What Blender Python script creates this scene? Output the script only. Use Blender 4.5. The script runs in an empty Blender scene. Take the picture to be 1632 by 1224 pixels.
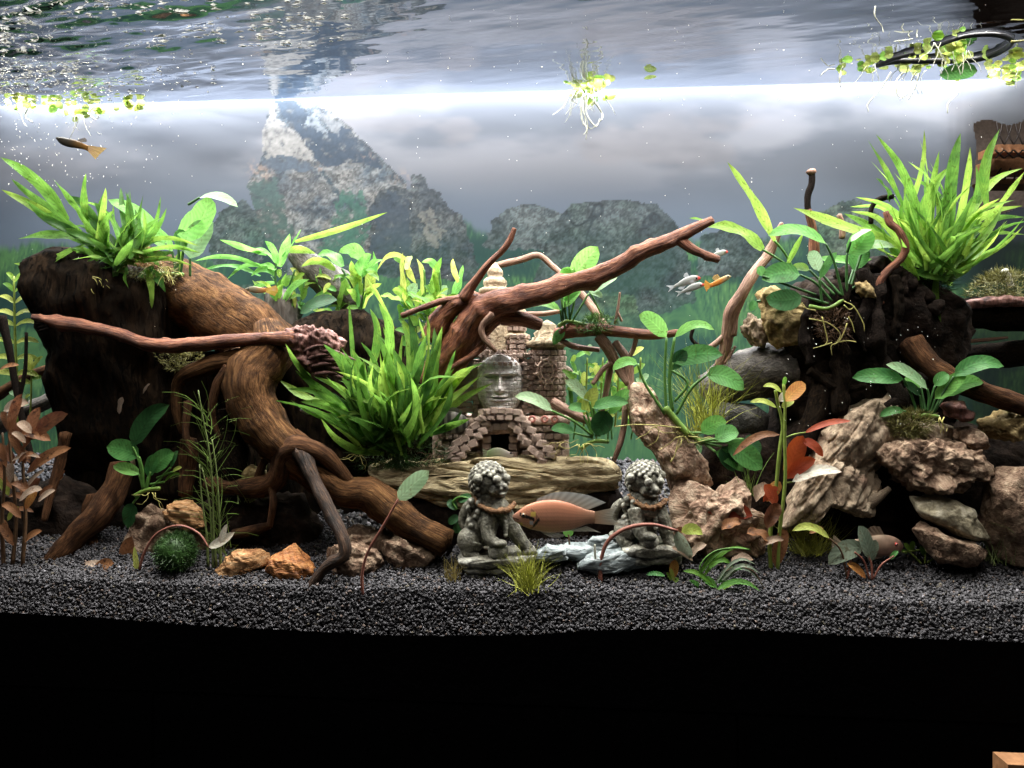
import bpy, bmesh, math, random
import numpy as np
from mathutils import Vector, Matrix, noise
random.seed(7); RNG = np.random.default_rng(7)
SC = bpy.context.scene
COL = SC.collection
# ---------------------------------------------------------------- camera, world, lamps, exposure
F, CX, HY = 1233.0, 816.0, 560.0          # focal length and optical centre in photo pixels
D, DT, SK = 0.90, 0.42, 0.083              # distance to the front glass, tank depth, how far the tank is turned
ZC, HW = 0.288, 0.729                      # eye height and water level above the gravel's front edge
cam = bpy.data.cameras.new('camera'); camo = bpy.data.objects.new('camera', cam); COL.objects.link(camo)
camo.location = (0, 0, ZC); camo.rotation_euler = (math.pi / 2, 0, 0)
cam.sensor_width = 36; cam.lens = F / 1632 * 36; cam.shift_y = -(612 - HY) / 1632
cam.clip_start = 0.02; cam.clip_end = 50
SC.camera = camo
w = bpy.data.worlds.new('World'); SC.world = w; w.use_nodes = True
w.node_tree.nodes['Background'].inputs[0].default_value = (0.75, 0.85, 1.0, 1)
w.node_tree.nodes['Background'].inputs[1].default_value = 0.012
SC.view_settings.view_transform = 'Standard'; SC.view_settings.look = 'None'
SC.view_settings.exposure = 0.0; SC.view_settings.gamma = 1
SC.cycles.use_denoising = True
SC.cycles.max_bounces = 7; SC.cycles.diffuse_bounces = 4; SC.cycles.glossy_bounces = 4; SC.cycles.transparent_max_bounces = 12
SC.cycles.caustics_reflective = False; SC.cycles.caustics_refractive = False
SC.cycles.sample_clamp_indirect = 4
TA = -math.atan(SK)
def lamp(name, t, z, sx, sy, power, x=0.0, colour=(1, .98, .94), tilt=0.0):
    l = bpy.data.lights.new(name, 'AREA'); l.shape = 'RECTANGLE'; l.size = sx; l.size_y = sy
    l.energy = power; l.color = colour
    o = bpy.data.objects.new(name, l); COL.objects.link(o)
    o.location = (x, D + t - SK * x, z); o.rotation_euler = (tilt, 0, TA)
    return o
lamp('led_bar_front', -0.03, HW + 0.24, 1.80, 0.06, 25.0, x=-.04)    # three aquarium bars over the tank, front to back
lamp('led_bar', 0.18, HW + 0.19, 1.80, 0.06, 33.0, x=-.04)
lamp('led_bar_back', 0.402, HW + 0.042, 1.76, 0.014, 34.0, x=-.06, colour=(.93, .96, 1))
cl_ = bpy.data.lights.new('front_fill_light', 'AREA'); cl_.shape = 'DISK'; cl_.size = .9; cl_.energy = 9.0; cl_.color = (1, .95, .88)   # soft fill added behind the viewer to brighten front faces
co_ = bpy.data.objects.new('front_fill_light', cl_); COL.objects.link(co_); co_.location = (0.1, -.25, 1.75); co_.rotation_euler = (math.radians(42), 0, 0)
rl_ = bpy.data.lights.new('room_lamp', 'AREA'); rl_.shape = 'DISK'; rl_.size = .15; rl_.energy = .55; rl_.color = (1, .62, .34)   # warm lamp in the room beyond the right pane
ro_ = bpy.data.objects.new('room_lamp', rl_); COL.objects.link(ro_); ro_.location = (1.05, 1.38, 1.25); ro_.rotation_euler = (.12, .1, 0)

# ---------------------------------------------------------------- helpers
def P(px, py, t):
    u = (px - CX) / F; Y = (D + t) / (1 + SK * u)
    return Vector((u * Y, Y, ZC - (py - HY) / F * Y))
def mpp(px, t): return (D + t) / (1 + SK * (px - CX) / F) / F          # metres per photo pixel
SLOPE = 0.25
def tg(px, py):                                                       # depth at which the gravel shows at this pixel
    k = 1 + SK * (px - CX) / F; v = (py - HY) / F
    return (ZC - v * D / k) / (SLOPE + v / k)
def ts(px, py):                                                       # depth at which the water's underside shows at this pixel
    return min(.404, max(.0, (HW - .002 - ZC) * F / (HY - py) * (1 + SK * (px - CX) / F) - D))
def tag(o, label=None, cat=None, group=None, kind=None):
    if label: o['label'] = label
    if cat: o['category'] = cat
    if group: o['group'] = group
    if kind: o['kind'] = kind
    return o
def thing(name, label, cat, loc, group=None):
    o = bpy.data.objects.new(name, None); COL.objects.link(o); o.location = loc
    o.empty_display_size = 0.02
    return tag(o, label, cat, group)

class MB:
    def __init__(s): s.v = []; s.f = []; s.a = []; s.c = []
    def build(s, name, mat, parent=None, smooth=True, kind=None, label=None, cat=None, group=None, sub=None):
        me = bpy.data.meshes.new(name)
        off = Vector((0, 0, 0)); q = parent
        while q is not None: off += q.location; q = q.parent
        me.from_pydata([Vector(p) - off for p in s.v], [], s.f)
        if len(s.a) == len(s.v):
            at = me.attributes.new('co', 'FLOAT_VECTOR', 'POINT')
            at.data.foreach_set('vector', np.array([tuple(x) for x in s.a], dtype=np.float32).ravel())
        if len(s.c) == len(s.v):
            at = me.attributes.new('col', 'FLOAT_COLOR', 'POINT')
            at.data.foreach_set('color', np.array([tuple(x) + (1,) for x in s.c], dtype=np.float32).ravel())
        me.materials.append(mat)
        if smooth: me.polygons.foreach_set('use_smooth', [True] * len(me.polygons))
        o = bpy.data.objects.new(name, me); COL.objects.link(o)
        if parent is not None: o.parent = parent
        return tag(o, label, cat, group, kind)

def np_mesh(name, verts, faces, mat, kind=None, parent=None, smooth=False, col=None):
    """verts (n,3), faces (m,k) as arrays, fast"""
    me = bpy.data.meshes.new(name); n, k = faces.shape
    off = np.zeros(3); q = parent
    while q is not None: off += np.array(q.location); q = q.parent
    verts = verts - off
    me.vertices.add(len(verts)); me.vertices.foreach_set('co', verts.astype(np.float32).ravel())
    me.loops.add(n * k); me.loops.foreach_set('vertex_index', faces.astype(np.int32).ravel())
    me.polygons.add(n); me.polygons.foreach_set('loop_start', np.arange(0, n * k, k, dtype=np.int32))
    me.polygons.foreach_set('loop_total', np.full(n, k, dtype=np.int32))
    if smooth: me.polygons.foreach_set('use_smooth', np.ones(n, dtype=bool))
    if col is not None:
        at = me.attributes.new('col', 'FLOAT_COLOR', 'POINT')
        at.data.foreach_set('color', np.concatenate([col, np.ones((len(col), 1))], 1).astype(np.float32).ravel())
    me.update(calc_edges=True); me.validate()
    me.materials.append(mat)
    o = bpy.data.objects.new(name, me); COL.objects.link(o)
    if parent is not None: o.parent = parent
    return tag(o, kind=kind)

def catmull(pts, n):
    P_ = [np.array(p, float) for p in pts]
    P_ = [2 * P_[0] - P_[1]] + P_ + [2 * P_[-1] - P_[-2]]
    m = len(P_) - 3; out = []
    for i in range(n + 1):
        s = i / n * m; k = min(int(s), m - 1); u = s - k
        a, b, c, d = P_[k:k + 4]
        out.append(.5 * ((2 * b) + (c - a) * u + (2 * a - 5 * b + 4 * c - d) * u * u + (3 * b - a - 3 * c + d) * u ** 3))
    return out

def tube(mb, pts, n=24, seg=10, rough=.1, seed=0.0, freq=40, flute=0.0, endcap=True, knots=0):
    """pts: (x,y,z,r) in metres along a limb"""
    S = catmull(pts, n)
    C = [Vector(p[:3]) for p in S]; R = [max(p[3], 1e-4) for p in S]
    T = []
    for i in range(len(C)):
        d = C[min(i + 1, n)] - C[max(i - 1, 0)]
        T.append(d.normalized() if d.length > 1e-9 else Vector((0, 0, 1)))
    u = T[0].orthogonal().normalized(); base = len(mb.v); L = 0
    kn = [(random.random(), random.random() * 6.28) for _ in range(knots)]
    for i in range(len(C)):
        if i: L += (C[i] - C[i - 1]).length
        u = (u - T[i] * u.dot(T[i])).normalized(); vv = T[i].cross(u)
        for j in range(seg):
            a = 2 * math.pi * j / seg; d = u * math.cos(a) + vv * math.sin(a)
            q = C[i] + d * R[i]
            k = 1 + rough * noise.noise(q * freq + Vector((seed, 0, 0))) * 1.6 + rough * .6 * noise.noise(q * freq * 2.7)
            if flute: k += flute * noise.noise(Vector((math.cos(a) * 1.8, math.sin(a) * 1.8, L * 9 + seed)))
            for (ks, ka) in kn:
                ds = (i / n - ks) * n / 1.3; da = math.atan2(math.sin(a - ka), math.cos(a - ka)) / .55
                k += .4 * math.exp(-ds * ds - da * da)
            mb.v.append(C[i] + d * R[i] * k); mb.a.append((math.cos(a), math.sin(a), L * 100 + seed))
    for i in range(n):
        for j in range(seg):
            a = base + i * seg + j; b = base + i * seg + (j + 1) % seg
            mb.f.append((a, b, b + seg, a + seg))
    if endcap:
        for i, sg in ((0, -1), (n, 1)):
            mb.v.append(C[i] + T[i] * sg * R[i] * .35); mb.a.append((0, 0, L * 100 * (i > 0) + seed)); c = len(mb.v) - 1
            for j in range(seg):
                a = base + i * seg + j; b = base + i * seg + (j + 1) % seg
                mb.f.append((a, c, b) if sg < 0 else (b, c, a))
            mb_last = c
def W(*pts):                                             # pixel path (px, py, t, radius px) to metres
    return [tuple(P(x, y, t)) + (r * mpp(x, t),) for x, y, t, r in pts]
def limb(name, mat, parent, *pts, n=24, seg=10, rough=.12, seed=None, freq=45, flute=.12, knots=0, label=None):
    mb = MB(); tube(mb, W(*pts), n, seg, rough, random.random() * 50 if seed is None else seed, freq, flute, True, knots)
    return mb.build(name, mat, parent, label=label)

_ico = {}
def ico(sub):
    if sub not in _ico:
        bm = bmesh.new(); bmesh.ops.create_icosphere(bm, subdivisions=sub, radius=1)
        _ico[sub] = ([v.co.copy() for v in bm.verts], [tuple(x.index for x in f.verts) for f in bm.faces]); bm.free()
    return _ico[sub]
def poly_table(poly, c, n=360):
    R = []
    for i in range(n):
        a = 2 * math.pi * i / n; dx, dy = math.cos(a), math.sin(a); best = 0
        for k in range(len(poly)):
            x1, y1 = poly[k][0] - c[0], -(poly[k][1] - c[1]); x2, y2 = poly[(k + 1) % len(poly)][0] - c[0], -(poly[(k + 1) % len(poly)][1] - c[1])
            ex, ey = x2 - x1, y2 - y1; den = dx * ey - dy * ex
            if abs(den) < 1e-9: continue
            s = (x1 * ey - y1 * ex) / den; u = (x1 * dy - y1 * dx) / den
            if s > 0 and -1e-6 <= u <= 1 + 1e-6: best = max(best, s)
        R.append(best)
    R = np.array(R); k = np.array([1, 2, 3, 2, 1.]); k /= k.sum()
    return np.convolve(np.concatenate([R[-2:], R, R[:2]]), k, 'valid')
def solid(mb, poly, t, depth, seed=0, amp=.004, freq=30, e=.75, sub=4, strata=0.0, sdir=(.2, .1, 1), sfreq=120, centre=None, ridge=0.0, lean=0.0, pits=0.0, facets=0, ledge=0.0, lfreq=100):
    """a rock or block of wood whose outline (in photo pixels) is POLY and whose half thickness is DEPTH metres"""
    c = centre or (sum(p[0] for p in poly) / len(poly), sum(p[1] for p in poly) / len(poly))
    R = poly_table(poly, c); O = P(c[0], c[1], t); s = mpp(c[0], t); V, Fc = ico(sub)
    base = len(mb.v); sd = Vector(sdir).normalized(); so = Vector((seed * 1.7, seed * .9, seed * 2.3))
    pts = []
    for v in V:
        th = math.atan2(v.z, v.x); rp = min(1, math.hypot(v.x, v.z)); k = (th / (2 * math.pi) * 360) % 360; i0 = int(k); fr = k - i0
        r = R[i0 % 360] * (1 - fr) + R[(i0 + 1) % 360] * fr
        q = rp ** e
        y = math.copysign(abs(v.y) ** e, v.y) * depth
        p = Vector((math.cos(th) * r * q * s, y, math.sin(th) * r * q * s)); p.y += lean * p.z
        pts.append(p)
    if facets:
        rf = random.Random(seed * 7 + 3)
        for _ in range(facets):
            n_ = Vector((rf.gauss(0, .8), -abs(rf.gauss(0, 1)) - .45, rf.gauss(.1, .8))).normalized(); d_ = [p.dot(n_) for p in pts]; lim = max(d_) * rf.uniform(.70, .93)
            for p, dd in zip(pts, d_):
                if dd > lim: p -= n_ * (dd - lim) * .92
    ex_ = [max(abs(p[i_]) for p in pts) + 1e-5 for i_ in range(3)]
    for v, p in zip(V, pts):
        q = p * freq + so
        d = amp * (noise.noise(q) + .55 * noise.noise(q * 2.3) + .3 * noise.noise(q * 5.1))
        if ridge: d -= ridge * abs(noise.noise(q * .9 + Vector((5, 5, 5)))) * 1.6 + ridge * .5 * abs(noise.noise(q * 2.7))
        if strata:
            h = p.dot(sd); w_ = noise.noise(q * .5) * .012
            d += strata * noise.noise(Vector((p.x * 14 + seed, p.y * 14, (h + w_) * sfreq))) + .5 * strata * noise.noise(Vector((p.x * 30, p.y * 30 + seed, (h + w_) * sfreq * 2.2)))
        if ledge:
            h = p.dot(sd) + .006 * noise.noise(Vector((p.x * 9, p.y * 9, seed))); hq = h * lfreq; fl = math.floor(hq); fr_ = hq - fl; s0 = noise.noise(Vector((p.x * 11 + fl * 3.1, p.y * 8, fl * 7.7 + seed))); s1 = noise.noise(Vector((p.x * 11 + (fl + 1) * 3.1, p.y * 8, (fl + 1) * 7.7 + seed))); k_ = max(0, min(1, (fr_ - .78) / .22)); d += ledge * (s0 + (s1 - s0) * k_) - ledge * .45 * math.exp(-((fr_ - .89) / .08) ** 2)
        if pits: d -= pits * max(0, noise.noise(q * 1.3 + Vector((9, 1, 4))) - .18) * 3
        n_ = Vector((p.x / ex_[0] ** 1.6, p.y / ex_[1] ** 1.6, p.z / ex_[2] ** 1.6)).normalized() if p.length > 1e-6 else v
        mb.v.append(O + p + n_ * d); mb.a.append(p * 10)
    mb.f += [tuple(base + i for i in f) for f in Fc]
def rock(name, label, poly, t, depth, mat, cat='rock', group=None, parent=None, **k):
    mb = MB(); solid(mb, poly, t, depth, **k)
    o = mb.build(name, mat, parent, label=label, cat=cat if parent is None else None, group=group)
    return o

LEAFW = {
    'lance': lambda s: max(0.0, math.sin(math.pi * min(1, s * .93 + .07) ** .85)) ** .75,
    'ovate': lambda s: (max(0, s) ** .55) * (max(0, 1 - s) ** .62) * 1.75,
    'round': lambda s: math.sqrt(max(0, 1 - (2 * s - 1) ** 2)),
    'strap': lambda s: min(1, s * 5 + .35) * min(1, (1 - s) * 2.6) ** .7,
}
def leafmesh(mb, spine, width, shape='ovate', fold=.18, wave=.06, twist=0.0, n=8, nh=(0, -.8, .6), seed=0.0, curl=0.0):
    S = [Vector(p) for p in catmull(spine, n)]; base = len(mb.v); N0 = Vector(nh).normalized(); fn = LEAFW[shape]
    A = (-1, -.5, 0, .5, 1)
    for i, c in enumerate(S):
        T = (S[min(i + 1, n)] - S[max(i - 1, 0)]).normalized(); side = T.cross(N0)
        if side.length < .15: side = T.cross(Vector((1, 0, .3)))
        side.normalize(); N = side.cross(T).normalized()
        rot = Matrix.Rotation(twist + curl * (i / n - .3), 3, T); side = rot @ side; N = rot @ N
        s = i / n; wd = width * .5 * fn(s)
        for a in A:
            z = abs(a) ** 1.4 * fold * wd + wave * wd * math.sin(s * 11 + seed * 3 + a * 1.3) * abs(a) - curl * .1 * wd * a * a
            mb.v.append(c + side * a * wd * (1 - .12 * abs(fold)) + N * z); mb.a.append((a, s, seed))
    for i in range(n):
        for j in range(4):
            a = base + i * 5 + j; mb.f.append((a, a + 1, a + 6, a + 5))
def bow(a, b, t, up=.12, side=0.0, ta=None, tb=None, tm=None):
    """a spine of four points from pixel a to pixel b, bowed by UP of its length"""
    ta = t if ta is None else ta; tb = t if tb is None else tb
    L = math.hypot(b[0] - a[0], b[1] - a[1]); nx, ny = (b[1] - a[1]) / (L + 1e-6), -(b[0] - a[0]) / (L + 1e-6)
    out = []
    for s in (0, .33, .67, 1):
        k = 4 * s * (1 - s)
        out.append(P(a[0] + (b[0] - a[0]) * s + nx * side * L * k, a[1] + (b[1] - a[1]) * s + ny * side * L * k - up * L * k, ta + (tb - ta) * s + (0 if tm is None else tm * k)))
    return out
def fine_blades(px, py, t, wpx, hpx, n, seed=0, lean=.5, width=.0006, curve=.35, dspread=.02, tri=True):
    """many thin grass blades as one array of strips: returns verts, faces"""
    r = np.random.default_rng(seed); s = mpp(px, t); b0 = np.array(P(px, py, t)); V = []; Fs = []
    for k in range(n):
        bx = r.normal(0, .16) * wpx * s; by = r.normal(0, .4) * dspread
        a = r.normal(0, lean); h = hpx * s * r.uniform(.5, 1.0); ya = r.normal(0, lean * .7); cv = r.normal(0, curve)
        base = len(V)
        sidev = np.array([math.cos(r.uniform(-.6, .6)), r.uniform(-.4, .4), 0.0])
        for i in range(5):
            q = i / 4; ang = a + cv * q
            p = b0 + np.array([bx + math.sin(ang) * h * q, by + math.sin(ya) * h * q, math.cos(ang) * h * q])
            wd = width * (1 - q * .85)
            V.append(p - sidev * wd); V.append(p + sidev * wd)
        for i in range(4): Fs.append((base + 2 * i, base + 2 * i + 1, base + 2 * i + 3, base + 2 * i + 2))
    return np.array(V), np.array(Fs)
def tuft(name, label, px, py, t, wpx, hpx, n, mat, parent=None, cat='plant', kind=None, group=None, **k):
    V, Fs = fine_blades(px, py, t, wpx, hpx, n, **k)
    if parent is None:
        root = thing(name, label, cat, P(px, py, t), group)
        np_mesh('blades', V, Fs, mat, kind='stuff', parent=root, smooth=True); return root
    return np_mesh(name, V, Fs, mat, kind='stuff', parent=parent, smooth=True)
def moss(name, poly, t, depth, n, mat, parent=None, length=.008, seed=0, width=.0005):
    """tangled moss filling an outline"""
    r = np.random.default_rng(seed); xs = [p[0] for p in poly]; ys = [p[1] for p in poly]; V = []; Fs = []
    c = (sum(xs) / len(xs), sum(ys) / len(ys)); R = poly_table(poly, c)
    for k in range(n):
        a = r.uniform(0, 6.283); q = r.uniform(0, 1) ** .5; rr = R[int(a / 6.2832 * 360) % 360] * q
        y = r.uniform(-1, 1) * depth * math.sqrt(max(0, 1 - q * q))
        p = np.array(P(c[0] + math.cos(a) * rr, c[1] - math.sin(a) * rr, t)) + np.array([0, y, 0])
        out = np.array([math.cos(a) * q, y / max(depth, 1e-4), math.sin(a) * q + .25]) + r.normal(0, .55, 3)
        out /= np.linalg.norm(out) + 1e-6; sv = np.cross(out, r.normal(0, 1, 3)); sv /= np.linalg.norm(sv) + 1e-6
        b = r.normal(0, .5, 3); L = length * r.uniform(.5, 1.2); base = len(V)
        for i in range(4):
            s = i / 3; e_ = p + out * L * s + b * L * s * s * .5; wd = width * (1 - s * .8); V += [e_ - sv * wd, e_ + sv * wd]
        for i in range(3): Fs.append((base + 2 * i, base + 2 * i + 1, base + 2 * i + 3, base + 2 * i + 2))
    return np_mesh(name, np.array(V), np.array(Fs), mat, kind='stuff', parent=parent, smooth=True)

# ---------------------------------------------------------------- materials
def nodes(name):
    m = bpy.data.materials.new(name); m.use_nodes = True; nt = m.node_tree; nt.nodes.clear()
    return m, nt, nt.nodes, nt.links.new
def N_(nd, typ, **k):
    n = nd.new(typ)
    for a, b in k.items(): setattr(n, a, b)
    return n
def rgb(c): return (c[0], c[1], c[2], 1)
def ramp(nd, cols, lo=.3, hi=.7):
    r = nd.new('ShaderNodeValToRGB'); el = r.color_ramp.elements
    while len(el) < len(cols): el.new(.5)
    for i, c in enumerate(cols):
        el[i].position = lo + (hi - lo) * i / (len(cols) - 1); el[i].color = rgb(c)
    return r
def solidmat(name, cols, scale=30, attr=True, stretch=(1, 1, 1), rough=.65, bump=.4, fine=4, detail=6, lo=.32, hi=.68, spec=.3, warp=.6, speck=None, dist=.004, crack=None, patch=None):
    m, nt, nd, ln = nodes(name)
    out = nd.new('ShaderNodeOutputMaterial'); bs = nd.new('ShaderNodeBsdfPrincipled')
    if attr: tc = N_(nd, 'ShaderNodeAttribute', attribute_name='co'); src = tc.outputs['Vector']
    else: tc = nd.new('ShaderNodeTexCoord'); src = tc.outputs['Object']
    mp = nd.new('ShaderNodeMapping'); mp.inputs['Scale'].default_value = stretch; ln(src, mp.inputs['Vector'])
    n1 = nd.new('ShaderNodeTexNoise'); n1.inputs['Scale'].default_value = scale; n1.inputs['Detail'].default_value = detail; n1.inputs['Distortion'].default_value = warp; n1.inputs['Roughness'].default_value = .62
    n2 = nd.new('ShaderNodeTexNoise'); n2.inputs['Scale'].default_value = scale * fine; n2.inputs['Detail'].default_value = 4
    ln(mp.outputs[0], n1.inputs['Vector']); ln(mp.outputs[0], n2.inputs['Vector'])
    rp = ramp(nd, cols, lo, hi); ln(n1.outputs['Fac'], rp.inputs[0])
    mx = N_(nd, 'ShaderNodeMix', data_type='RGBA', blend_type='OVERLAY'); mx.inputs['Factor'].default_value = .55
    ln(rp.outputs[0], mx.inputs['A']); ln(n2.outputs['Fac'], mx.inputs['B']); col = mx.outputs['Result']
    if speck:
        n3 = nd.new('ShaderNodeTexNoise'); n3.inputs['Scale'].default_value = scale * .45; n3.inputs['Detail'].default_value = 5; ln(src, n3.inputs['Vector'])
        r3 = ramp(nd, [(0, 0, 0), (1, 1, 1)], .55, .68); ln(n3.outputs['Fac'], r3.inputs[0])
        m3 = N_(nd, 'ShaderNodeMix', data_type='RGBA'); ln(r3.outputs[0], m3.inputs['Factor']); ln(col, m3.inputs['A']); m3.inputs['B'].default_value = rgb(speck); col = m3.outputs['Result']
    if patch:
        tc2 = nd.new('ShaderNodeTexCoord'); n5 = nd.new('ShaderNodeTexNoise'); n5.inputs['Scale'].default_value = 34; n5.inputs['Detail'].default_value = 8; n5.inputs['Roughness'].default_value = .7; ln(tc2.outputs['Object'], n5.inputs['Vector'])
        r5 = ramp(nd, [(0, 0, 0), (.8, .8, .8)], .5, .64); ln(n5.outputs['Fac'], r5.inputs[0])
        m5 = N_(nd, 'ShaderNodeMix', data_type='RGBA'); ln(r5.outputs[0], m5.inputs['Factor']); ln(col, m5.inputs['A']); m5.inputs['B'].default_value = rgb(patch); col = m5.outputs['Result']
    ckh = None
    if crack:
        mp4 = nd.new('ShaderNodeMapping'); mp4.inputs['Scale'].default_value = tuple(s_ * 1.5 for s_ in stretch[:2]) + (stretch[2] * .55,); ln(src, mp4.inputs['Vector'])
        n4 = nd.new('ShaderNodeTexNoise'); n4.inputs['Scale'].default_value = scale * 1.6; n4.inputs['Detail'].default_value = 7; n4.inputs['Roughness'].default_value = .7; n4.inputs['Distortion'].default_value = .9; ln(mp4.outputs[0], n4.inputs['Vector'])
        r4 = ramp(nd, [(0, 0, 0), (1, 1, 1)], .36, .46); ln(n4.outputs['Fac'], r4.inputs[0]); ckh = r4.outputs[0]
        m4 = N_(nd, 'ShaderNodeMix', data_type='RGBA'); ln(ckh, m4.inputs['Factor']); m4.inputs['A'].default_value = rgb(crack); ln(col, m4.inputs['B']); col = m4.outputs['Result']
    ln(col, bs.inputs['Base Color']); bs.inputs['Roughness'].default_value = rough; bs.inputs['Specular IOR Level'].default_value = spec
    ad = N_(nd, 'ShaderNodeMath', operation='MULTIPLY_ADD'); ln(n2.outputs['Fac'], ad.inputs[0]); ad.inputs[1].default_value = .5; ln(n1.outputs['Fac'], ad.inputs[2])
    if ckh is not None:
        a2 = N_(nd, 'ShaderNodeMath', operation='MULTIPLY_ADD'); ln(ckh, a2.inputs[0]); a2.inputs[1].default_value = .9; ln(ad.outputs[0], a2.inputs[2]); ad = a2
    bp = nd.new('ShaderNodeBump'); bp.inputs['Strength'].default_value = bump; bp.inputs['Distance'].default_value = dist; ln(ad.outputs[0], bp.inputs['Height']); ln(bp.outputs[0], bs.inputs['Normal'])
    ln(bs.outputs[0], out.inputs['Surface']); return m
def leafmat(name, c1, c2, trans=.45, tcol=None, vein=14, rough=.5, spot=None, vs=1.25):
    m, nt, nd, ln = nodes(name)
    out = nd.new('ShaderNodeOutputMaterial'); bs = nd.new('ShaderNodeBsdfPrincipled'); tr = nd.new('ShaderNodeBsdfTranslucent'); ms = nd.new('ShaderNodeMixShader')
    at = N_(nd, 'ShaderNodeAttribute', attribute_name='co'); sx = nd.new('ShaderNodeSeparateXYZ'); ln(at.outputs['Vector'], sx.inputs[0])
    ab = N_(nd, 'ShaderNodeMath', operation='ABSOLUTE'); ln(sx.outputs[0], ab.inputs[0])
    # side veins run out and forward from the midrib
    k1 = N_(nd, 'ShaderNodeMath', operation='MULTIPLY_ADD'); ln(ab.outputs[0], k1.inputs[0]); k1.inputs[1].default_value = -.22; ln(sx.outputs[1], k1.inputs[2])
    k2 = N_(nd, 'ShaderNodeMath', operation='MULTIPLY'); ln(k1.outputs[0], k2.inputs[0]); k2.inputs[1].default_value = vein * 6.283
    k3 = N_(nd, 'ShaderNodeMath', operation='SINE'); ln(k2.outputs[0], k3.inputs[0])
    mr = N_(nd, 'ShaderNodeMapRange'); mr.inputs['From Min'].default_value = .02; mr.inputs['From Max'].default_value = .1; mr.inputs['To Min'].default_value = 1; mr.inputs['To Max'].default_value = 0; ln(ab.outputs[0], mr.inputs['Value'])
    cc = nd.new('ShaderNodeTexCoord'); n1 = nd.new('ShaderNodeTexNoise'); n1.inputs['Scale'].default_value = 60; n1.inputs['Detail'].default_value = 5; ln(cc.outputs['Object'], n1.inputs['Vector'])
    oi = nd.new('ShaderNodeObjectInfo')
    ad = N_(nd, 'ShaderNodeMath', operation='MULTIPLY_ADD'); ln(oi.outputs['Random'], ad.inputs[0]); ad.inputs[1].default_value = .5; ln(n1.outputs['Fac'], ad.inputs[2])
    rp = ramp(nd, [c1, c2], .45, 1.05); ln(ad.outputs[0], rp.inputs[0])
    v1 = N_(nd, 'ShaderNodeMath', operation='MULTIPLY_ADD'); ln(k3.outputs[0], v1.inputs[0]); v1.inputs[1].default_value = .10; v1.inputs[2].default_value = 1.0
    v2 = N_(nd, 'ShaderNodeMath', operation='MULTIPLY_ADD'); ln(mr.outputs[0], v2.inputs[0]); v2.inputs[1].default_value = vs - 1; ln(v1.outputs[0], v2.inputs[2])
    hs = nd.new('ShaderNodeHueSaturation'); hs.inputs['Saturation'].default_value = .93; ln(v2.outputs[0], hs.inputs['Value']); ln(rp.outputs[0], hs.inputs['Color']); col = hs.outputs[0]
    n6 = nd.new('ShaderNodeTexNoise'); n6.inputs['Scale'].default_value = 260; n6.inputs['Detail'].default_value = 3; ln(cc.outputs['Object'], n6.inputs['Vector'])
    r6 = ramp(nd, [(0, 0, 0), (.7, .7, .7)], .58, .70); ln(n6.outputs['Fac'], r6.inputs[0])
    tp6 = N_(nd, 'ShaderNodeMapRange'); tp6.inputs['From Min'].default_value = .86; tp6.inputs['From Max'].default_value = 1.02; ln(sx.outputs[1], tp6.inputs['Value'])
    a6 = N_(nd, 'ShaderNodeMath', operation='MULTIPLY'); ln(tp6.outputs[0], a6.inputs[0]); ln(oi.outputs['Random'], a6.inputs[1])
    b6 = N_(nd, 'ShaderNodeMath', operation='MAXIMUM'); ln(a6.outputs[0], b6.inputs[0]); ln(r6.outputs[0], b6.inputs[1])
    m6 = N_(nd, 'ShaderNodeMix', data_type='RGBA'); ln(b6.outputs[0], m6.inputs['Factor']); ln(col, m6.inputs['A']); m6.inputs['B'].default_value = (c1[0] * .8 + .02, c1[1] * .5 + .012, c1[2] * .5, 1); col = m6.outputs['Result']
    if spot:
        n3 = nd.new('ShaderNodeTexNoise'); n3.inputs['Scale'].default_value = 110; n3.inputs['Detail'].default_value = 3; ln(cc.outputs['Object'], n3.inputs['Vector'])
        r3 = ramp(nd, [(0, 0, 0), (1, 1, 1)], .6, .7); ln(n3.outputs['Fac'], r3.inputs[0])
        m3 = N_(nd, 'ShaderNodeMix', data_type='RGBA'); ln(r3.outputs[0], m3.inputs['Factor']); ln(col, m3.inputs['A']); m3.inputs['B'].default_value = rgb(spot); col = m3.outputs['Result']
    ln(col, bs.inputs['Base Color']); bs.inputs['Roughness'].default_value = rough; bs.inputs['Specular IOR Level'].default_value = .25
    if tcol is None:
        h2 = nd.new('ShaderNodeHueSaturation'); h2.inputs['Saturation'].default_value = .97; h2.inputs['Value'].default_value = 1.5; h2.inputs['Hue'].default_value = .485; ln(col, h2.inputs['Color']); ln(h2.outputs[0], tr.inputs['Color'])
    else: tr.inputs['Color'].default_value = rgb(tcol)
    bp = nd.new('ShaderNodeBump'); bp.inputs['Strength'].default_value = .35; bp.inputs['Distance'].default_value = .0015; ln(v2.outputs[0], bp.inputs['Height']); ln(bp.outputs[0], bs.inputs['Normal'])
    ms.inputs[0].default_value = trans; ln(bs.outputs[0], ms.inputs[1]); ln(tr.outputs[0], ms.inputs[2]); ln(ms.outputs[0], out.inputs['Surface']); return m
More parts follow.
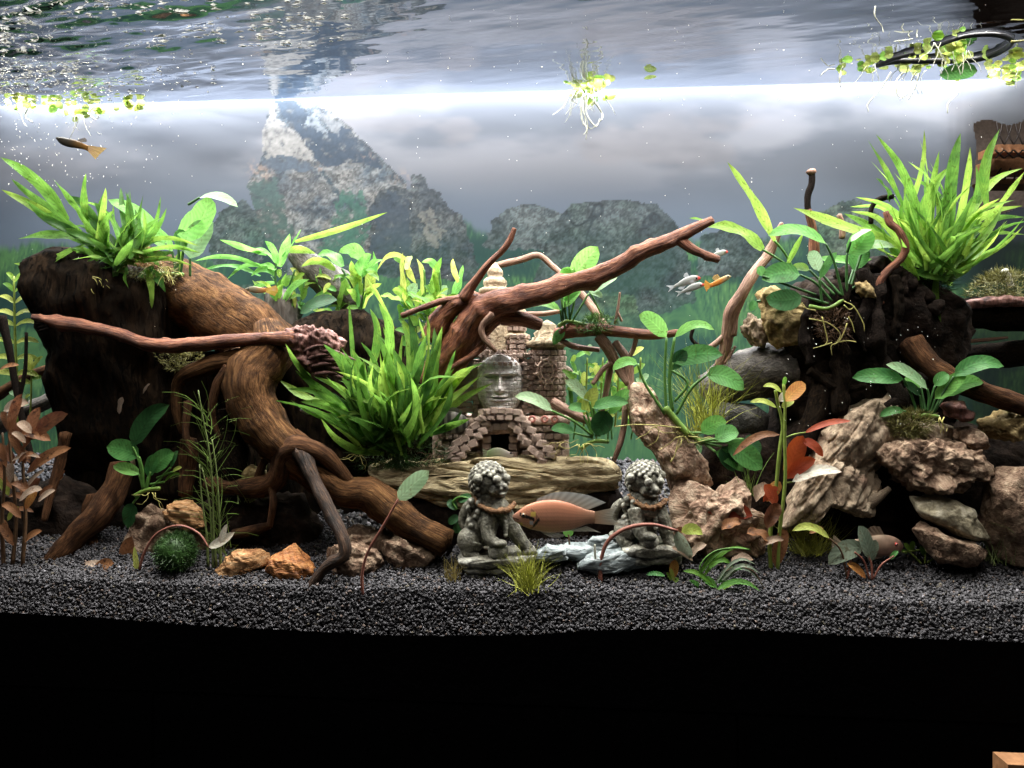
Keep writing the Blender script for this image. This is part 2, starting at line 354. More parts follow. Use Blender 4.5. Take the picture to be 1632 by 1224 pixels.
def colmat(name, rough=.5, spec=.3, trans=0.0, bump=0.0, bscale=200, alpha=None, extra=None):
    m, nt, nd, ln = nodes(name)
    out = nd.new('ShaderNodeOutputMaterial'); bs = nd.new('ShaderNodeBsdfPrincipled'); at = N_(nd, 'ShaderNodeAttribute', attribute_name='col')
    bs.inputs['Roughness'].default_value = rough; bs.inputs['Specular IOR Level'].default_value = spec
    col = at.outputs['Color']
    if bump:
        tc = nd.new('ShaderNodeTexCoord'); vo = nd.new('ShaderNodeTexVoronoi'); vo.inputs['Scale'].default_value = bscale; ln(tc.outputs['Object'], vo.inputs['Vector'])
        mx = N_(nd, 'ShaderNodeMix', data_type='RGBA', blend_type='MULTIPLY'); mx.inputs['Factor'].default_value = .5; ln(col, mx.inputs['A'])
        rr = ramp(nd, [(1.15, 1.15, 1.15), (.45, .4, .4)], .1, .75); ln(vo.outputs['Distance'], rr.inputs[0]); ln(rr.outputs[0], mx.inputs['B']); col = mx.outputs['Result']
        bp = nd.new('ShaderNodeBump'); bp.inputs['Strength'].default_value = bump; bp.inputs['Distance'].default_value = .0006; bp.invert = True; ln(vo.outputs['Distance'], bp.inputs['Height']); ln(bp.outputs[0], bs.inputs['Normal'])
    ln(col, bs.inputs['Base Color']); sh = bs.outputs[0]
    if trans:
        tr = nd.new('ShaderNodeBsdfTranslucent'); ln(col, tr.inputs['Color']); ms = nd.new('ShaderNodeMixShader'); ms.inputs[0].default_value = trans; ln(sh, ms.inputs[1]); ln(tr.outputs[0], ms.inputs[2]); sh = ms.outputs[0]
    if alpha:
        tp = nd.new('ShaderNodeBsdfTransparent'); ms = nd.new('ShaderNodeMixShader'); ms.inputs[0].default_value = alpha; ln(tp.outputs[0], ms.inputs[1]); ln(sh, ms.inputs[2]); sh = ms.outputs[0]
    ln(sh, out.inputs['Surface']); return m
def plain(name, c, rough=.5, spec=.3):
    return solidmat(name, [tuple(x * .8 for x in c), tuple(min(1, x * 1.15) for x in c)], 40, False, rough=rough, bump=.15, spec=spec)

WOODS = (1, 1, .22)
M = {}
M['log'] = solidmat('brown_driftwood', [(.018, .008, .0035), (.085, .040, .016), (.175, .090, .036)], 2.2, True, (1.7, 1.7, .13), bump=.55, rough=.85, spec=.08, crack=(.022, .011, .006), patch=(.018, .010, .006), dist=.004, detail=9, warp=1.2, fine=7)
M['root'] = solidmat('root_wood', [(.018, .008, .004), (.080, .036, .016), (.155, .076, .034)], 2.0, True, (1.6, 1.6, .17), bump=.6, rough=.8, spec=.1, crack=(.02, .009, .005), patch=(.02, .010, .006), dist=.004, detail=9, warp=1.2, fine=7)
M['redwood'] = solidmat('red_branch_wood', [(.06, .018, .010), (.20, .068, .032), (.36, .16, .085)], 2.0, True, (1.8, 1.8, .2), bump=.7, rough=.6, spec=.25, crack=(.03, .009, .006), patch=(.09, .028, .016), dist=.004)
M['twig'] = solidmat('pale_twig_wood', [(.09, .045, .03), (.22, .12, .08), (.38, .25, .18)], 2.0, True, (1.8, 1.8, .3), bump=.5)
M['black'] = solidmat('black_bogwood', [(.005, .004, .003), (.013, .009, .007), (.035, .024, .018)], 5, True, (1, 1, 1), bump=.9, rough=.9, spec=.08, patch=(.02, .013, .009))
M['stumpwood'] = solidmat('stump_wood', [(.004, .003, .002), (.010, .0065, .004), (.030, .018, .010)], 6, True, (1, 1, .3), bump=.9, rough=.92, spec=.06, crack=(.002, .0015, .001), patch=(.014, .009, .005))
M['frayed'] = solidmat('frayed_wood', [(.03, .012, .012), (.14, .06, .045), (.30, .17, .15)], 9, True, (1, 1, .4), bump=.9)
M['greylog'] = solidmat('grey_log_wood', [(.03, .026, .022), (.08, .07, .06), (.17, .15, .13)], 3, True, (1.6, 1.6, .3), bump=.6)
M['flatrock'] = solidmat('layered_beige_rock', [(.13, .095, .05), (.34, .27, .155), (.54, .46, .29)], 8, True, (.5, .5, 2.4), bump=1.0, rough=.9, spec=.15)
M['redrock'] = solidmat('red_lava_rock', [(.13, .074, .05), (.37, .245, .17), (.58, .455, .335)], 9, True, bump=1.0, rough=.9, speck=(.50, .39, .28), spec=.15)
M['tanrock'] = solidmat('tan_dragon_stone', [(.13, .095, .065), (.32, .24, .165), (.48, .39, .28)], 9, True, (1, 1, .5), bump=1.0, rough=.9, spec=.15, speck=(.20, .13, .09))
M['brownrock'] = solidmat('red_brown_rock', [(.07, .040, .027), (.22, .145, .098), (.41, .31, .215)], 10, True, bump=1.0, rough=.9, spec=.15, speck=(.32, .23, .16))
M['creamrock'] = solidmat('cream_rock', [(.20, .165, .10), (.40, .35, .24), (.56, .51, .39)], 6, True, bump=.7, rough=.9, spec=.15)
M['orangerock'] = solidmat('orange_rock', [(.10, .03, .008), (.36, .13, .03), (.55, .27, .09)], 7, True, (.6, 1, 2.2), bump=.8, rough=.65, spec=.5)
M['petrified'] = solidmat('petrified_wood_stone', [(.18, .07, .025), (.42, .22, .09), (.60, .40, .22)], 8, True, (.4, 1, 3), bump=.9, rough=.75)
M['greystone'] = solidmat('grey_striped_stone', [(.07, .085, .09), (.24, .28, .28), (.52, .56, .56)], 7, True, (.5, .5, 4.2), bump=.5, rough=.6)
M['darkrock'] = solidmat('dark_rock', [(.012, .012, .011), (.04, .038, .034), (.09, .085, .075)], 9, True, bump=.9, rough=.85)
M['yellowrock'] = solidmat('ochre_rock', [(.10, .065, .025), (.28, .20, .085), (.48, .37, .18)], 8, True, bump=.8, rough=.85)
M['temple'] = solidmat('temple_stone', [(.26, .165, .13), (.52, .375, .30), (.70, .55, .45)], 55, False, bump=.8, rough=.85, speck=(.12, .075, .06))
M['templetop'] = solidmat('temple_spire_stone', [(.13, .09, .055), (.30, .235, .15), (.46, .38, .27)], 70, False, bump=.8, rough=.85)
M['templeface'] = solidmat('temple_face_stone', [(.36, .32, .295), (.62, .57, .54), (.80, .77, .74)], 60, False, bump=.5, rough=.7)
M['rosette'] = plain('rosette_pink', (.5, .2, .16))
M['ivory'] = plain('ivory_white', (.7, .68, .6))
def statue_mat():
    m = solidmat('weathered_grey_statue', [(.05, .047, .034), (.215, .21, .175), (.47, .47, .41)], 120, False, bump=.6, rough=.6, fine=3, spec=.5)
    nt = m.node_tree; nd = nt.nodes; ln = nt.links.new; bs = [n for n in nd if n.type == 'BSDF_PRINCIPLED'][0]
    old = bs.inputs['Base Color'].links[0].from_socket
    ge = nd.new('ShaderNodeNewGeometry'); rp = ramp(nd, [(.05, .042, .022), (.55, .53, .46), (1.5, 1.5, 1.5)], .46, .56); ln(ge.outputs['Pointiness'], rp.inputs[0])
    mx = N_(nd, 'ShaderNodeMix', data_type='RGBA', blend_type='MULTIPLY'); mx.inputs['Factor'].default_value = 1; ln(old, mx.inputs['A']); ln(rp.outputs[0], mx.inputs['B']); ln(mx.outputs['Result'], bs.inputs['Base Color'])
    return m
M['statue'] = statue_mat()
M['collar'] = solidmat('brown_collar', [(.08, .035, .015), (.30, .16, .07)], 150, False, bump=.6)
M['fern'] = leafmat('java_fern_leaf', (.024, .10, .008), (.12, .32, .02), .52, vein=9)
M['fernl'] = leafmat('bright_fern_leaf', (.065, .21, .012), (.25, .43, .035), .55, vein=9)
M['fernd'] = leafmat('dark_fern_leaf', (.012, .06, .006), (.06, .19, .015), .45, vein=9)
M['anu'] = leafmat('anubias_leaf', (.018, .12, .02), (.08, .27, .05), .35, vein=10)
M['anub'] = leafmat('bright_anubias_leaf', (.06, .25, .03), (.17, .46, .07), .5, vein=9)
M['anud'] = leafmat('dark_anubias_leaf', (.008, .05, .012), (.03, .12, .03), .25, vein=10)
M['pale'] = leafmat('pale_leaf', (.18, .34, .15), (.31, .47, .25), .4, vein=8)
M['yel'] = leafmat('yellow_green_leaf', (.26, .36, .04), (.50, .56, .10), .5, vein=7)
M['float'] = leafmat('floating_leaf', (.11, .17, .025), (.26, .31, .065), .45, vein=5)
M['red'] = leafmat('red_leaf', (.22, .025, .008), (.45, .08, .02), .45, vein=9, tcol=(.5, .09, .02))
M['orange'] = leafmat('orange_leaf', (.40, .14, .02), (.55, .34, .05), .45, vein=8)
M['brownleaf'] = leafmat('brown_leaf', (.11, .042, .016), (.30, .13, .045), .4, vein=8, spot=(.06, .03, .02))
M['tanleaf'] = leafmat('dead_tan_leaf', (.28, .19, .12), (.50, .38, .28), .35, vein=7)
M['greyleaf'] = leafmat('grey_green_leaf', (.11, .15, .10), (.24, .29, .20), .3, vein=8, spot=(.10, .10, .06))
M['white'] = leafmat('bleached_leaf', (.5, .46, .36), (.72, .70, .58), .3, vein=6)
M['stem'] = plain('green_stem', (.07, .17, .03)); M['stemd'] = plain('dark_green_stem', (.03, .09, .02)); M['stemy'] = plain('yellow_green_stem', (.20, .27, .05))
M['stemr'] = plain('pinkish_brown_stem', (.22, .085, .06)); M['stemb'] = plain('brown_stem', (.09, .05, .025))
M['rhizome'] = plain('rhizome_green', (.16, .27, .05))
M['grass'] = plain('grass_blade_yellow', (.34, .36, .06)); M['grassg'] = plain('grass_blade_green', (.18, .28, .06)); M['grasst'] = plain('grass_blade_tan', (.30, .24, .08)); M['grassd'] = plain('grass_blade_dark', (.13, .17, .055))
M['moss'] = plain('dark_moss', (.028, .07, .014)); M['mossb'] = plain('olive_moss', (.14, .13, .035)); M['mossg'] = plain('green_moss', (.08, .17, .03))
M['rootw'] = plain('pale_root', (.48, .48, .38)); M['rooty'] = plain('yellow_root', (.42, .38, .12))
M['cable'] = plain('black_rubber', (.012, .012, .014), rough=.35, spec=.5)
M['cabinet'] = plain('black_cabinet', (.0016, .0014, .0017), rough=.8, spec=.04)
M['blockwood'] = plain('brown_block_wood', (.30, .15, .07))
M['eye'] = plain('black_eye', (.004, .004, .004), rough=.1, spec=.7)
M['fish'] = colmat('fish_skin', .38, .45, .12); M['fishs'] = colmat('small_fish_skin', .35, .4, .25)
M['fin'] = colmat('fish_fin', .4, .3, .4, alpha=.78)

# ---------------------------------------------------------------- backdrop poster (a flat print)
def fbm(x, y, octs=5, seed=0, gain=.5):
    out = np.zeros_like(x); amp = 1.0; tot = 0
    for o in range(octs):
        g = np.random.default_rng(seed + o * 17).random((256, 256)); X = x * 2 ** o + o * 31.7; Y = y * 2 ** o + o * 11.3
        xi = np.floor(X).astype(int); yi = np.floor(Y).astype(int); fx = X - xi; fy = Y - yi; fx = fx * fx * (3 - 2 * fx); fy = fy * fy * (3 - 2 * fy)
        a = g[xi % 256, yi % 256]; b = g[(xi + 1) % 256, yi % 256]; c = g[xi % 256, (yi + 1) % 256]; d = g[(xi + 1) % 256, (yi + 1) % 256]
        out += amp * (a * (1 - fx) * (1 - fy) + b * fx * (1 - fy) + c * (1 - fx) * fy + d * fx * fy); tot += amp; amp *= gain
    return out / tot
def inside(x, y, poly):
    r = np.zeros(x.shape, bool); n = len(poly)
    for i in range(n):
        x1, y1 = poly[i]; x2, y2 = poly[(i + 1) % n]
        c = ((y1 > y) != (y2 > y)) & (x < (x2 - x1) * (y - y1) / (y2 - y1 + 1e-9) + x1); r ^= c
    return r
def sm(x, a, b):
    t = np.clip((x - a) / (b - a), 0, 1); return t * t * (3 - 2 * t)
def lerp(a, b, t): return a + (b - a) * t[..., None]
def poster_colour(x, y):
    jx = (fbm(x / 9, y / 9, 3, 90) - .5) * 16; jy = (fbm(x / 9, y / 9, 3, 91) - .5) * 14
    cl = fbm(x / 260, y / 95, 5, 1); cl2 = fbm(x / 120, y / 50, 4, 5)
    sky = np.empty(x.shape + (3,)); sky[:] = (.066, .072, .086)
    sky = lerp(sky, np.array((.125, .127, .142)), sm(cl, .46, .68) * (1 - sm(y, 250, 345)))
    sky = lerp(sky, np.array((.135, .122, .122)), sm(cl2, .6, .78) * .35 * (1 - sm(y, 230, 330)))
    sky = lerp(sky, np.array((.066, .085, .115)), sm(y, 250, 372))
    # far grass slopes with blade streaks
    hz = 375 + 26 * (fbm(x / 90, x * 0, 3, 8) - .5) * 2 + 16 * (fbm(x / 7, x * 0 + 3, 2, 9) - .5)
    hz = np.where((x > 700) & (x < 790), hz - 35 * np.exp(-((x - 742) / 30) ** 2), hz); hz = np.where(x < 380, hz + 22, hz)
    st = fbm(x / 2.2 + (y - 400) * .10 * np.sin(x / 23), y / 17, 3, 12); gm = fbm(x / 130, y / 70, 4, 13)
    gr = lerp(np.broadcast_to(np.array((.016, .046, .030)), x.shape + (3,)), np.array((.050, .120, .045)), sm(st * .5 + gm * .6, .42, .72))
    gr = lerp(gr, np.array((.10, .19, .07)), sm(st, .62, .8) * sm(gm, .45, .6) * .6)
    gr = lerp(gr, np.array((.008, .024, .028)), sm(gm, .52, .36) * .7)
    col = lerp(sky, gr, sm(y - hz, -7, 10)[..., None][..., 0]); col = np.where((y > hz + 10)[..., None], gr, col)
    def boulder(poly, light, dark, tint, seed, sc=24, soft=1.0, thr=.5, lines=0.0):
        nonlocal col
        m = inside(x + jx * soft * .8, y + jy * soft * .8, poly)
        n = fbm(x / sc + y / (sc * 3), y / (sc * .8), 5, seed, .62); n2 = fbm(x / (sc * 2.6) + y / 60, y / (sc * 1.8), 3, seed + 3)
        c = lerp(np.broadcast_to(np.array(dark), x.shape + (3,)), np.array(light), sm(n * .55 + n2 * .55, thr - .12, thr + .26))
        c = lerp(c, np.array(tint), sm(fbm(x / 40, y / 30, 4, seed + 7), .42, .75) * .55)
        for k_, (sx_, w_) in enumerate(((13, .03), (6, .035))):                              # pale flaking edges and dark cracks
            rg = np.abs(fbm(x / sx_ + y / 40, y / (sx_ * 1.2), 3, seed + 9 + k_) - .5)
            c = lerp(c, np.array(light), sm(rg, w_, 0) * .38 * sm(n2, .35, .6)); c = c * (1 - .4 * sm(np.abs(rg - w_ * 2), w_, 0))[..., None]
        if lines: c = lerp(c, np.array(dark) * .55, sm(np.abs(fbm(x / 90 + y / 130, y / 120 - x / 160, 3, seed + 21) - .5), .020, .006) * lines)
        c = lerp(c, np.array(dark) * .7, sm(fbm(x / 70, y / 50, 3, seed + 13), .5, .68) * .55)
        sp = fbm(x / 2.4, y / 2.4, 2, seed + 30); s5 = fbm(x / 6, y / 5, 4, seed + 31, .65); c = c * (.72 + .56 * sp)[..., None] * (.55 + .8 * sm(s5, .3, .7))[..., None] * (1.0 if seed == 61 else .72)
        col = np.where(m[..., None], c, col)
    boulder([(330, 372), (350, 335), (388, 318), (415, 345), (420, 420), (340, 425)], (.10, .12, .12), (.035, .055, .06), (.05, .09, .07), 21)
    boulder([(1110, 440), (1115, 375), (1160, 362), (1215, 378), (1240, 440)], (.075, .095, .10), (.03, .045, .05), (.05, .09, .06), 31)
    boulder([(1290, 420), (1295, 345), (1335, 322), (1370, 318), (1400, 345), (1420, 420)], (.12, .15, .12), (.035, .06, .05), (.06, .12, .07), 35, 18)
    boulder([(770, 395), (785, 350), (815, 330), (850, 325), (895, 340), (905, 400)], (.10, .12, .125), (.035, .05, .06), (.05, .08, .08), 41)
    boulder([(852, 450), (870, 390), (885, 352), (912, 324), (1000, 318), (1050, 328), (1082, 362), (1100, 420), (1110, 480), (1000, 520), (870, 480)], (.075, .095, .10), (.028, .042, .05), (.05, .075, .065), 51, 30, .6, .46, 1.0)
    boulder([(905, 560), (920, 490), (960, 462), (1010, 470), (1030, 520), (1020, 560)], (.08, .12, .08), (.025, .05, .04), (.05, .1, .05), 57, 14)
    boulder([(340, 470), (370, 452), (420, 455), (450, 500), (350, 520)], (.10, .14, .12), (.05, .075, .07), (.05, .1, .07), 59, 14)
    # the tall pyramid of rock: pale left face, dark facets, rust edges
    def patch(poly, c_, a_=.85, soft=1.0, sc=12, seed=0):
        nonlocal col
        m = inside(x + jx * soft, y + jy * soft, poly).astype(float); n = fbm(x / sc, y / (sc * .8), 4, 500 + seed, .6); n2 = fbm(x / 3, y / 3, 2, 540 + seed)
        cc_ = np.array(c_)[None, None] * (.55 + .7 * n + .45 * (n2 - .5))[..., None]; col = lerp(col, cc_, m * a_ * sm(n, .22, .5))
    boulder([(434, 166), (427, 182), (420, 215), (418, 250), (404, 275), (394, 292), (404, 330), (430, 400), (440, 440), (640, 440), (655, 330), (648, 290), (620, 264), (590, 234), (560, 204), (530, 179), (500, 165), (470, 161)], (.125, .128, .128), (.034, .046, .058), (.11, .10, .09), 61, 13, .45, .5)
    patch([(434, 172), (446, 190), (470, 213), (492, 240), (502, 258), (480, 252), (455, 250), (425, 254), (417, 245), (421, 205)], (.165, .158, .15), .92, .5, 9, 1)
    patch([(434, 161), (470, 160), (492, 185), (530, 214), (545, 200), (575, 222), (600, 250), (610, 270), (560, 258), (520, 268), (500, 248), (470, 208)], (.018, .028, .042), .97, .5, 14, 2)
    patch([(480, 160), (512, 172), (545, 200), (536, 216), (515, 195), (492, 180)], (.11, .115, .122), .85, 1.2, 8, 3)
    patch([(484, 186), (500, 184), (520, 212), (500, 208)], (.13, .145, .16), .8, 1.3, 7, 4)
    patch([(418, 256), (450, 246), (490, 258), (506, 278), (480, 274), (440, 270), (422, 266)], (.04, .052, .068), .95, .9, 10, 5)
    patch([(393, 290), (440, 282), (452, 320), (475, 410), (430, 410), (405, 330)], (.03, .055, .05), .9, 1.0, 10, 6)
    patch([(500, 262), (508, 262), (546, 312), (540, 316)], (.02, .035, .045), .9, .5, 8, 7)
    patch([(545, 300), (580, 310), (590, 360), (570, 420), (500, 430)], (.02, .07, .05), .8, 1.6, 8, 8)
    for rx, ry, rs in ((408, 268, 15), (420, 278, 14), (512, 268, 9), (640, 283, 15), (586, 250, 9)):
        g_ = np.exp(-((x - rx) / rs) ** 2 - ((y - ry) / (rs * .7)) ** 2) * sm(fbm(x / 5, y / 5, 3, 77), .4, .62); col = lerp(col, np.array((.28, .19, .14)), g_ * .38)
    boulder([(592, 440), (588, 330), (604, 302), (630, 296), (655, 302), (655, 280), (673, 275), (682, 295), (702, 310), (716, 330), (737, 345), (752, 390), (768, 450)], (.10, .11, .112), (.028, .040, .054), (.055, .065, .068), 87, 20, .7, .56)
    patch([(592, 330), (620, 305), (650, 315), (655, 400), (600, 430)], (.025, .036, .05), .8, 1.4, 14, 11)
    patch([(665, 345), (690, 330), (705, 370), (690, 400)], (.15, .145, .13), .55, 1.4, 7, 12)
    mist = (.06 + .16 * fbm(x / 110, y / 60, 4, 97)) * (1 - sm(y, 300, 430)); col = lerp(col, np.broadcast_to(np.array((.085, .098, .118)), col.shape), mist)
    fd = sm(y, 330, 470) * .62 * sm(fbm(x / 60, y / 40, 3, 98), .15, .6); col = lerp(col, col * .4 + np.array((.014, .044, .032)), np.where((x > 330) & (x < 1140), fd, fd * .5))
    col = col * (1 - .80 * sm(x + 25 * (fbm(x / 14, y / 200, 3, 66) - .5), 1480, 1570) * (.45 + .55 * sm(y, 130, 235)))[..., None]  # darkness of the tank's right end painted into the print colours
    k = sm(fbm(x / 300, y / 200, 2, 99), .2, .8); return np.clip(col * (.92 + .16 * k)[..., None], 0, 1)
X0, X1 = -95, 1690
XP = 1512                                                              # the poster's right edge is torn open beyond this pixel
nx, nz = 800, 330
pxs = np.linspace(X0, X1, nx); zs = np.linspace(-.02, HW + .035, nz)
u = (pxs - CX) / F; Yc = (D + DT) / (1 + SK * u)
VX = np.repeat((u * Yc)[None], nz, 0); VY = np.repeat(Yc[None], nz, 0); VZ = np.repeat(zs[:, None], nx, 1)
PX = np.repeat(pxs[None], nz, 0); PY = HY + (ZC - VZ) / VY * F
idx = np.arange(nx * nz).reshape(nz, nx)
faces = np.stack([idx[:-1, :-1], idx[:-1, 1:], idx[1:, 1:], idx[1:, :-1]], -1).reshape(-1, 4)
cpx = PX[:-1, :-1].ravel(); cpy = PY[:-1, :-1].ravel(); faces = faces[~((cpx > XP + 40 + 3 * np.sin(cpy / 17)) & (cpy > 196 + 4 * np.sin(cpx / 11)) & (cpy < 336 + 5 * np.sin(cpx / 9)))]
bd = thing('backdrop', 'printed aquarium background poster of pale pyramid rock, boulders and green grass under misty sky', 'poster', P(CX, HY, DT))
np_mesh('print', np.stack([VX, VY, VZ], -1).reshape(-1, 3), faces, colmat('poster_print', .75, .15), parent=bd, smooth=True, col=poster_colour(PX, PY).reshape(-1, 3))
mb = MB()
a_, b_ = P(X0, HY, DT), P(X1, HY, DT)
def box(mb, x0, x1, t0, t1, z0, z1, bev=0):
    """a box aligned to the tank: x in metres, t from the front glass"""
    b = len(mb.v)
    for x in (x0, x1):
        for t in (t0, t1):
            for z in (z0, z1): mb.v.append(Vector((x, D + t - SK * x, z)))
    for f in ((0, 1, 3, 2), (4, 6, 7, 5), (0, 4, 5, 1), (2, 3, 7, 6), (0, 2, 6, 4), (1, 5, 7, 3)): mb.f.append(tuple(b + i for i in f))
box(mb, a_.x, P(XP - 3, HY, DT).x, DT + .003, DT + .008, -.02, HW + .034); mb.build('poster_backing', plain('poster_back', (.03, .03, .035)), bd, False)

# ---------------------------------------------------------------- water: its underside mirrors by total internal reflection
WX0, WX1 = a_.x - .02, b_.x - .0006
gx, gt = 620, 190
xs = np.linspace(WX0, WX1, gx); tsv = np.linspace(.002, DT - .001, gt)
XX = np.repeat(xs[None], gt, 0); TT = np.repeat(tsv[:, None], gx, 1)
def wave(x, t):
    s = np.clip((-.27 - x) / .36, 0, 1)                       # strong ripples by the filter outlet at the left
    calm = .20 + 1.3 * s
    h = np.zeros_like(x)
    for i in range(5):
        r = np.random.default_rng(300 + i); lam = .075 * .62 ** i
        h += (fbm(x / lam * .55 + 40, t / lam * 1.5 + 40 + .3 * x / lam, 2, 400 + i) - .5) * lam * .12 * (1 if i < 3 else .75)
    return h * calm * (0.35 + .65 * sm(DT - t, .0, .12))
VZ = HW + wave(XX, TT)
idx = np.arange(gx * gt).reshape(gt, gx)
faces = np.stack([idx[:-1, :-1], idx[:-1, 1:], idx[1:, 1:], idx[1:, :-1]], -1).reshape(-1, 4)
m, nt, nd, ln = nodes('water_surface')
out = nd.new('ShaderNodeOutputMaterial'); fr = nd.new('ShaderNodeFresnel'); fr.inputs['IOR'].default_value = 1.33
tp = nd.new('ShaderNodeBsdfTransparent'); gl = nd.new('ShaderNodeBsdfGlossy'); gl.inputs['Roughness'].default_value = .015; gl.inputs['Color'].default_value = (.70, .73, .78, 1)
mx = nd.new('ShaderNodeMixShader'); ln(fr.outputs[0], mx.inputs[0]); ln(tp.outputs[0], mx.inputs[1]); ln(gl.outputs[0], mx.inputs[2]); ln(mx.outputs[0], out.inputs['Surface'])
np_mesh('water', np.stack([XX, D + TT - SK * XX, VZ], -1).reshape(-1, 3), faces, m, kind='structure', smooth=True)

# ---------------------------------------------------------------- glass: front pane (clear), side panes (their inner faces mirror the tank)
m, nt, nd, ln = nodes('clear_glass'); out = nd.new('ShaderNodeOutputMaterial'); tp = nd.new('ShaderNodeBsdfTransparent'); tp.inputs[0].default_value = (1, 1, 1, 1); ln(tp.outputs[0], out.inputs['Surface'])
mb = MB(); box(mb, WX0, WX1 + .01, -.012, -.006, -.09, HW + .05); tag(mb.build('front_glass', m, None, False), kind='structure')
m, nt, nd, ln = nodes('side_glass'); out = nd.new('ShaderNodeOutputMaterial'); tp = nd.new('ShaderNodeBsdfTransparent'); gl = nd.new('ShaderNodeBsdfGlossy'); gl.inputs['Roughness'].default_value = .04; gl.inputs['Color'].default_value = (.62, .70, .66, 1)
mx = nd.new('ShaderNodeMixShader'); mx.inputs[0].default_value = .5; ln(tp.outputs[0], mx.inputs[1]); ln(gl.outputs[0], mx.inputs[2]); ln(mx.outputs[0], out.inputs['Surface'])
for x0, x1 in ((WX0 - .008, WX0 - .002), (WX1 + .0004, WX1 + .0064)):
    mb = MB(); box(mb, x0, x1, -.003, DT + .008, -.09, HW + .05); tag(mb.build('side_glass', m, None, False), kind='structure')

# ---------------------------------------------------------------- substrate and gravel
def hump(x, t):
    return .004 * math.sin(x * 7 + 1) * min(1, t * 12) + .006 * noise.noise(Vector((x * 6, t * 9, 3))) * min(1, t * 14)
def gz(x, t): return SLOPE * t + hump(x, t)
def G(px, py):
    t = tg(px, py); return P(px, py, t), t
mb = MB(); n1, n2 = 90, 40
for j in range(n2 + 1):
    for i in range(n1 + 1):
        x = WX0 + (WX1 - WX0) * i / n1; t = .02 + (DT - .022) * j / n2; mb.v.append(Vector((x, D + t - SK * x, gz(x, t) - .0035)))
for j in range(n2):
    for i in range(n1):
        a = j * (n1 + 1) + i; mb.f.append((a, a + 1, a + n1 + 2, a + n1 + 1))
b0 = len(mb.v)
for i in range(n1 + 1):
    v = mb.v[i]; mb.v.append(Vector((v.x, v.y - .019, -.088)))
for i in range(n1): mb.f.append((b0 + i, b0 + i + 1, i + 1, i))
tag(mb.build('ground', plain('dark_soil', (.012, .012, .013), rough=.9), None), kind='structure')
def edge_y(px):                                                       # lower limit of the lit gravel at the front glass, photo pixels
    return np.interp(px, [-100, 0, 150, 300, 450, 600, 700, 850, 950, 1180, 1320, 1632, 1800], [975, 976, 984, 996, 1004, 1012, 1014, 1012, 1004, 1003, 1012, 1024, 1028])
def grains():
    C = []; Sz = []
    def add(n, t0, t1, size):
        x = RNG.uniform(WX0 + .004, WX1 - .004, n); t = RNG.uniform(t0, t1, n)
        z = np.array([gz(a, b) for a, b in zip(x, t)]) + RNG.normal(0, .0009, n)
        C.append(np.stack([x, D + t - SK * x, z], 1)); Sz.append(np.full(n, size) * RNG.uniform(.6, 1.35, n))
    add(52000, .014, .18, .00150); add(12000, .18, DT - .003, .0030)
    n = 30000; x = RNG.uniform(WX0 + .004, WX1 - .004, n); zt = RNG.uniform(0, 1, n); Y = D - SK * x + RNG.uniform(-.001, .003, n)
    pxx = CX + x / Y * F; zb = ZC - (edge_y(pxx) - HY) / F * Y; z = .003 + (zb - .003) * zt; Y = Y + .016 * (1 - zt) - .001
    C.append(np.stack([x, Y, z], 1)); Sz.append(np.full(n, .0015) * RNG.uniform(.6, 1.35, n))
    C = np.concatenate(C); S_ = np.concatenate(Sz); n = len(C)
    cube = np.array([(a, b, c) for a in (-1, 1) for b in (-1, 1) for c in (-1, 1)], float)
    v = cube[None] * RNG.uniform(.45, 1.1, (n, 8, 3)) * np.array([1.25, 1, .6]); A = RNG.normal(0, 1, (n, 3, 3)); q, _ = np.linalg.qr(A)
    v = np.einsum('nij,nkj->nki', q, v) * S_[:, None, None] + C[:, None]
    f = np.array([(0, 1, 3, 2), (4, 6, 7, 5), (0, 4, 5, 1), (2, 3, 7, 6), (0, 2, 6, 4), (1, 5, 7, 3)])
    f = (np.arange(n)[:, None, None] * 8 + f[None]).reshape(-1, 4)
    base = RNG.uniform(.018, .080, n) ** 1.0; c = np.stack([base * 1.02, base * .98, base * 1.06], 1)
    br = RNG.random(n) < .05; c[br] = np.stack([base[br] * 1.7, base[br] * 1.25, base[br] * 1.05], 1)
    wh = RNG.random(n) < .012; c[wh] *= 3; gn = RNG.random(n) < .02; c[gn] = c[gn] * np.array([1.5, 1.35, .9])
    np_mesh('gravel', v.reshape(-1, 3), f, colmat('gravel_grains', .7, .35), kind='stuff', col=np.repeat(c, 8, 0))
grains()

# ---------------------------------------------------------------- black stand below the tank
st = thing('aquarium_stand', 'black aquarium stand front below the dark gravel bed', 'cabinet', Vector((0, D - .02, -.5)))
mb = MB()
XA, XB = WX0 - .05, WX1 + .05; nn = 80; top = []
for i in range(nn + 1):                                               # black rail shaped along the line where light on the gravel ends
    x = XA + (XB - XA) * i / nn; Y = D - .016 - SK * x; px = CX + x / Y * F; z = ZC - (float(edge_y(px)) - HY) / F * Y
    for dy, dz in ((0, 0), (0, -.05), (.012, 0)): mb.v.append(Vector((x, Y + dy, z + dz if dz == 0 else -.115)))
for i in range(nn):
    a = i * 3; mb.f += [(a + 1, a + 4, a + 3, a)]
mb.build('shade_edge_rail', M['cabinet'], st, False)
mb = MB(); box(mb, XA, XB, -.003, .02, -.62, -.1); mb.build('carcass', M['cabinet'], st, False)
w3 = (XB - XA) / 3
for k in range(3):
    mb = MB(); box(mb, XA + k * w3 + .002, XA + (k + 1) * w3 - .002, -.013, -.004, -.6, -.1); mb.build('door_panel', M['cabinet'], st, False)
wb = thing('wooden_block', 'small brown wooden block at bottom corner before the black stand', 'block', P(1625, 1215, -.06))
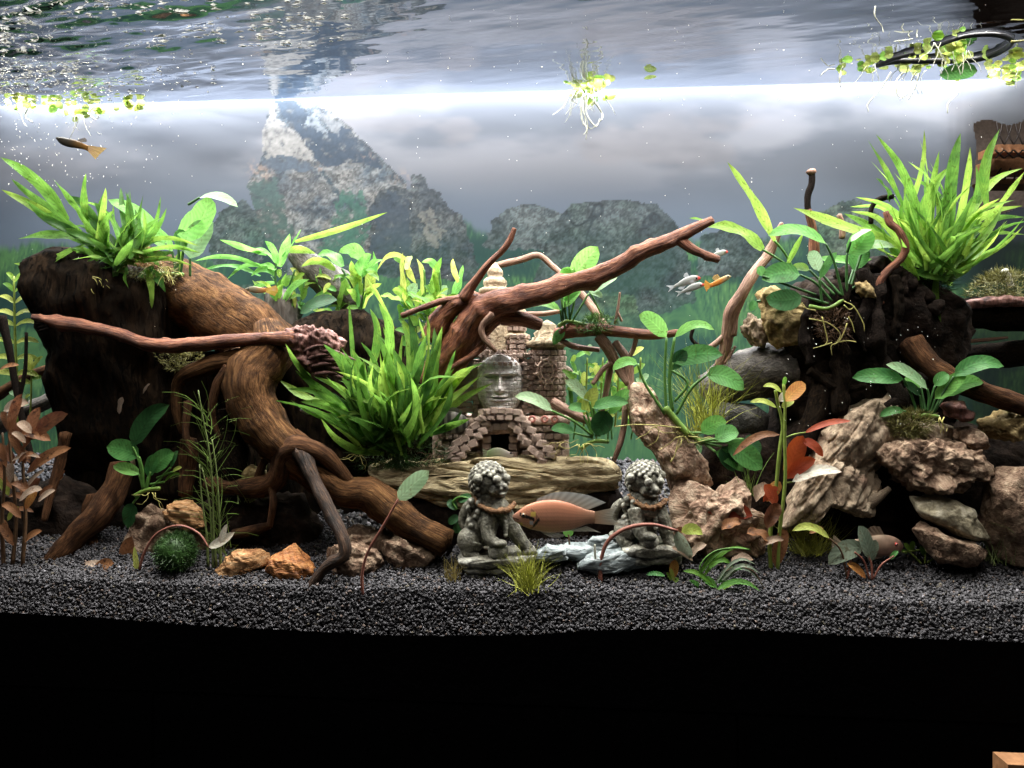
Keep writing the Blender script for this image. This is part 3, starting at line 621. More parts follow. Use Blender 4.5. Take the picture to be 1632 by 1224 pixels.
mb = MB(); p0 = P(1582, 1198, -.06); p1 = P(1700, 1290, -.06); box(mb, p0.x, p1.x, -.085, -.06, p1.z, p0.z); mb.build('block', M['blockwood'], wb, False)

# ---------------------------------------------------------------- lattice shelf seen through the torn right edge of the poster, through the back glass
mb = MB(); box(mb, .2, 2.2, DT + .42, DT + .44, -.6, 1.6); tag(mb.build('room_wall', plain('dark_room_wall', (.075, .058, .048), rough=.9), None, False), kind='structure')
sh = thing('lattice_shelf', 'orange brown lattice shelf in the dark room behind the upper right corner', 'shelf', P(1600, 300, .6))
def rbox(name, px0, py0, px1, py1, dep, mat, t=.6):
    mb = MB(); a = P(px0, py0, t); b = P(px1, py1, t); b0 = len(mb.v)
    for x in (a.x, b.x):
        for y in (a.y, a.y + dep):
            for z in (b.z, a.z): mb.v.append(Vector((x, y, z)))
    for f in ((0, 1, 3, 2), (4, 6, 7, 5), (0, 4, 5, 1), (2, 3, 7, 6), (0, 2, 6, 4), (1, 5, 7, 3)): mb.f.append(tuple(b0 + i for i in f))
    return mb.build(name, mat, sh, False)
shm = plain('orange_shelf_wood', (.36, .17, .085)); shd = plain('dark_lattice', (.02, .014, .012))
for (x0, y0, x1, y1) in ((1590, 230, 1720, 240), (1586, 251, 1720, 268), (1576, 285, 1720, 291)): rbox('shelf_board', x0, y0, x1, y1, .06, shm)
for k in range(7):
    x = 1586 + k * 15
    for s_ in (-1, 1):
        mb = MB(); tube(mb, W((x + 7 - s_ * 7, 230, .59, 1.3), (x + 7 + s_ * 3, 205, .59, 1.3), (x + 7 + s_ * 8, 160, .59, 1.0)), 6, 6, 0); mb.build('lattice_bar', shd, sh)
        mb = MB(); tube(mb, W((x + 7 - s_ * 7, 252, .59, 1.4), (x + 7, 246, .59, 1.4), (x + 7 + s_ * 7, 239, .59, 1.4)), 4, 6, 0); mb.build('lattice_bar', shd, sh)
    mb = MB(); tube(mb, W((x, 286, .59, 1.4), (x + 4, 276, .59, 1.4), (x + 10, 268, .59, 1.4)), 4, 6, 0); mb.build('lattice_bar', shd, sh)

# ================================================================ driftwood and rocks
M['darkroot'] = solidmat('dark_root_wood', [(.008, .005, .004), (.035, .018, .010), (.10, .052, .027)], 2.0, True, (1.6, 1.6, .3), bump=.7, rough=.6, spec=.3, patch=(.006, .005, .004))
# ---- big left stump with its roots
s1 = thing('driftwood_stump', 'huge dark driftwood stump at left with brown lit trunk and roots reaching the gravel', 'driftwood', P(250, 760, .2))
mb = MB()
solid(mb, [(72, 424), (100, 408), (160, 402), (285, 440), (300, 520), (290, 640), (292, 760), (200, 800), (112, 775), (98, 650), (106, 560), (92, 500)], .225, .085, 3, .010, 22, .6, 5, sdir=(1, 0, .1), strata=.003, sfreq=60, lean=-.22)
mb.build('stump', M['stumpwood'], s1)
mb = MB()                                                             # the brown trunk that slopes down to the right
tube(mb, W((215, 430, .235, 46), (280, 462, .225, 50), (340, 496, .21, 54), (400, 535, .20, 56), (440, 575, .20, 50)), 40, 28, .09, 4, 26, .06); mb.build('trunk', M['log'], s1)
limb('root', M['log'], s1, (425, 520, .165, 20), (432, 560, .14, 36), (400, 600, .12, 40), (405, 650, .11, 40), (440, 700, .10, 34), (490, 745, .10, 28), (545, 782, .095, 25), (590, 788, .09, 27), (625, 815, .085, 27), (665, 842, .08, 24), (712, 866, .075, 24), n=64, seg=18, seed=11)
limb('root', M['log'], s1, (440, 600, .13, 18), (400, 574, .12, 19), (355, 577, .115, 17), (312, 590, .11, 14), (285, 608, .11, 10), (281, 650, .11, 8), (290, 690, .11, 4), n=40, seg=12, seed=5)
limb('root', M['root'], s1, (330, 770, .11, 12), (400, 778, .10, 16), (440, 765, .09, 17), (452, 725, .085, 17), (478, 712, .08, 17), (520, 730, .085, 14), (555, 765, .09, 9), (578, 785, .09, 3), n=48, seg=12, seed=21)
limb('root', M['darkroot'], s1, (478, 716, .076, 14), (500, 765, .062, 11), (525, 812, .048, 10), (545, 855, .034, 10), (548, 885, .028, 9.5), (520, 903, .026, 9), (500, 928, .024, 8), (485, 950, .02, 5), n=48, seg=10, seed=31, knots=5)
limb('root', M['root'], s1, (195, 740, .13, 18), (185, 775, .12, 20), (160, 815, .10, 21), (118, 858, .085, 18), (85, 890, .07, 13), (62, 912, .06, 9), n=30, seg=12, seed=41)
limb('root', M['root'], s1, (300, 700, .13, 14), (300, 740, .13, 15), (295, 790, .12, 12), n=14, seg=8, seed=44)
limb('root', M['stumpwood'], s1, (352, 660, .13, 26), (370, 720, .12, 28), (385, 780, .115, 22), n=18, seg=10, seed=47)
mb = MB()                                                             # dark sawn end of the long root
c0 = P(716, 868, .0735); r0 = 20 * mpp(716, .07); ax = (P(716, 868, .0735) - P(665, 842, .08)).normalized(); uu = ax.orthogonal().normalized(); vv = ax.cross(uu); b0 = 0
mb.v.append(c0 + ax * .0005); mb.a.append((0, 0, 0))
for j in range(16):
    a = j / 16 * 6.283; k = 1 + .08 * math.sin(a * 3); mb.v.append(c0 + (uu * math.cos(a) + vv * math.sin(a)) * r0 * k + ax * .0035); mb.a.append((math.cos(a), math.sin(a), 0))
for j in range(16): mb.f.append((0, 1 + j, 1 + (j + 1) % 16))
mb.build('cut_end', M['black'], s1)
moss('moss_patch', [(245, 560), (290, 552), (325, 565), (318, 588), (265, 590)], .125, .015, 900, M['mossb'], s1, .006, 3)
ds = thing('shade_mass', 'added black mass filling the deep shade under left trunk', 'driftwood', P(380, 800, .24))
mb = MB(); solid(mb, [(280, 575), (350, 560), (425, 575), (470, 690), (560, 740), (620, 800), (600, 850), (350, 850), (240, 850), (130, 830), (120, 720), (270, 700)], .245, .045, 14, .008, 26, .6, 5, centre=(370, 720)); mb.build('mass', M['stumpwood'], ds)  # black mass added to stand for shade where lit gravel would show
ds = thing('cave_shade_wall', 'added black wall filling the deep shade beneath the right hand rocks', 'rock', P(1420, 830, .2))
mb = MB(); solid(mb, [(1225, 700), (1320, 640), (1450, 660), (1600, 690), (1660, 720), (1660, 880), (1450, 880), (1300, 870), (1235, 850)], .19, .03, 15, .008, 26, .6, 5); mb.build('rock', M['black'], ds)  # wall added in black to darken the gap under the rocks
ds = thing('shade_block', 'added black block as shade between red lava rock and red stem plant', 'rock', P(1180, 800, .17))
mb = MB(); solid(mb, [(1125, 690), (1235, 690), (1250, 760), (1240, 850), (1130, 850), (1110, 760)], .175, .03, 16, .006, 30, .6, 4); mb.build('rock', M['black'], ds)  # added block; its black colour stands in for the gap's shade
ds = thing('low_shade_rock', 'added low black rock filling the shade behind bronze plant at far left', 'rock', P(80, 850, .14))
mb = MB(); solid(mb, [(-60, 770), (40, 775), (100, 760), (180, 800), (215, 850), (190, 880), (60, 885), (-60, 880)], .15, .035, 17, .007, 30, .6, 5, facets=6); mb.build('rock', M['black'], ds)  # ridge added and kept black to darken the lit gravel here
ds = thing('root_shade_mass', 'added black mass filling the shade behind fine needle plant and orange stones', 'driftwood', P(410, 860, .13))
mb = MB(); solid(mb, [(318, 800), (400, 785), (480, 790), (520, 840), (500, 878), (420, 880), (330, 888)], .135, .03, 18, .008, 40, .6, 5, ridge=.006); mb.build('mass', M['black'], ds)  # black filler added for the shade behind the needle plant
limb('stick', M['root'], ds, (372, 852, .10, 8), (400, 846, .098, 8), (430, 838, .1, 6), n=10, seed=3)
for pts in [((300, 640, .105, 7), (296, 690, .10, 6), (306, 730, .10, 4)), ((470, 690, .10, 9), (500, 715, .09, 9), (530, 745, .088, 8), (565, 775, .088, 5)), ((450, 705, .095, 7), (425, 730, .1, 7), (410, 760, .1, 5)), ((600, 800, .078, 9), (640, 820, .075, 8), (680, 835, .075, 5)),
            ((365, 585, .105, 9), (345, 615, .10, 8), (338, 660, .1, 6), (350, 700, .1, 4)), ((105, 690, .12, 9), (95, 740, .12, 8), (80, 790, .11, 7), (70, 830, .1, 5)), ((150, 790, .12, 12), (140, 830, .11, 10), (150, 870, .1, 7)), ((430, 770, .085, 6), (436, 800, .08, 6), (430, 840, .08, 5))]:
    limb('rootlet', M['root'], s1, *pts, n=20, seg=8)
# left: thin background logs
lg = thing('thin_branch', 'thin brown branch leaning behind the left stump near yellow stems', 'branch', P(50, 600, .25))
limb('branch', M['root'], lg, (-20, 640, .25, 9), (45, 600, .25, 8), (110, 578, .26, 7), n=14, seed=2)
lg = thing('mossy_log', 'pale olive log lying low behind the left stump', 'log', P(40, 650, .28))
limb('log', M['greylog'], lg, (-40, 700, .27, 14), (40, 655, .28, 13), (105, 628, .29, 12), n=14, seed=8)
lg = thing('dark_stick', 'thin dark upright stick among yellow stems at far left', 'stick', P(40, 700, .10))
limb('stick', M['black'], lg, (0, 505, .10, 9), (12, 545, .10, 6), (22, 600, .10, 5), (38, 680, .10, 5), (52, 740, .10, 5), n=20, seed=6)
limb('twig', M['black'], lg, (42, 530, .10, 2.5), (40, 590, .10, 3), (30, 640, .10, 3), n=12, seg=6, seed=6)

# ---- back log, dark, hollow, behind the big fern
bl = thing('hollow_log', 'dark hollow log with brown rim standing behind the bright fern', 'log', P(580, 700, .24))
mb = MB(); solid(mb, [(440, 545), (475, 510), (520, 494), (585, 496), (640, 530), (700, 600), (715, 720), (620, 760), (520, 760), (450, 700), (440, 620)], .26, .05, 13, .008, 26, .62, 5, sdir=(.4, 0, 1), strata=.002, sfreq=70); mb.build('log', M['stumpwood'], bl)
bt = thing('leaning_trunk', 'pale grey brown trunk leaning behind the middle ferns', 'driftwood', P(540, 480, .31))
limb('trunk', M['greylog'], bt, (470, 400, .30, 14), (495, 425, .30, 22), (530, 452, .31, 26), (575, 485, .31, 26), n=24, seg=14, seed=15)
bt = thing('speckled_stump', 'speckled brown stump behind the left middle ferns', 'driftwood', P(450, 500, .29))
mb = MB(); solid(mb, [(425, 470), (440, 458), (465, 462), (478, 490), (480, 545), (430, 540)], .29, .025, 18, .004, 40, .7, 4); mb.build('stump', M['greylog'], bt)
dk = thing('slab_shade_block', 'added black block as the shade beneath the layered beige slab', 'rock', P(800, 830, .2))
mb = MB(); solid(mb, [(600, 770), (985, 770), (1000, 840), (990, 882), (720, 882), (640, 850)], .172, .04, 23, .006, 30, .5, 4); mb.build('boulder', M['black'], dk)  # block added in black as the shade under the overhanging slab

# ---- thin red branch lying across the left stump, frayed end
rb = thing('red_branch', 'long thin reddish branch lying level across left stump with frayed purple end', 'branch', P(300, 550, .1))
limb('branch', M['redwood'], rb, (52, 505, .10, 5), (80, 512, .10, 9), (130, 520, .10, 11), (185, 531, .10, 10), (240, 550, .10, 11), (300, 550, .105, 12), (370, 543, .11, 11), (430, 540, .115, 11), (470, 542, .12, 15), n=70, seg=12, seed=3, knots=9)
mb = MB(); solid(mb, [(452, 530), (480, 518), (525, 522), (552, 545), (545, 585), (520, 600), (480, 595), (462, 565)], .125, .016, 9, .006, 70, .7, 5, ridge=.006, strata=.003, sdir=(.5, 0, 1), sfreq=160); mb.build('frayed_end', M['frayed'], rb)
for k in range(9):
    a = (485 + k * 6, 560 + (k % 4) * 12); limb('splinter', M['frayed'], rb, (a[0], a[1], .115, 4), (a[0] + 18, a[1] - 8 + k * 2, .11, 3), (a[0] + 34, a[1] + k * 3 - 10, .11, 1), n=8, seg=6, seed=k)
for k in range(4):
    limb('splinter', M['black'], rb, (78, 508 + k * 5, .097, 3.5), (62, 510 + k * 6, .097, 2.5), (50 + k * 6, 506 + k * 9, .097, .8), n=6, seg=6, seed=k)

# ---- centre branch
cb = thing('centre_branch', 'thick reddish brown branch rising rightward over the temple ornament', 'driftwood', P(720, 600, .17))
limb('branch', M['redwood'], cb, (688, 612, .19, 30), (715, 575, .18, 28), (745, 530, .17, 26), (765, 498, .16, 24), (800, 482, .155, 21), (850, 470, .15, 19), (900, 455, .145, 17), (950, 440, .14, 16), (985, 424, .135, 15), (1020, 404, .13, 13), (1060, 388, .125, 12), (1088, 374, .12, 11), (1112, 362, .12, 9), (1136, 351, .12, 7), n=90, seg=16, seed=7, flute=.16, knots=10)
limb('twig', M['redwood'], cb, (1080, 380, .12, 9), (1100, 396, .117, 8), (1120, 405, .115, 7), (1146, 414, .113, 6), n=16, seed=9, knots=2)
limb('root', M['redwood'], cb, (690, 540, .175, 22), (705, 505, .17, 18), (735, 484, .165, 13), (765, 478, .16, 12), n=22, seg=12, seed=10, knots=4)
limb('twig', M['redwood'], cb, (738, 476, .155, 9), (755, 452, .15, 7), (778, 422, .145, 5.5), (800, 400, .14, 5), (813, 382, .14, 4.5), (820, 364, .14, 3.5), n=30, seed=12, knots=5)
limb('twig', M['redwood'], cb, (735, 476, .16, 6), (705, 480, .16, 6), (675, 490, .155, 5), (640, 503, .15, 4.5), n=20, seed=13, knots=3)
limb('root', M['redwood'], cb, (800, 505, .165, 12), (830, 508, .165, 12), (862, 518, .17, 9), n=14, seed=14, knots=2)
limb('root', M['twig'], cb, (785, 500, .14, 6), (768, 520, .14, 5), (772, 540, .14, 5), (791, 560, .14, 3), n=14, seg=8, seed=16)
limb('root', M['redwood'], cb, (775, 545, .16, 7), (755, 565, .155, 6), (735, 577, .15, 5), (715, 590, .15, 3), n=14, seg=8, seed=17)
limb('root', M['redwood'], cb, (730, 560, .17, 16), (760, 530, .17, 15), (790, 505, .165, 14), (820, 495, .16, 10), n=18, seed=19)

# ---- thin pale branch behind the temple and the tangle to its right
tb = thing('pale_branch', 'thin pale bent branch rising behind the temple spire', 'branch', P(860, 410, .3))
limb('branch', M['twig'], tb, (770, 430, .29, 5), (800, 421, .29, 5.5), (830, 414, .29, 5.5), (858, 407, .29, 5), (880, 424, .29, 5), (905, 446, .28, 5), (935, 478, .27, 6), (965, 520, .25, 6), n=36, seg=8, seed=20, knots=3)
rt = thing('root_tangle', 'tangle of thin orange brown roots behind and right of the temple', 'driftwood', P(985, 640, .16))
limb('branch', M['redwood'], rt, (885, 532, .18, 10), (915, 528, .175, 11), (960, 526, .17, 10), (1000, 530, .165, 9), (1045, 534, .16, 7), (1082, 531, .155, 5), n=34, seed=22, knots=4)
for pts in [((890, 540, .18, 4), (915, 552, .18, 4.5), (955, 558, .18, 4)), ((955, 535, .17, 9), (972, 560, .17, 9), (985, 585, .17, 8), (1002, 612, .16, 6)),
            ((980, 545, .17, 6), (1000, 575, .165, 7), (1005, 610, .16, 6), (1012, 640, .15, 5)), ((978, 560, .18, 6), (972, 590, .18, 6), (966, 625, .18, 5), (960, 655, .18, 4)),
            ((1015, 535, .165, 4), (1010, 555, .165, 4), (1002, 570, .165, 4)), ((980, 516, .17, 2.5), (985, 490, .17, 2), (988, 466, .17, 1.6)), ((984, 497, .17, 2), (991, 512, .17, 2)),
            ((945, 612, .16, 3.5), (960, 590, .165, 4), (975, 578, .165, 4)), ((880, 640, .165, 7), (905, 655, .16, 8), (940, 672, .155, 7)), ((835, 500, .2, 4), (865, 500, .2, 4), (892, 496, .2, 3.5)),
            ((992, 620, .16, 4), (996, 660, .15, 5), (990, 700, .145, 5), (978, 735, .14, 4))]:
    limb('root', M['twig'] if len(pts) < 4 or random.random() < .6 else M['redwood'], rt, *pts, n=20, seg=8)
moss('moss_patch', [(915, 515), (950, 500), (985, 510), (975, 528), (925, 530)], .165, .012, 1100, M['mossg'], rt, .007, 9)

# ---- middle right upright pale branch
mr_ = thing('upright_branch', 'pale bent branch standing against the left side of right stump', 'branch', P(1150, 600, .2))
limb('branch', M['twig'], mr_, (1135, 610, .2, 7), (1152, 570, .195, 9), (1160, 530, .19, 10), (1164, 500, .185, 10), (1180, 472, .18, 10), (1190, 455, .18, 9), (1205, 430, .19, 8), (1225, 405, .2, 7), (1238, 375, .2, 6), (1246, 355, .2, 3), n=44, seg=10, seed=24, knots=4)
limb('twig', M['twig'], mr_, (1168, 535, .187, 6), (1172, 500, .184, 7), (1186, 465, .18, 7), n=16, seg=8, seed=25)
limb('twig', M['twig'], mr_, (1120, 562, .19, 5), (1140, 548, .19, 5), (1155, 535, .19, 5), n=10, seg=8, seed=26)
limb('twig', M['black'], mr_, (1105, 522, .18, 3), (1102, 540, .18, 3), (1118, 555, .18, 3.5), n=12, seg=8, seed=27)

# ---- right stump
s2 = thing('black_stump', 'huge rough black bogwood stump at right beneath tall fern', 'driftwood', P(1370, 700, .2))
mb = MB(); solid(mb, [(1225, 495), (1262, 455), (1320, 432), (1375, 414), (1410, 412), (1440, 432), (1475, 455), (1510, 480), (1530, 540), (1510, 610), (1500, 740), (1400, 800), (1280, 780), (1240, 740), (1232, 600)], .225, .08, 33, .012, 30, .6, 5, ridge=.008, lean=-.12); mb.build('stump', M['black'], s2)
for k, (x, y, r) in enumerate([(1345, 440, 13), (1372, 428, 12), (1400, 422, 14), (1425, 432, 13), (1448, 450, 14), (1430, 462, 16), (1470, 470, 15), (1400, 452, 15), (1360, 458, 12), (1486, 490, 14)]):
    mb = MB(); solid(mb, [(x + r * math.cos(a) * (1 + .25 * math.sin(a * 2 + k)), y + r * math.sin(a)) for a in [i * .785 for i in range(8)]], .155, .014, 50 + k, .005, 80, .8, 3); mb.build('burl', M['black'], s2)
for k, pts in enumerate([((1345, 455, .14, 14), (1330, 520, .135, 13), (1345, 590, .13, 14), (1335, 660, .13, 11)), ((1400, 440, .14, 15), (1392, 520, .13, 14), (1410, 580, .13, 12), (1440, 650, .12, 11)), 
    ((1375, 430, .13, 9), (1385, 470, .125, 8), (1370, 520, .125, 7), (1380, 560, .125, 5)), ((1425, 440, .13, 8), (1432, 490, .125, 8), (1425, 540, .125, 6)), ((1300, 470, .14, 10), (1282, 520, .14, 9), (1290, 580, .14, 8)),
    ((1470, 600, .13, 9), (1430, 640, .12, 8), (1390, 660, .12, 7)), ((1290, 590, .14, 8), (1340, 620, .13, 7), (1380, 615, .13, 6))]):
    limb('root', M['black'] if k % 3 else M['stumpwood'], s2, *pts, n=34, seg=12, flute=.5, rough=.4, knots=6)
limb('root', M['stumpwood'], s2, (1318, 600, .15, 22), (1308, 640, .145, 19), (1292, 680, .14, 16), (1280, 720, .13, 12), n=20, seg=12, seed=34)
limb('root', M['root'], s2, (1448, 545, .15, 22), (1475, 580, .14, 22), (1510, 600, .13, 19), (1560, 622, .12, 17), (1610, 640, .115, 16), (1660, 660, .11, 15), n=34, seg=12, seed=35)
limb('root', M['stumpwood'], s2, (1410, 600, .16, 30), (1400, 680, .15, 28), (1395, 760, .14, 24), n=18, seg=12, seed=36)
limb('twig', M['redwood'], s2, (1402, 485, .13, 8), (1400, 455, .13, 6.5), (1415, 432, .13, 6), (1436, 412, .13, 6), (1443, 392, .13, 6), (1432, 368, .132, 5.5), (1418, 355, .135, 5.5), (1411, 338, .138, 4.5), n=36, seg=10, seed=37, knots=4)
limb('twig', M['black'], s2, (1388, 356, .17, 4), (1388, 335, .17, 4), (1396, 321, .17, 4.5), (1410, 315, .17, 4.5), (1424, 313, .17, 4), n=20, seg=8, seed=38)
mb = MB()
tube(mb, W((1296, 420, .19, 8), (1297, 385, .19, 8), (1293, 355, .19, 6.5), (1287, 335, .19, 6)), 20, 10, .14, 5, 60, .1); mb.build('twig', M['redwood'], s2)
limb('twig', M['black'], s2, (1288, 340, .19, 5.6), (1287, 325, .19, 5.5), (1288, 310, .19, 5.5), (1294, 292, .19, 5.5), (1294, 272, .19, 5), n=20, seg=10, seed=5)
mb = MB(); solid(mb, [(1283, 275), (1288, 269), (1298, 269), (1301, 276), (1293, 281)], .19, .006, 3, .001, 80, .9, 2); mb.build('pale_tip', M['twig'], s2)
limb('twig', M['twig'], s2, (1342, 380, .2, 5), (1343, 360, .2, 5), (1337, 342, .2, 4), n=10, seg=8, seed=39)
rl = thing('bark_log', 'dark log with reddish bark on top at right edge under moss', 'log', P(1570, 500, .24))
limb('log', M['stumpwood'], rl, (1490, 508, .22, 22), (1540, 500, .23, 24), (1590, 500, .24, 26), (1680, 505, .24, 28), n=30, seg=14, seed=41)
mb = MB(); solid(mb, [(1520, 484), (1560, 476), (1600, 472), (1650, 474), (1650, 488), (1580, 490), (1530, 492)], .215, .012, 42, .003, 60, .7, 4, strata=.002, sdir=(.1, 0, 1), sfreq=240); mb.build('bark_strip', M['frayed'], rl)
rl = thing('lower_log', 'dark lower log at right edge with thin pale splinter', 'log', P(1580, 560, .25))
limb('log', M['stumpwood'], rl, (1490, 572, .26, 18), (1560, 568, .26, 20), (1680, 560, .26, 22), n=20, seg=12, seed=43)
limb('splinter', M['twig'], rl, (1512, 549, .235, 2), (1545, 544, .232, 3.5), (1580, 541, .23, 3), (1606, 538, .23, 2), n=12, seg=6, seed=44)
gl_ = thing('grey_log', 'smooth grey log behind the long stalked leaves left of right stump', 'log', P(1190, 600, .2))
limb('log', M['greylog'], gl_, (1125, 625, .21, 30), (1170, 606, .205, 38), (1215, 592, .2, 42), (1260, 585, .2, 44), n=26, seg=18, seed=45, flute=.06)
limb('twig', M['twig'], gl_, (1155, 580, .19, 3.5), (1164, 565, .19, 3), (1172, 552, .19, 2), n=8, seg=6)

# ---- rocks
rock('rock_slab', 'long layered beige rock slab supporting the temple', [(583, 745), (612, 735), (680, 738), (760, 726), (830, 728), (905, 733), (965, 735), (984, 750), (986, 782), (960, 796), (880, 800), (800, 806), (700, 800), (640, 782), (600, 765)], .155, .035, M['flatrock'], seed=61, facets=4, amp=.003, freq=26, e=.45, sub=7, strata=.002, sdir=(.10, -.35, 1), sfreq=160, ledge=.012, lfreq=95)
rr = thing('red_lava_rock', 'tall jagged reddish brown rock right of the second lion statue', 'rock', P(1110, 880, .12))
mb = MB(); solid(mb, [(1003, 625), (1015, 608), (1035, 612), (1050, 640), (1075, 668), (1100, 690), (1128, 735), (1140, 775), (1120, 800), (1075, 800), (1062, 760), (1040, 720), (1010, 690), (1000, 650)], .135, .034, 62, .004, 40, .6, 6, facets=9, ridge=.007, pits=.005, strata=.002, sdir=(1, 0, .6)); mb.build('upper_rock', M['redrock'], rr)
mb = MB(); solid(mb, [(1064, 790), (1080, 768), (1110, 765), (1145, 782), (1180, 758), (1192, 775), (1190, 810), (1215, 815), (1240, 840), (1218, 888), (1150, 892), (1100, 885), (1072, 860)], .105, .036, 63, .004, 42, .58, 6, facets=10, ridge=.007, pits=.008); mb.build('lower_rock', M['redrock'], rr)
rt_ = thing('tan_dragon_rock', 'big tan arched rock leaning at right beside the red stem plant', 'rock', P(1350, 850, .11))
mb = MB(); solid(mb, [(1286, 752), (1312, 690), (1348, 652), (1388, 634), (1446, 630), (1460, 655), (1436, 695), (1412, 735), (1390, 775), (1340, 780)], .13, .034, 64, .003, 40, .55, 6, facets=9, ridge=.004, strata=.003, sdir=(1, .2, -.75), sfreq=150, ledge=.007, lfreq=85); mb.build('upper_slab', M['tanrock'], rt_)
mb = MB(); solid(mb, [(1240, 852), (1262, 798), (1288, 738), (1330, 718), (1396, 742), (1408, 778), (1384, 822), (1336, 814), (1310, 800), (1292, 826), (1268, 856)], .115, .034, 66, .003, 40, .55, 6, facets=9, ridge=.004, strata=.003, sdir=(1, .2, -.75), sfreq=150, ledge=.007, lfreq=85, centre=(1325, 775)); mb.build('lower_slab', M['tanrock'], rt_)
limb('arm', M['tanrock'], rt_, (1340, 790, .11, 22), (1370, 806, .105, 14), (1395, 796, .10, 9), (1418, 778, .098, 4), n=18, seg=10, seed=65, flute=.3)
rock('brown_lava_rock', 'red brown pitted rock perched at right below the moss rooted plant', [(1392, 716), (1420, 696), (1470, 690), (1520, 698), (1560, 712), (1590, 745), (1580, 765), (1540, 770), (1500, 790), (1455, 788), (1430, 758), (1405, 738)], .10, .035, M['brownrock'], seed=66, facets=9, amp=.006, freq=45, e=.6, sub=6, ridge=.006, pits=.006)
rock('cream_rock', 'smooth cream grey rock leaning in shade below red brown rock', [(1453, 792), (1480, 785), (1520, 795), (1545, 812), (1570, 848), (1580, 860), (1565, 866), (1520, 852), (1478, 830), (1460, 815)], .095, .025, M['creamrock'], seed=67, facets=9, amp=.004, freq=36, e=.65, sub=5, ridge=.003)
rock('purple_brown_rock', 'purple brown wedge rock on gravel beneath the cream rock', [(1450, 835), (1475, 828), (1505, 850), (1545, 862), (1590, 885), (1560, 900), (1500, 902), (1470, 870)], .085, .022, M['brownrock'], seed=68, facets=9, amp=.004, freq=45, sub=5, ridge=.004)
rock('pink_brown_rock', 'big pinkish brown rock at the right edge', [(1578, 760), (1600, 745), (1660, 740), (1680, 820), (1650, 900), (1590, 895), (1570, 850)], .105, .035, M['brownrock'], seed=69, facets=9, amp=.005, freq=30, sub=5)
rock('ridge_rock', 'olive tan rock ridge at far right under the root', [(1560, 670), (1600, 650), (1660, 652), (1670, 690), (1620, 705), (1565, 695)], .13, .03, M['yellowrock'], seed=70, facets=9, amp=.006, freq=40, sub=5, ridge=.006)
rock('shaded_slab', 'dull tan slab in the shade between tan arched rock and red brown rock', [(1380, 690), (1440, 670), (1520, 680), (1500, 730), (1440, 770), (1400, 760)], .14, .03, M['tanrock'], seed=75, facets=8, amp=.004, freq=40, sub=5, strata=.003)
rock('small_brown_rock', 'small brown rock wedged above the red brown pitted rock', [(1528, 685), (1545, 680), (1562, 690), (1575, 715), (1545, 715), (1525, 700)], .115, .02, M['brownrock'], seed=71, facets=9, amp=.004, freq=50, sub=4)
rock('bark_rock', 'splintered reddish rock beside the moss rooted plant', [(1500, 645), (1530, 642), (1552, 658), (1535, 672), (1510, 665)], .115, .016, M['frayed'], seed=72, amp=.004, freq=50, sub=4, strata=.003)
rock('charcoal_rock', 'smooth charcoal rock in the shade behind right hand stems', [(1128, 660), (1150, 640), (1200, 645), (1225, 660), (1220, 700), (1140, 700)], .19, .03, M['darkrock'], seed=73, amp=.003, freq=26, sub=4)
rock('ochre_rock', 'ochre rock lying on the left shoulder of black stump', [(1207, 468), (1225, 452), (1250, 462), (1285, 490), (1298, 520), (1275, 548), (1240, 560), (1215, 525)], .165, .022, M['yellowrock'], seed=74, amp=.006, freq=45, sub=5, ridge=.006)
rock('buff_stone', 'small buff stone set on top of the black stump', [(1360, 450), (1378, 444), (1392, 462), (1396, 476), (1380, 480), (1365, 465)], .125, .012, M['yellowrock'], seed=75, amp=.003, freq=60, sub=4, ridge=.003)
rock('pitted_rock', 'pitted pinkish tan rock clinging to the left of black stump', [(1183, 520), (1195, 500), (1215, 510), (1228, 540), (1215, 556), (1192, 552)], .18, .016, M['tanrock'], seed=76, amp=.005, freq=60, sub=5, ridge=.005)
rock('striped_rock', 'orange and cream striped stone on gravel at lower left', [(344, 908), (362, 884), (390, 877), (430, 882), (428, 898), (400, 918), (372, 930), (350, 925)], .052, .018, M['petrified'], seed=77, facets=9, amp=.003, freq=50, sub=5, strata=.0015, sdir=(.5, 0, 1), sfreq=170, e=.6, ledge=.005, lfreq=210)
rock('orange_rock', 'rust orange wedge stone on gravel beside the striped stone', [(425, 905), (438, 885), (468, 864), (482, 880), (502, 905), (498, 925), (440, 928), (420, 922)], .05, .02, M['orangerock'], seed=78, facets=9, amp=.004, freq=40, sub=5, strata=.001, sdir=(.9, 0, .7), e=.66, ledge=.004, lfreq=150)
rock('pink_red_rock', 'pinkish red rock behind the dark root on gravel', [(505, 880), (530, 870), (560, 862), (600, 875), (622, 900), (615, 918), (560, 922), (515, 915)], .058, .022, M['brownrock'], seed=79, facets=9, amp=.005, freq=45, sub=5, ridge=.004)
rock('low_red_rock', 'low reddish rock under the long root with sawn end', [(600, 862), (640, 850), (690, 876), (706, 895), (690, 910), (630, 908), (605, 895)], .075, .022, M['brownrock'], seed=80, facets=9, amp=.005, freq=45, sub=5, ridge=.005)
rock('shaded_red_rock', 'dull red brown rock in shade between roots', [(530, 850), (565, 835), (610, 840), (640, 860), (640, 885), (560, 890), (532, 880)], .095, .022, M['brownrock'], seed=81, facets=9, amp=.005, freq=45, sub=5, ridge=.004)
pw = thing('petrified_rock', 'craggy golden tan rock at lower left beside fine grass', 'rock', P(270, 880, .1))
mb = MB(); solid(mb, [(258, 815), (275, 798), (305, 795), (322, 812), (330, 838), (300, 842), (275, 832), (262, 826)], .095, .016, 82, .004, 50, .62, 5, strata=.004, sdir=(.7, 0, .8), sfreq=150, ridge=.003); mb.build('crag', M['petrified'], pw)
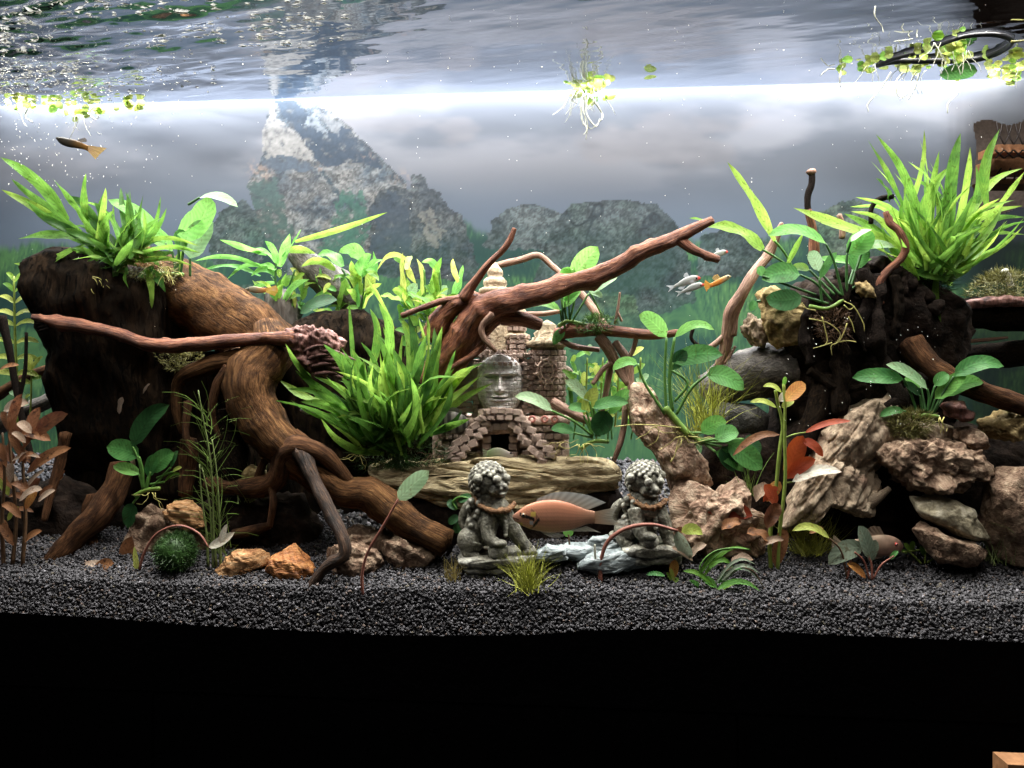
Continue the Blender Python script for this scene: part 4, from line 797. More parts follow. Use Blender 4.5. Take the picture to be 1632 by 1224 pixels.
mb = MB(); solid(mb, [(200, 880), (206, 845), (232, 800), (260, 812), (275, 838), (330, 840), (345, 880), (300, 905), (240, 908), (205, 905)], .11, .022, 83, .006, 45, .6, 5, ridge=.006, pits=.004); mb.build('base', M['brownrock'], pw)
rock('mossy_root_rock', 'small olive brown stone under the dark roots left of centre', [(380, 752), (398, 740), (425, 748), (428, 768), (395, 772)], .115, .014, M['yellowrock'], seed=84, amp=.003, freq=50, sub=4)
gs = 'pale striped stones between the lions'
for nm, lab, poly, t, sd in [('pale_stone', 'pale white veined stone right behind the bright grass tuft', [(852, 882), (872, 868), (900, 872), (905, 888), (880, 895), (856, 894)], .062, 85), ('pale_stone', 'flat grey pale stone behind thin sprout between lions', [(880, 880), (905, 868), (950, 870), (975, 878), (960, 890), (905, 892)], .075, 86),
                         ('pale_stone', 'small white speckled stone below tail of orange fish', [(932, 868), (945, 857), (970, 856), (986, 865), (982, 876), (950, 878)], .08, 87), ('pale_stone', 'largest grey striped stone lying at foot of second lion', [(918, 902), (935, 888), (965, 878), (1000, 874), (1025, 888), (1050, 898), (1035, 908), (990, 908), (940, 912)], .058, 88)]:
    rock(nm, lab, poly, t, .016, M['greystone'], 'stone', gs, seed=sd, facets=6, amp=.0025, freq=40, sub=5, strata=.001, sdir=(-.3, -.3, 1), sfreq=200, e=.55, ledge=.0035, lfreq=230)

# ================================================================ temple ornament
tt = .2
tp_ = thing('temple_ornament', 'miniature brick temple ruin with carved stone face, towers and tall tan spire', 'aquarium ornament', P(800, 730, tt))
sT = mpp(800, tt)
def brick_meshes(mat, n=5):
    out = []
    for k in range(n):
        bm = bmesh.new(); bmesh.ops.create_cube(bm, size=1)
        bmesh.ops.bevel(bm, geom=list(bm.edges), offset=.12, segments=1, affect='EDGES')
        for v in bm.verts: v.co += Vector((random.uniform(-.07, .07), random.uniform(-.07, .07), random.uniform(-.09, .09)))
        me = bpy.data.meshes.new('brick'); bm.to_mesh(me); bm.free(); me.materials.append(mat); out.append(me)
    return out
BR = brick_meshes(M['temple'])
def brick(px, py, wpx, hpx, dpx, dt, rz=0.0, ry=0.0):
    o = bpy.data.objects.new('brick', random.choice(BR)); COL.objects.link(o); o.parent = tp_
    o.location = P(px, py, tt + dt) - tp_.location; o.scale = (wpx * sT, dpx * sT, hpx * sT); o.rotation_euler = (random.uniform(-.04, .04), ry + random.uniform(-.03, .03), rz)
def slab(name, x0, x1, y0, y1, t0, t1, mat=None, seed=0, amp=.0015):
    cx, cy = (x0 + x1) / 2, (y0 + y1) / 2; mb = MB()
    solid(mb, [(x0, y0), (cx, y0), (x1, y0), (x1, cy), (x1, y1), (cx, y1), (x0, y1), (x0, cy)], tt + (t0 + t1) / 2, (t1 - t0) / 2, seed, amp, 90, .35, 4)
    return mb.build(name, mat or M['temple'], tp_)
def lathe(name, px, prof, dt, mat, seg=18, rough=.05, ribs=0):
    mb = MB(); c = P(px, 0, tt + dt)
    for i, (py, r) in enumerate(prof):
        z = P(px, py, tt + dt).z
        for j in range(seg):
            a = j / seg * 6.2832; k = 1 + rough * noise.noise(Vector((math.cos(a) * 3, math.sin(a) * 3, i * .7 + px))) + (ribs * (j % 2) if r > 5 else 0)
            mb.v.append(Vector((c.x + math.cos(a) * r * sT * k, c.y + math.sin(a) * r * sT * k, z + random.uniform(-.3, .3) * sT)))
    for i in range(len(prof) - 1):
        for j in range(seg):
            a = i * seg + j; b = i * seg + (j + 1) % seg; mb.f.append((a + seg, b + seg, b, a))
    return mb.build(name, mat, tp_)
slab('plinth', 692, 776, 676, 734, -.02, .06, seed=1); slab('plinth', 822, 905, 676, 734, -.02, .06, seed=2)
slab('ledge', 688, 780, 662, 676, -.03, .06, seed=3); slab('ledge', 812, 908, 660, 674, -.03, .06, seed=4)
slab('gate_lintel', 762, 834, 650, 690, -.036, .03, seed=5)
slab('gate_recess', 776, 820, 688, 732, .02, .05, M['darkrock'], 6)
for r, y in enumerate((683, 695, 708, 723)):
    h = (10, 10, 12, 14)[r]
    for x0, x1 in ((694, 768), (828, 904)):
        n = 6; wq = (x1 - x0) / n
        for k in range(n): brick(x0 + (k + .5 + (.25 if r % 2 else -.1)) * wq, y, wq * .92, h * .86, 14, -.022 + random.uniform(-.002, .001))
for side in (-1, 1):                                                   # two stepped ramps of bigger stones beside the gate
    for k in range(7):
        f = k / 6; x = 797 + side * (34 + 48 * f); y = 668 + 58 * f
        for j in range(2): brick(x + j * side * -13 + random.uniform(-2, 2), y + j * 9 + random.uniform(-2, 2), 15, 11, 18, -.042 - .012 * f, ry=side * .35 + random.uniform(-.2, .2))
for x in (776, 818):
    for k in range(4): brick(x, 688 + k * 12, 13, 10, 14, -.036)
for k in range(4): brick(779 + k * 12, 678 + abs(k - 1.5) * 3, 12, 10, 15, -.04)
for k, (x, y) in enumerate([(776, 656), (788, 654), (800, 654), (812, 655), (823, 657), (770, 666), (783, 665), (797, 664), (811, 665), (826, 667)]): brick(x, y, 12, 8.5, 16, -.045)
for x in (698, 714, 848, 868, 884):
    mb = MB(); c = P(x, 668, tt - .034); n1 = 14
    pts = [(c.x + math.cos(a) * 4.2 * sT, c.y - .001, c.z + math.sin(a) * 4.2 * sT, 1.9 * sT) for a in [i / n1 * 6.2832 for i in range(n1 + 1)]]
    tube(mb, pts, 14, 6, .05); mb.build('rosette', M['rosette'], tp_)
# face tower
slab('face_tower', 754, 838, 572, 662, -.01, .05, seed=7)
mb = MB(); nu, nv = 110, 140
def g2(u, v, u0, v0, su, sv): return math.exp(-((u - u0) / su) ** 2 - ((v - v0) / sv) ** 2)
fc = P(797, 613, tt - .012); hw, hh = 37 * sT, 48 * sT
for j in range(nv + 1):
    for i in range(nu + 1):
        u_ = -1 + 2 * i / nu; v_ = -1 + 2 * j / nv
        wv = math.sqrt(max(0, 1 - abs(v_) ** 3.2)) * (1 - .12 * max(0, -v_)); uu_ = u_ * wv; au = abs(uu_)
        y = .62 * math.sqrt(max(0, 1 - u_ * u_ * .98))
        y += .34 * g2(uu_, v_, 0, .02, .10 + .05 * max(0, .2 - v_), .30) + .22 * g2(uu_, v_, 0, -.14, .15, .10) + .12 * g2(au, v_, .15, -.16, .07, .06)
        y += .24 * g2(au, v_, .36, .38, .26, .055) + .10 * g2(au, v_, .14, .36, .10, .06) - .34 * g2(au, v_, .36, .24, .20, .085) + .20 * g2(au, v_, .37, .205, .15, .05)
        y += .17 * g2(au, v_ + .05 * au, .10, -.37, .26, .042) + .19 * g2(au, v_ - .02, .08, -.50, .22, .055) - .20 * g2(uu_, v_ - .07 * au, 0, -.435, .34, .028) - .07 * g2(au, v_, .42, -.40, .10, .10)
        y += .14 * g2(uu_, v_, 0, -.78, .26, .14) + .10 * g2(au, v_, .55, -.12, .22, .24) + .10 * g2(uu_, v_, 0, .66, .6, .1)
        row = math.floor(v_ * 7.5 + 40); gx_ = (uu_ * 4.2 + (row % 2) * .5) % 1; gz_ = (v_ * 7.5) % 1
        if min(gx_, 1 - gx_) < .05 or min(gz_, 1 - gz_) < .08: y -= .035
        y += .02 * noise.noise(Vector((uu_ * 9, v_ * 9, 2)))
        mb.v.append(Vector((fc.x + uu_ * hw, fc.y - y * 34 * sT, fc.z + v_ * hh)))
for j in range(nv):
    for i in range(nu):
        a = j * (nu + 1) + i; mb.f.append((a, a + 1, a + nu + 2, a + nu + 1))
mb.build('face', M['templeface'], tp_)
for r in range(4):
    n = 9 - (r == 3)
    for k in range(n):
        f = (k + .5 + .3 * (r % 2)) / n; brick(762 + 70 * f, 580 - r * 6.4, 7.4, 6.0, 12, -.0285 + .024 * (2 * f - 1) ** 2 + .004 * r, rz=(f - .5) * .5)
for r in range(13):
    for x, d in ((757, -.014), (836, -.014)): brick(x + (r % 2) * 3, 580 + r * 6.8, 9, 6, 10, d)
for cx_, x0_, x1_ in ((843, 836, 850), (745, 736, 754), (722, 700, 736)):       # carved columns beside the face
    for r in range(10):
        n_ = 1 if x1_ - x0_ < 20 else 2
        for k in range(n_): brick(x0_ + (x1_ - x0_) * (k + .5) / n_, 576 + r * 8.6, (x1_ - x0_) / n_ * (.95 if r % 3 else 1.2), 7.4, 13, -.006 if cx_ > 800 else .0)
for cx_ in (762, 776, 818, 832):
    for r in range(4): brick(cx_, 536 + r * 8, 10, 7.2, 12, .006)
for k in range(9): brick(752 + k * 11, 566 + (k % 2), 10, 7, 14, -.008)
# side towers with stacked round tops
for cx, top, dt_, rad in ((872, 548, .012, 29), (718, 556, .015, 26)):
    lathe('tower', cx, [(662, rad), (620, rad), (580, rad - 1), (top + 6, rad - 2), (top + 4, rad + 5), (top - 3, rad + 6), (top - 6, rad - 4), (top - 10, rad - 5), (top - 11, rad - 9), (top - 17, rad - 7), (top - 22, rad - 13), (top - 23, rad - 15), (top - 29, rad - 14), (top - 33, rad - 19), (top - 38, 1)], dt_, M['templetop'], 24, .05)
    for r in range(11 if cx > 800 else 6):
        for k in range(7):
            a = -math.pi / 2 + (k - 3 + .4 * (r % 2)) * .36; y = top + 14 + r * (9.3 if cx > 800 else 9)
            if y > 655: continue
            px_ = cx + math.cos(a) * rad; dtt = dt_ + math.sin(a) * rad * sT
            brick(px_, y, rad * .33, 7.6, 6, dtt, rz=a + math.pi / 2)
mb = MB()
c = P(872, 592, tt + .012 - 31 * sT)
for rr_ in (15, 10): tube(mb, [(c.x + math.cos(a) * rr_ * sT, c.y, c.z + math.sin(a) * rr_ * 1.25 * sT, 1.7 * sT) for a in [i / 16 * 6.2832 for i in range(17)]], 32, 6, .1)
for k in range(10):
    a = k / 10 * 6.2832; tube(mb, [(c.x + math.cos(a) * 10 * sT, c.y, c.z + math.sin(a) * 12 * sT, 1.5 * sT), (c.x + math.cos(a + .2) * 17 * sT, c.y, c.z + math.sin(a + .2) * 21 * sT, 2.2 * sT), (c.x + math.cos(a + .1) * 21 * sT, c.y, c.z + math.sin(a + .1) * 25 * sT, .8 * sT)], 5, 6, .1)
mb.build('carved_flower', M['temple'], tp_)
lathe('middle_tower', 812, [(600, 30), (545, 29), (540, 34), (534, 34), (531, 27), (505, 25), (500, 28), (494, 27), (490, 20)], .04, M['templetop'], 24, .07)
lathe('spire_base', 789, [(560, 30), (505, 27), (495, 24), (478, 23), (468, 23)], .03, M['templetop'], 24, .07)
lathe('spire', 789, [(480, 20), (470, 22), (466, 26), (461, 26), (459, 21), (457, 17), (453, 19), (447, 18), (443, 14), (441, 11), (437, 13), (431, 12), (428, 9), (425, 7), (421, 4), (418, 1)], .03, M['templetop'], 28, .06, .04)
for r in range(6):
    for k in range(7):
        a = -math.pi / 2 + (k - 3 + .4 * (r % 2)) * .36; rad = 26 if r < 3 else 30; brick(812 + math.cos(a) * rad, 508 + r * 8 + (5 if r > 2 else 0), rad * .33, 6.8, 7, .04 + math.sin(a) * rad * sT, rz=a + math.pi / 2)
for k in range(14):
    a = math.pi * (1 + k / 13); brick(789 + math.cos(a) * 23, 472, 4, 9, 4, .03 + math.sin(a) * 23 * sT, rz=a + math.pi / 2)

# ================================================================ guardian lion statues
def ball(mb, c, r, sx=1, sy=1, sz=1, sub=3):
    V, Fc = ico(sub); b = len(mb.v)
    for v in V: mb.v.append(Vector((c[0] + v.x * r * sx, c[1] + v.y * r * sy, c[2] + v.z * r * sz)))
    mb.f += [tuple(b + i for i in f) for f in Fc]
def lion(label, t0, head, face, J):
    """head: centre pixel; face: unit direction of the muzzle (x, depth, up); J: joints in pixels (x, y, depth px, radius px)"""
    s = mpp(head[0], t0)
    def L(x, y, d=0): p = P(x, y, t0); return Vector((p.x, p.y + d * s, p.z))
    root = thing('lion_statue', label, 'statue', L(*J['foot']), 'pair of guardian lion statues'); mb = MB()
    for limb_ in J['limbs']:
        tube(mb, [tuple(L(x, y, d)) + (r * s,) for x, y, d, r in limb_], 12, 12, .06, head[0], 90)
    for x, y, d, r, ex, ez in J['lumps']: ball(mb, L(x, y, d), r * s, ex, 1, ez)
    H_ = L(head[0], head[1], 0); R = head[2] * s; f = Vector(face).normalized(); up = Vector((0, 0, 1)); rt = f.cross(up).normalized(); up = rt.cross(f)
    ball(mb, H_, R * .92)
    def hp(a, b, c, r, *e): ball(mb, H_ + f * a * R + rt * b * R + up * c * R, r * R, *e)
    hp(.60, 0, -.20, .64, 1, 1, .8); hp(1.10, 0, .06, .20); hp(1.06, .22, -.04, .15); hp(1.06, -.22, -.04, .15); hp(1.02, 0, -.30, .26, 1, 1.5, .5)        # muzzle, nose
    hp(.70, 0, -.62, .36, 1, 1, .6); hp(.45, 0, -.85, .34)                                                         # jaw, beard
    for q in (-1, 1):
        hp(.86, q * .36, .40, .22); hp(.98, q * .36, .20, .14); hp(.80, q * .40, -.22, .22); hp(.1, q * .92, .25, .26)    # brow, eye, cheek, ear
    n = 200
    for k in range(n):                                                # rows of curls over crown, back and sides
        z = 1 - 2 * (k + .5) / n; a = k * 2.39996; v = Vector((math.cos(a) * math.sqrt(1 - z * z), math.sin(a) * math.sqrt(1 - z * z), z))
        dfr = v.dot(f); du = v.dot(up)
        if (dfr > .22 and du < .52) or dfr > .7: continue
        ball(mb, H_ + v * R * .93, R * .135, sub=2)
    for x, y, d, r in J['curls']: ball(mb, L(x, y, d), r * s, sub=2)
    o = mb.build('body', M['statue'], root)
    md = o.modifiers.new('remesh', 'REMESH'); md.mode = 'VOXEL'; md.voxel_size = .0011; md.use_smooth_shade = True
    mb = MB(); x, y, d, r = J['ball']; c = L(x, y, d); V, Fc = ico(4)
    for v in V:
        k = 1 + .05 * math.sin(v.z * 22) * math.cos(math.atan2(v.y, v.x) * 9); mb.v.append(c + v * r * s * k)
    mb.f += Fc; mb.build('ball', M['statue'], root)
    mb = MB(); tube(mb, [tuple(L(x, y, d)) + (r * s,) for x, y, d, r in J['collar']], 40, 8, .45, 3, 320); mb.build('collar', M['collar'], root)
    for i, (poly, dep, nm) in enumerate(J['base']):
        mb = MB(); solid(mb, poly, t0, dep * s, 90 + i, .0016, 90, .42, 5, strata=.0006, sfreq=300); mb.build(nm, M['statue'], root)
lion('grey lion statue facing right with paw on ball, left of the orange fish', .07, (778, 766, 31), (.72, -.62, -.22), dict(foot=(790, 915, 0), ball=(795, 872, -26, 16),
    limbs=[[(762, 862, 8, 26), (768, 835, 4, 27), (778, 810, 0, 26), (783, 785, -2, 23)], [(800, 815, -10, 17), (816, 838, -12, 13), (830, 858, -14, 11), (842, 871, -18, 9)],
           [(782, 815, -16, 15), (779, 838, -24, 12), (783, 853, -30, 10), (794, 858, -34, 8)], [(752, 862, -12, 20), (750, 878, -18, 13), (764, 886, -24, 8)], [(748, 850, 6, 8), (738, 835, 8, 8), (742, 815, 8, 9), (754, 800, 6, 8)]],
    lumps=[(748, 858, -12, 19, 1, 1.1), (843, 874, -20, 10, 1.2, .8), (835, 876, -22, 6, 1, 1), (850, 876, -20, 6, 1, 1), (797, 857, -36, 9, 1.3, .7), (795, 808, -12, 18, 1, 1), (810, 884, 6, 14, 1.6, .6)],
    curls=[(752 + 4 * math.sin(k * 2.1), 795 + k * 6.5, -12 - 5 * math.cos(k), 6) for k in range(8)] + [(764 + 4 * math.sin(k * 1.7), 798 + k * 7, -20, 5.5) for k in range(6)] + [(806, 826 + k * 5, -24 - k, 4) for k in range(5)],
    collar=[(756, 792, -10, 4), (770, 803, -26, 4), (790, 809, -32, 4.5), (808, 807, -26, 4.5), (820, 800, -12, 4)],
    base=[([(728, 886), (750, 880), (800, 880), (853, 874), (855, 884), (840, 893), (790, 897), (735, 896)], 42, 'base_plate'), ([(735, 894), (800, 895), (846, 890), (842, 903), (800, 908), (740, 906)], 38, 'base_step'), ([(742, 904), (832, 903), (835, 922), (742, 922)], 34, 'base_foot')]))
lion('shaded grey lion statue with ball, right of the orange fish before red rock', .078, (1027, 764, 30), (.34, -.80, -.38), dict(foot=(1040, 885, 0), ball=(1030, 856, -26, 15),
    limbs=[[(1022, 850, 8, 28), (1022, 825, 4, 28), (1024, 805, 0, 26), (1027, 785, -2, 22)], [(1046, 810, -10, 15), (1056, 832, -14, 12), (1060, 852, -16, 10), (1066, 866, -20, 9)],
           [(1012, 808, -16, 15), (1014, 830, -24, 12), (1019, 846, -30, 10), (1028, 848, -36, 8)], [(998, 845, -10, 18), (992, 858, -16, 12), (1002, 866, -22, 8)], [(990, 838, 6, 7), (980, 830, 8, 7), (982, 812, 8, 8), (994, 800, 6, 7)]],
    lumps=[(994, 842, -10, 17, 1, 1.1), (1068, 868, -22, 9, 1.2, .8), (1030, 846, -38, 8, 1.3, .7), (1030, 808, -14, 18, 1, 1), (978, 852, 0, 8, 1, .8)],
    curls=[(996 + 3 * math.sin(k * 2.1), 792 + k * 6, -12 - 4 * math.cos(k), 5.5) for k in range(8)] + [(1006, 796 + k * 6.5, -20, 5) for k in range(6)] + [(1040, 820 + k * 5, -24 - k, 4) for k in range(4)],
    collar=[(1000, 788, -10, 4), (1012, 798, -24, 4), (1032, 803, -30, 4.5), (1050, 800, -22, 4.5), (1060, 794, -10, 4)],
    base=[([(985, 868), (1010, 862), (1060, 862), (1088, 862), (1092, 872), (1075, 880), (1030, 884), (992, 880)], 40, 'base_plate'), ([(995, 878), (1085, 876), (1082, 892), (1000, 894)], 36, 'base_foot')]))

# ================================================================ fish
def fish(name, label, prof, t, colf, fins, eye, group=None, yaw=0.0, mat='fish', fat=.34, cat='fish', eyer=3, iris=None, rows=30, seg=18):
    """prof: (x, top y, bottom y) pixels nose to tail; fins: (name, base pts, tip pts, colour)"""
    xs = [p[0] for p in prof]; x0, x1 = xs[0], xs[-1]; cx = (x0 + x1) / 2; s = mpp(cx, t)
    def Q(x, y, d=0): p = P(x, y, t); return Vector((p.x, p.y + d * s + (x - cx) * s * yaw, p.z))
    root = thing(name, label, cat, Q(cx, sum(prof[len(prof) // 2][1:]) / 2), group); mb = MB()
    K = catmull([(float(a), float(b), float(c)) for a, b, c in prof], rows)
    for i, (x, a, b) in enumerate(K):
        cy = (a + b) / 2; h = max(.4, (b - a) / 2); f_ = i / rows; wd = h * fat * (1.25 - .55 * f_)
        for j in range(seg):
            g = 2 * math.pi * j / seg; sn = math.sin(g); cs = math.cos(g)
            mb.v.append(Q(x, cy - sn * h, math.copysign(abs(cs) ** .9, cs) * wd)); mb.c.append(colf(f_, sn, x, cy - sn * h))
    for i in range(rows):
        for j in range(seg):
            a = i * seg + j; b = i * seg + (j + 1) % seg; mb.f.append((a, a + seg, b + seg, b))
    for i in (0, rows): mb.f.append(tuple(i * seg + j for j in (range(seg) if i else range(seg - 1, -1, -1))))
    mb.build('body', M[mat], root)
    for fn, base, tip, col in fins:
        mb = MB(); B = catmull([(a, b, 0.) for a, b in base], 20); T_ = catmull([(a, b, 0.) for a, b in tip], 20)
        for i in range(21):
            for k in range(7):
                q = k / 6; x = B[i][0] * (1 - q) + T_[i][0] * q; y = B[i][1] * (1 - q) + T_[i][1] * q
                mb.v.append(Q(x, y, math.sin(i * 1.4) * .5 * q + (1.2 * q if 'pelvic' in fn else 0))); r_ = .8 + .35 * (i % 2) - .1 * q; mb.c.append(tuple(c * r_ for c in (col(q) if callable(col) else col)))
        for i in range(20):
            for k in range(6):
                a = i * 7 + k; mb.f.append((a, a + 1, a + 8, a + 7))
        mb.build(fn, M['fin'], root)
    if eye:
        for sd in (-1, 1):
            r = eyer * s; i = min(range(len(K)), key=lambda q: abs(K[q][0] - eye[0])); h = (K[i][2] - K[i][1]) / 2; cyy = (K[i][1] + K[i][2]) / 2
            dd = h * fat * 1.2 * math.sqrt(max(.05, 1 - ((eye[1] - cyy) / h) ** 2)); c = Q(eye[0], eye[1], sd * dd * .92)
            e_ = MB(); ball(e_, c, r, sub=2); ob = e_.build('eye', iris or M['eye'], root)
            if iris:
                e2 = MB(); ball(e2, c + Vector((0, sd * r * .55, 0)), r * .62, sub=2); e2.build('pupil', M['eye'], ob)
    return root
def lerp3(a, b, k): k = max(0, min(1, k)); return tuple(x + (y - x) * k for x, y in zip(a, b))
def cich(f, v, x, y):
    c = lerp3((.60, .30, .19), (.50, .20, .11), (v + .3) * .9); c = lerp3(c, (.62, .40, .28), max(0, -v - .3) * 1.3); c = lerp3(c, (.50, .29, .19), (f - .75) * 3)
    if f < .27: c = lerp3((.40, .22, .15), c, (f - .05) * 5)
    if f > .24:                                                        # rows of scales with darker rims
        a = math.asin(max(-1, min(1, v))) * 7.5; r_ = math.floor(a); q = (x / 4.0 + .5 * (r_ % 2)) % 1; e_ = math.hypot((q - .72) * 1.25, (a - r_ - .5) * 1.1)
        k = max(0, min(1, (e_ - .38) * 5)); c = lerp3(tuple(z * 1.1 for z in c), tuple(z * .78 for z in c), k)
    g = abs(math.hypot((x - 838) / 17.5, (y - 826) / 17) - 1)
    if x > 846 and g < .10: c = lerp3((.16, .08, .05), c, g * 9)                                                          # rim of the gill cover
    if abs(y - (825 + (x - 818) * .28)) < .8 and x < 827: c = (.10, .05, .035)                                             # mouth
    if 828 < x < 852 and abs(y - (819 + (x - 830) * .34)) < 2.8: c = (.012, .012, .014)                                # dark streak through the eye
    if 850 < x < 860 and abs(y - (832 - (x - 854) * 1.2)) < 3.2: c = (.015, .015, .02)
    if 846 < x < 854 and abs(y - 818) < 3.2: c = (.62, .45, .10)
    if 844 < x < 850 and abs(y - 832) < 3: c = (.50, .52, .62)
    if 823 < x < 833 and y > 832: c = (.65, .55, .12)
    return c
FG = (.50, .42, .33)
fish('orange_fish', 'large salmon orange fish with dark eye streak hovering between two lion statues', [(817, 822, 826), (821, 818, 831), (829, 812, 836), (840, 805, 841), (854, 800, 845), (870, 797, 848), (888, 797, 848), (905, 801, 846), (921, 807, 841), (934, 812, 836), (948, 815, 833)], .045, cich,
     [('dorsal_fin', [(852, 803), (880, 799), (910, 803), (936, 813)], [(856, 795), (888, 784), (932, 788), (966, 801)], lambda q: lerp3(FG, (.5, .5, .47), q)),
      ('tail_fin', [(945, 816), (948, 822), (948, 828), (945, 834)], [(984, 808), (978, 818), (978, 828), (1000, 839)], lambda q: lerp3((.42, .25, .15), (.45, .44, .36), q)),
      ('anal_fin', [(908, 845), (918, 843), (928, 840), (934, 838)], [(915, 847), (930, 847), (945, 847), (958, 849)], (.40, .37, .30)),
      ('pelvic_fin', [(860, 846), (866, 847), (872, 847), (878, 847)], [(868, 852), (880, 857), (892, 857), (902, 853)], (.42, .38, .33)),
      ('pectoral_fin', [(862, 826), (863, 830), (864, 833), (864, 836)], [(876, 826), (880, 831), (879, 836), (874, 840)], (.45, .25, .15))], (834, 820), eyer=4.2, iris=plain('eye_ring', (.18, .12, .07), .2), rows=150, seg=72)
def tet(f, v, x, y): return lerp3((.65, .06, .045), lerp3((.34, .35, .33), (.5, .5, .47), -v), (f - .14) * 9)
gt_ = 'silver tetras with red noses'
for lab, ox, oy, t, k, yw in (('silver red nosed tetra swimming right, above the other tetra, near branch fork', 1097, 447, .17, 1, .1), ('silver red nosed tetra just behind the small orange fish', 1106, 457, .165, .85, .1), ('silver red nosed tetra half hidden behind the fork tip of centre branch', 1146, 404, .2, .72, 0)):
    pr = [(20, -1, 1), (15, -5, 3), (6, -7, 6), (-6, -5, 7), (-16, 0, 7), (-24, 4, 8)]
    q = lambda x, y: (ox + x * k, oy + y * k - x * k * .18)
    fish('tetra', lab, [(q(x, a)[0], q(x, a)[1], q(x, b)[1]) for x, a, b in pr], t, tet, [('tail_fin', [q(-23, 4), q(-24, 6), q(-24, 8)], [q(-36, 2), q(-30, 7), q(-33, 13)], (.55, .55, .55)), ('dorsal_fin', [q(2, -6), q(-2, -6), q(-5, -5)], [q(-2, -13), q(-6, -12), q(-8, -8)], (.5, .5, .5)), ('anal_fin', [q(-4, 7), q(-9, 7), q(-14, 7)], [q(-8, 13), q(-13, 12), q(-17, 10)], (.5, .5, .5))], q(13, -1), gt_, yw, 'fishs', .36, eyer=1.6 * k)
def gup(f, v, x, y): return lerp3((.45, .38, .22), (.58, .24, .05), (f - .25) * 4)
fish('guppy', 'small bright orange guppy with fan tail swimming right beside tetras', [(1165, 440, 442), (1160, 438, 446), (1152, 441, 451), (1144, 445, 455), (1137, 449, 457), (1131, 452, 459)], .16, gup, [('tail_fin', [(1132, 452), (1131, 455), (1131, 458)], [(1124, 446), (1122, 455), (1126, 465)], (.62, .26, .03)), ('dorsal_fin', [(1148, 443), (1144, 445), (1140, 448)], [(1144, 437), (1138, 439), (1135, 444)], (.5, .3, .1))], (1160, 441), None, 0, 'fishs', eyer=1.4)
def dgup(f, v, x, y): return lerp3((.035, .03, .022), (.22, .11, .025), (f - .45) * 2.2)
fish('guppy', 'dark guppy with amber tail swimming near the surface at upper left', [(89, 219, 221), (96, 218, 229), (107, 220, 234), (120, 223, 236), (132, 228, 238), (140, 232, 241)], .1, dgup, [('tail_fin', [(137, 231), (139, 235), (139, 240)], [(170, 236), (160, 245), (152, 254)], lambda q: lerp3((.30, .15, .03), (.55, .34, .06), q)), ('dorsal_fin', [(122, 224), (126, 225), (130, 227)], [(134, 219), (138, 222), (138, 226)], (.12, .08, .03))], (95, 221), None, 0, 'fishs', eyer=1.4)
fish('guppy', 'olive guppy with orange tail resting over the speckled stump', [(391, 460, 462), (398, 457, 465), (406, 456, 467), (415, 458, 467), (424, 459, 466)], .2, lambda f, v, x, y: lerp3((.22, .20, .13), (.45, .2, .05), (f - .5) * 2), [('tail_fin', [(423, 459), (424, 462), (423, 466)], [(440, 455), (443, 463), (438, 472)], (.5, .25, .05))], (396, 460), None, 0, 'fishs', eyer=1.4)
def stripe(f, v, x, y): k = math.sin(f * 34); return (.05, .045, .04) if k > .1 else (.22, .20, .17)
fish('striped_fish', 'dark striped fish lurking between bright fern and temple ledge', [(748, 672, 676), (742, 664, 684), (730, 657, 690), (716, 655, 690), (706, 658, 686), (700, 664, 680)], .145, stripe, [('dorsal_fin', [(735, 660), (722, 656), (708, 660)], [(738, 655), (722, 649), (704, 655)], (.15, .14, .12))], (742, 670), None, 0, 'fishs', eyer=2.2)
fish('silver_fish', 'small silvery fish in the dark hollow behind long root', [(478, 653, 655), (484, 650, 659), (490, 650, 661), (496, 653, 660)], .17, lambda f, v, x, y: (.2, .17, .17), [('tail_fin', [(496, 654), (496, 657), (496, 660)], [(504, 650), (501, 657), (503, 663)], (.2, .17, .17))], (482, 653), None, 0, 'fishs', eyer=1.2)
fish('grey_fish', 'small grey fish peeking from behind the right side of the temple tower', [(914, 592, 596), (909, 586, 603), (902, 582, 606), (893, 583, 605), (885, 587, 600)], .235, lambda f, v, x, y: (.22, .17, .13), [('tail_fin', [(886, 588), (885, 594), (886, 600)], [(876, 585), (878, 594), (876, 603)], (.2, .16, .12))], (909, 592), None, 0, 'fishs', eyer=2)
fish('white_fish', 'whitish fish with greenish back resting in the temple gateway', [(818, 725, 729), (810, 719, 733), (798, 714, 734), (786, 714, 732), (776, 719, 730)], .15, lambda f, v, x, y: lerp3((.36, .31, .27), (.20, .28, .12), f * 1.3 - .3), [('tail_fin', [(777, 719), (776, 724), (777, 729)], [(768, 714), (770, 724), (768, 734)], (.4, .45, .3))], (814, 722), None, 0, 'fishs', eyer=1.8)
fish('pale_fish', 'pale pinkish fish with a red eye resting on gravel beneath the tan arched rock', [(1446, 872, 877), (1440, 864, 883), (1428, 857, 887), (1408, 853, 887), (1386, 854, 882), (1364, 857, 876), (1346, 861, 870), (1336, 863, 868)], .085, lambda f, v, x, y: tuple(q * (.8 + .5 * noise.noise(Vector((x * .11, y * .16, 3)))) for q in lerp3((.50, .25, .19), (.50, .37, .26), f * 1.4 + .3 * v)), [('tail_fin', [(1338, 862), (1337, 866), (1338, 869)], [(1322, 848), (1318, 864), (1324, 884)], (.5, .38, .27)), ('dorsal_fin', [(1412, 854), (1400, 854), (1386, 855)], [(1404, 840), (1388, 839), (1376, 848)], (.5, .36, .26)), ('pectoral_fin', [(1416, 878), (1411, 881), (1406, 883)], [(1408, 890), (1398, 891), (1392, 888)], (.5, .36, .26))], (1429, 868), None, .25, 'fishs', .5, eyer=3, iris=plain('red_eye', (.6, .08, .06), .2))

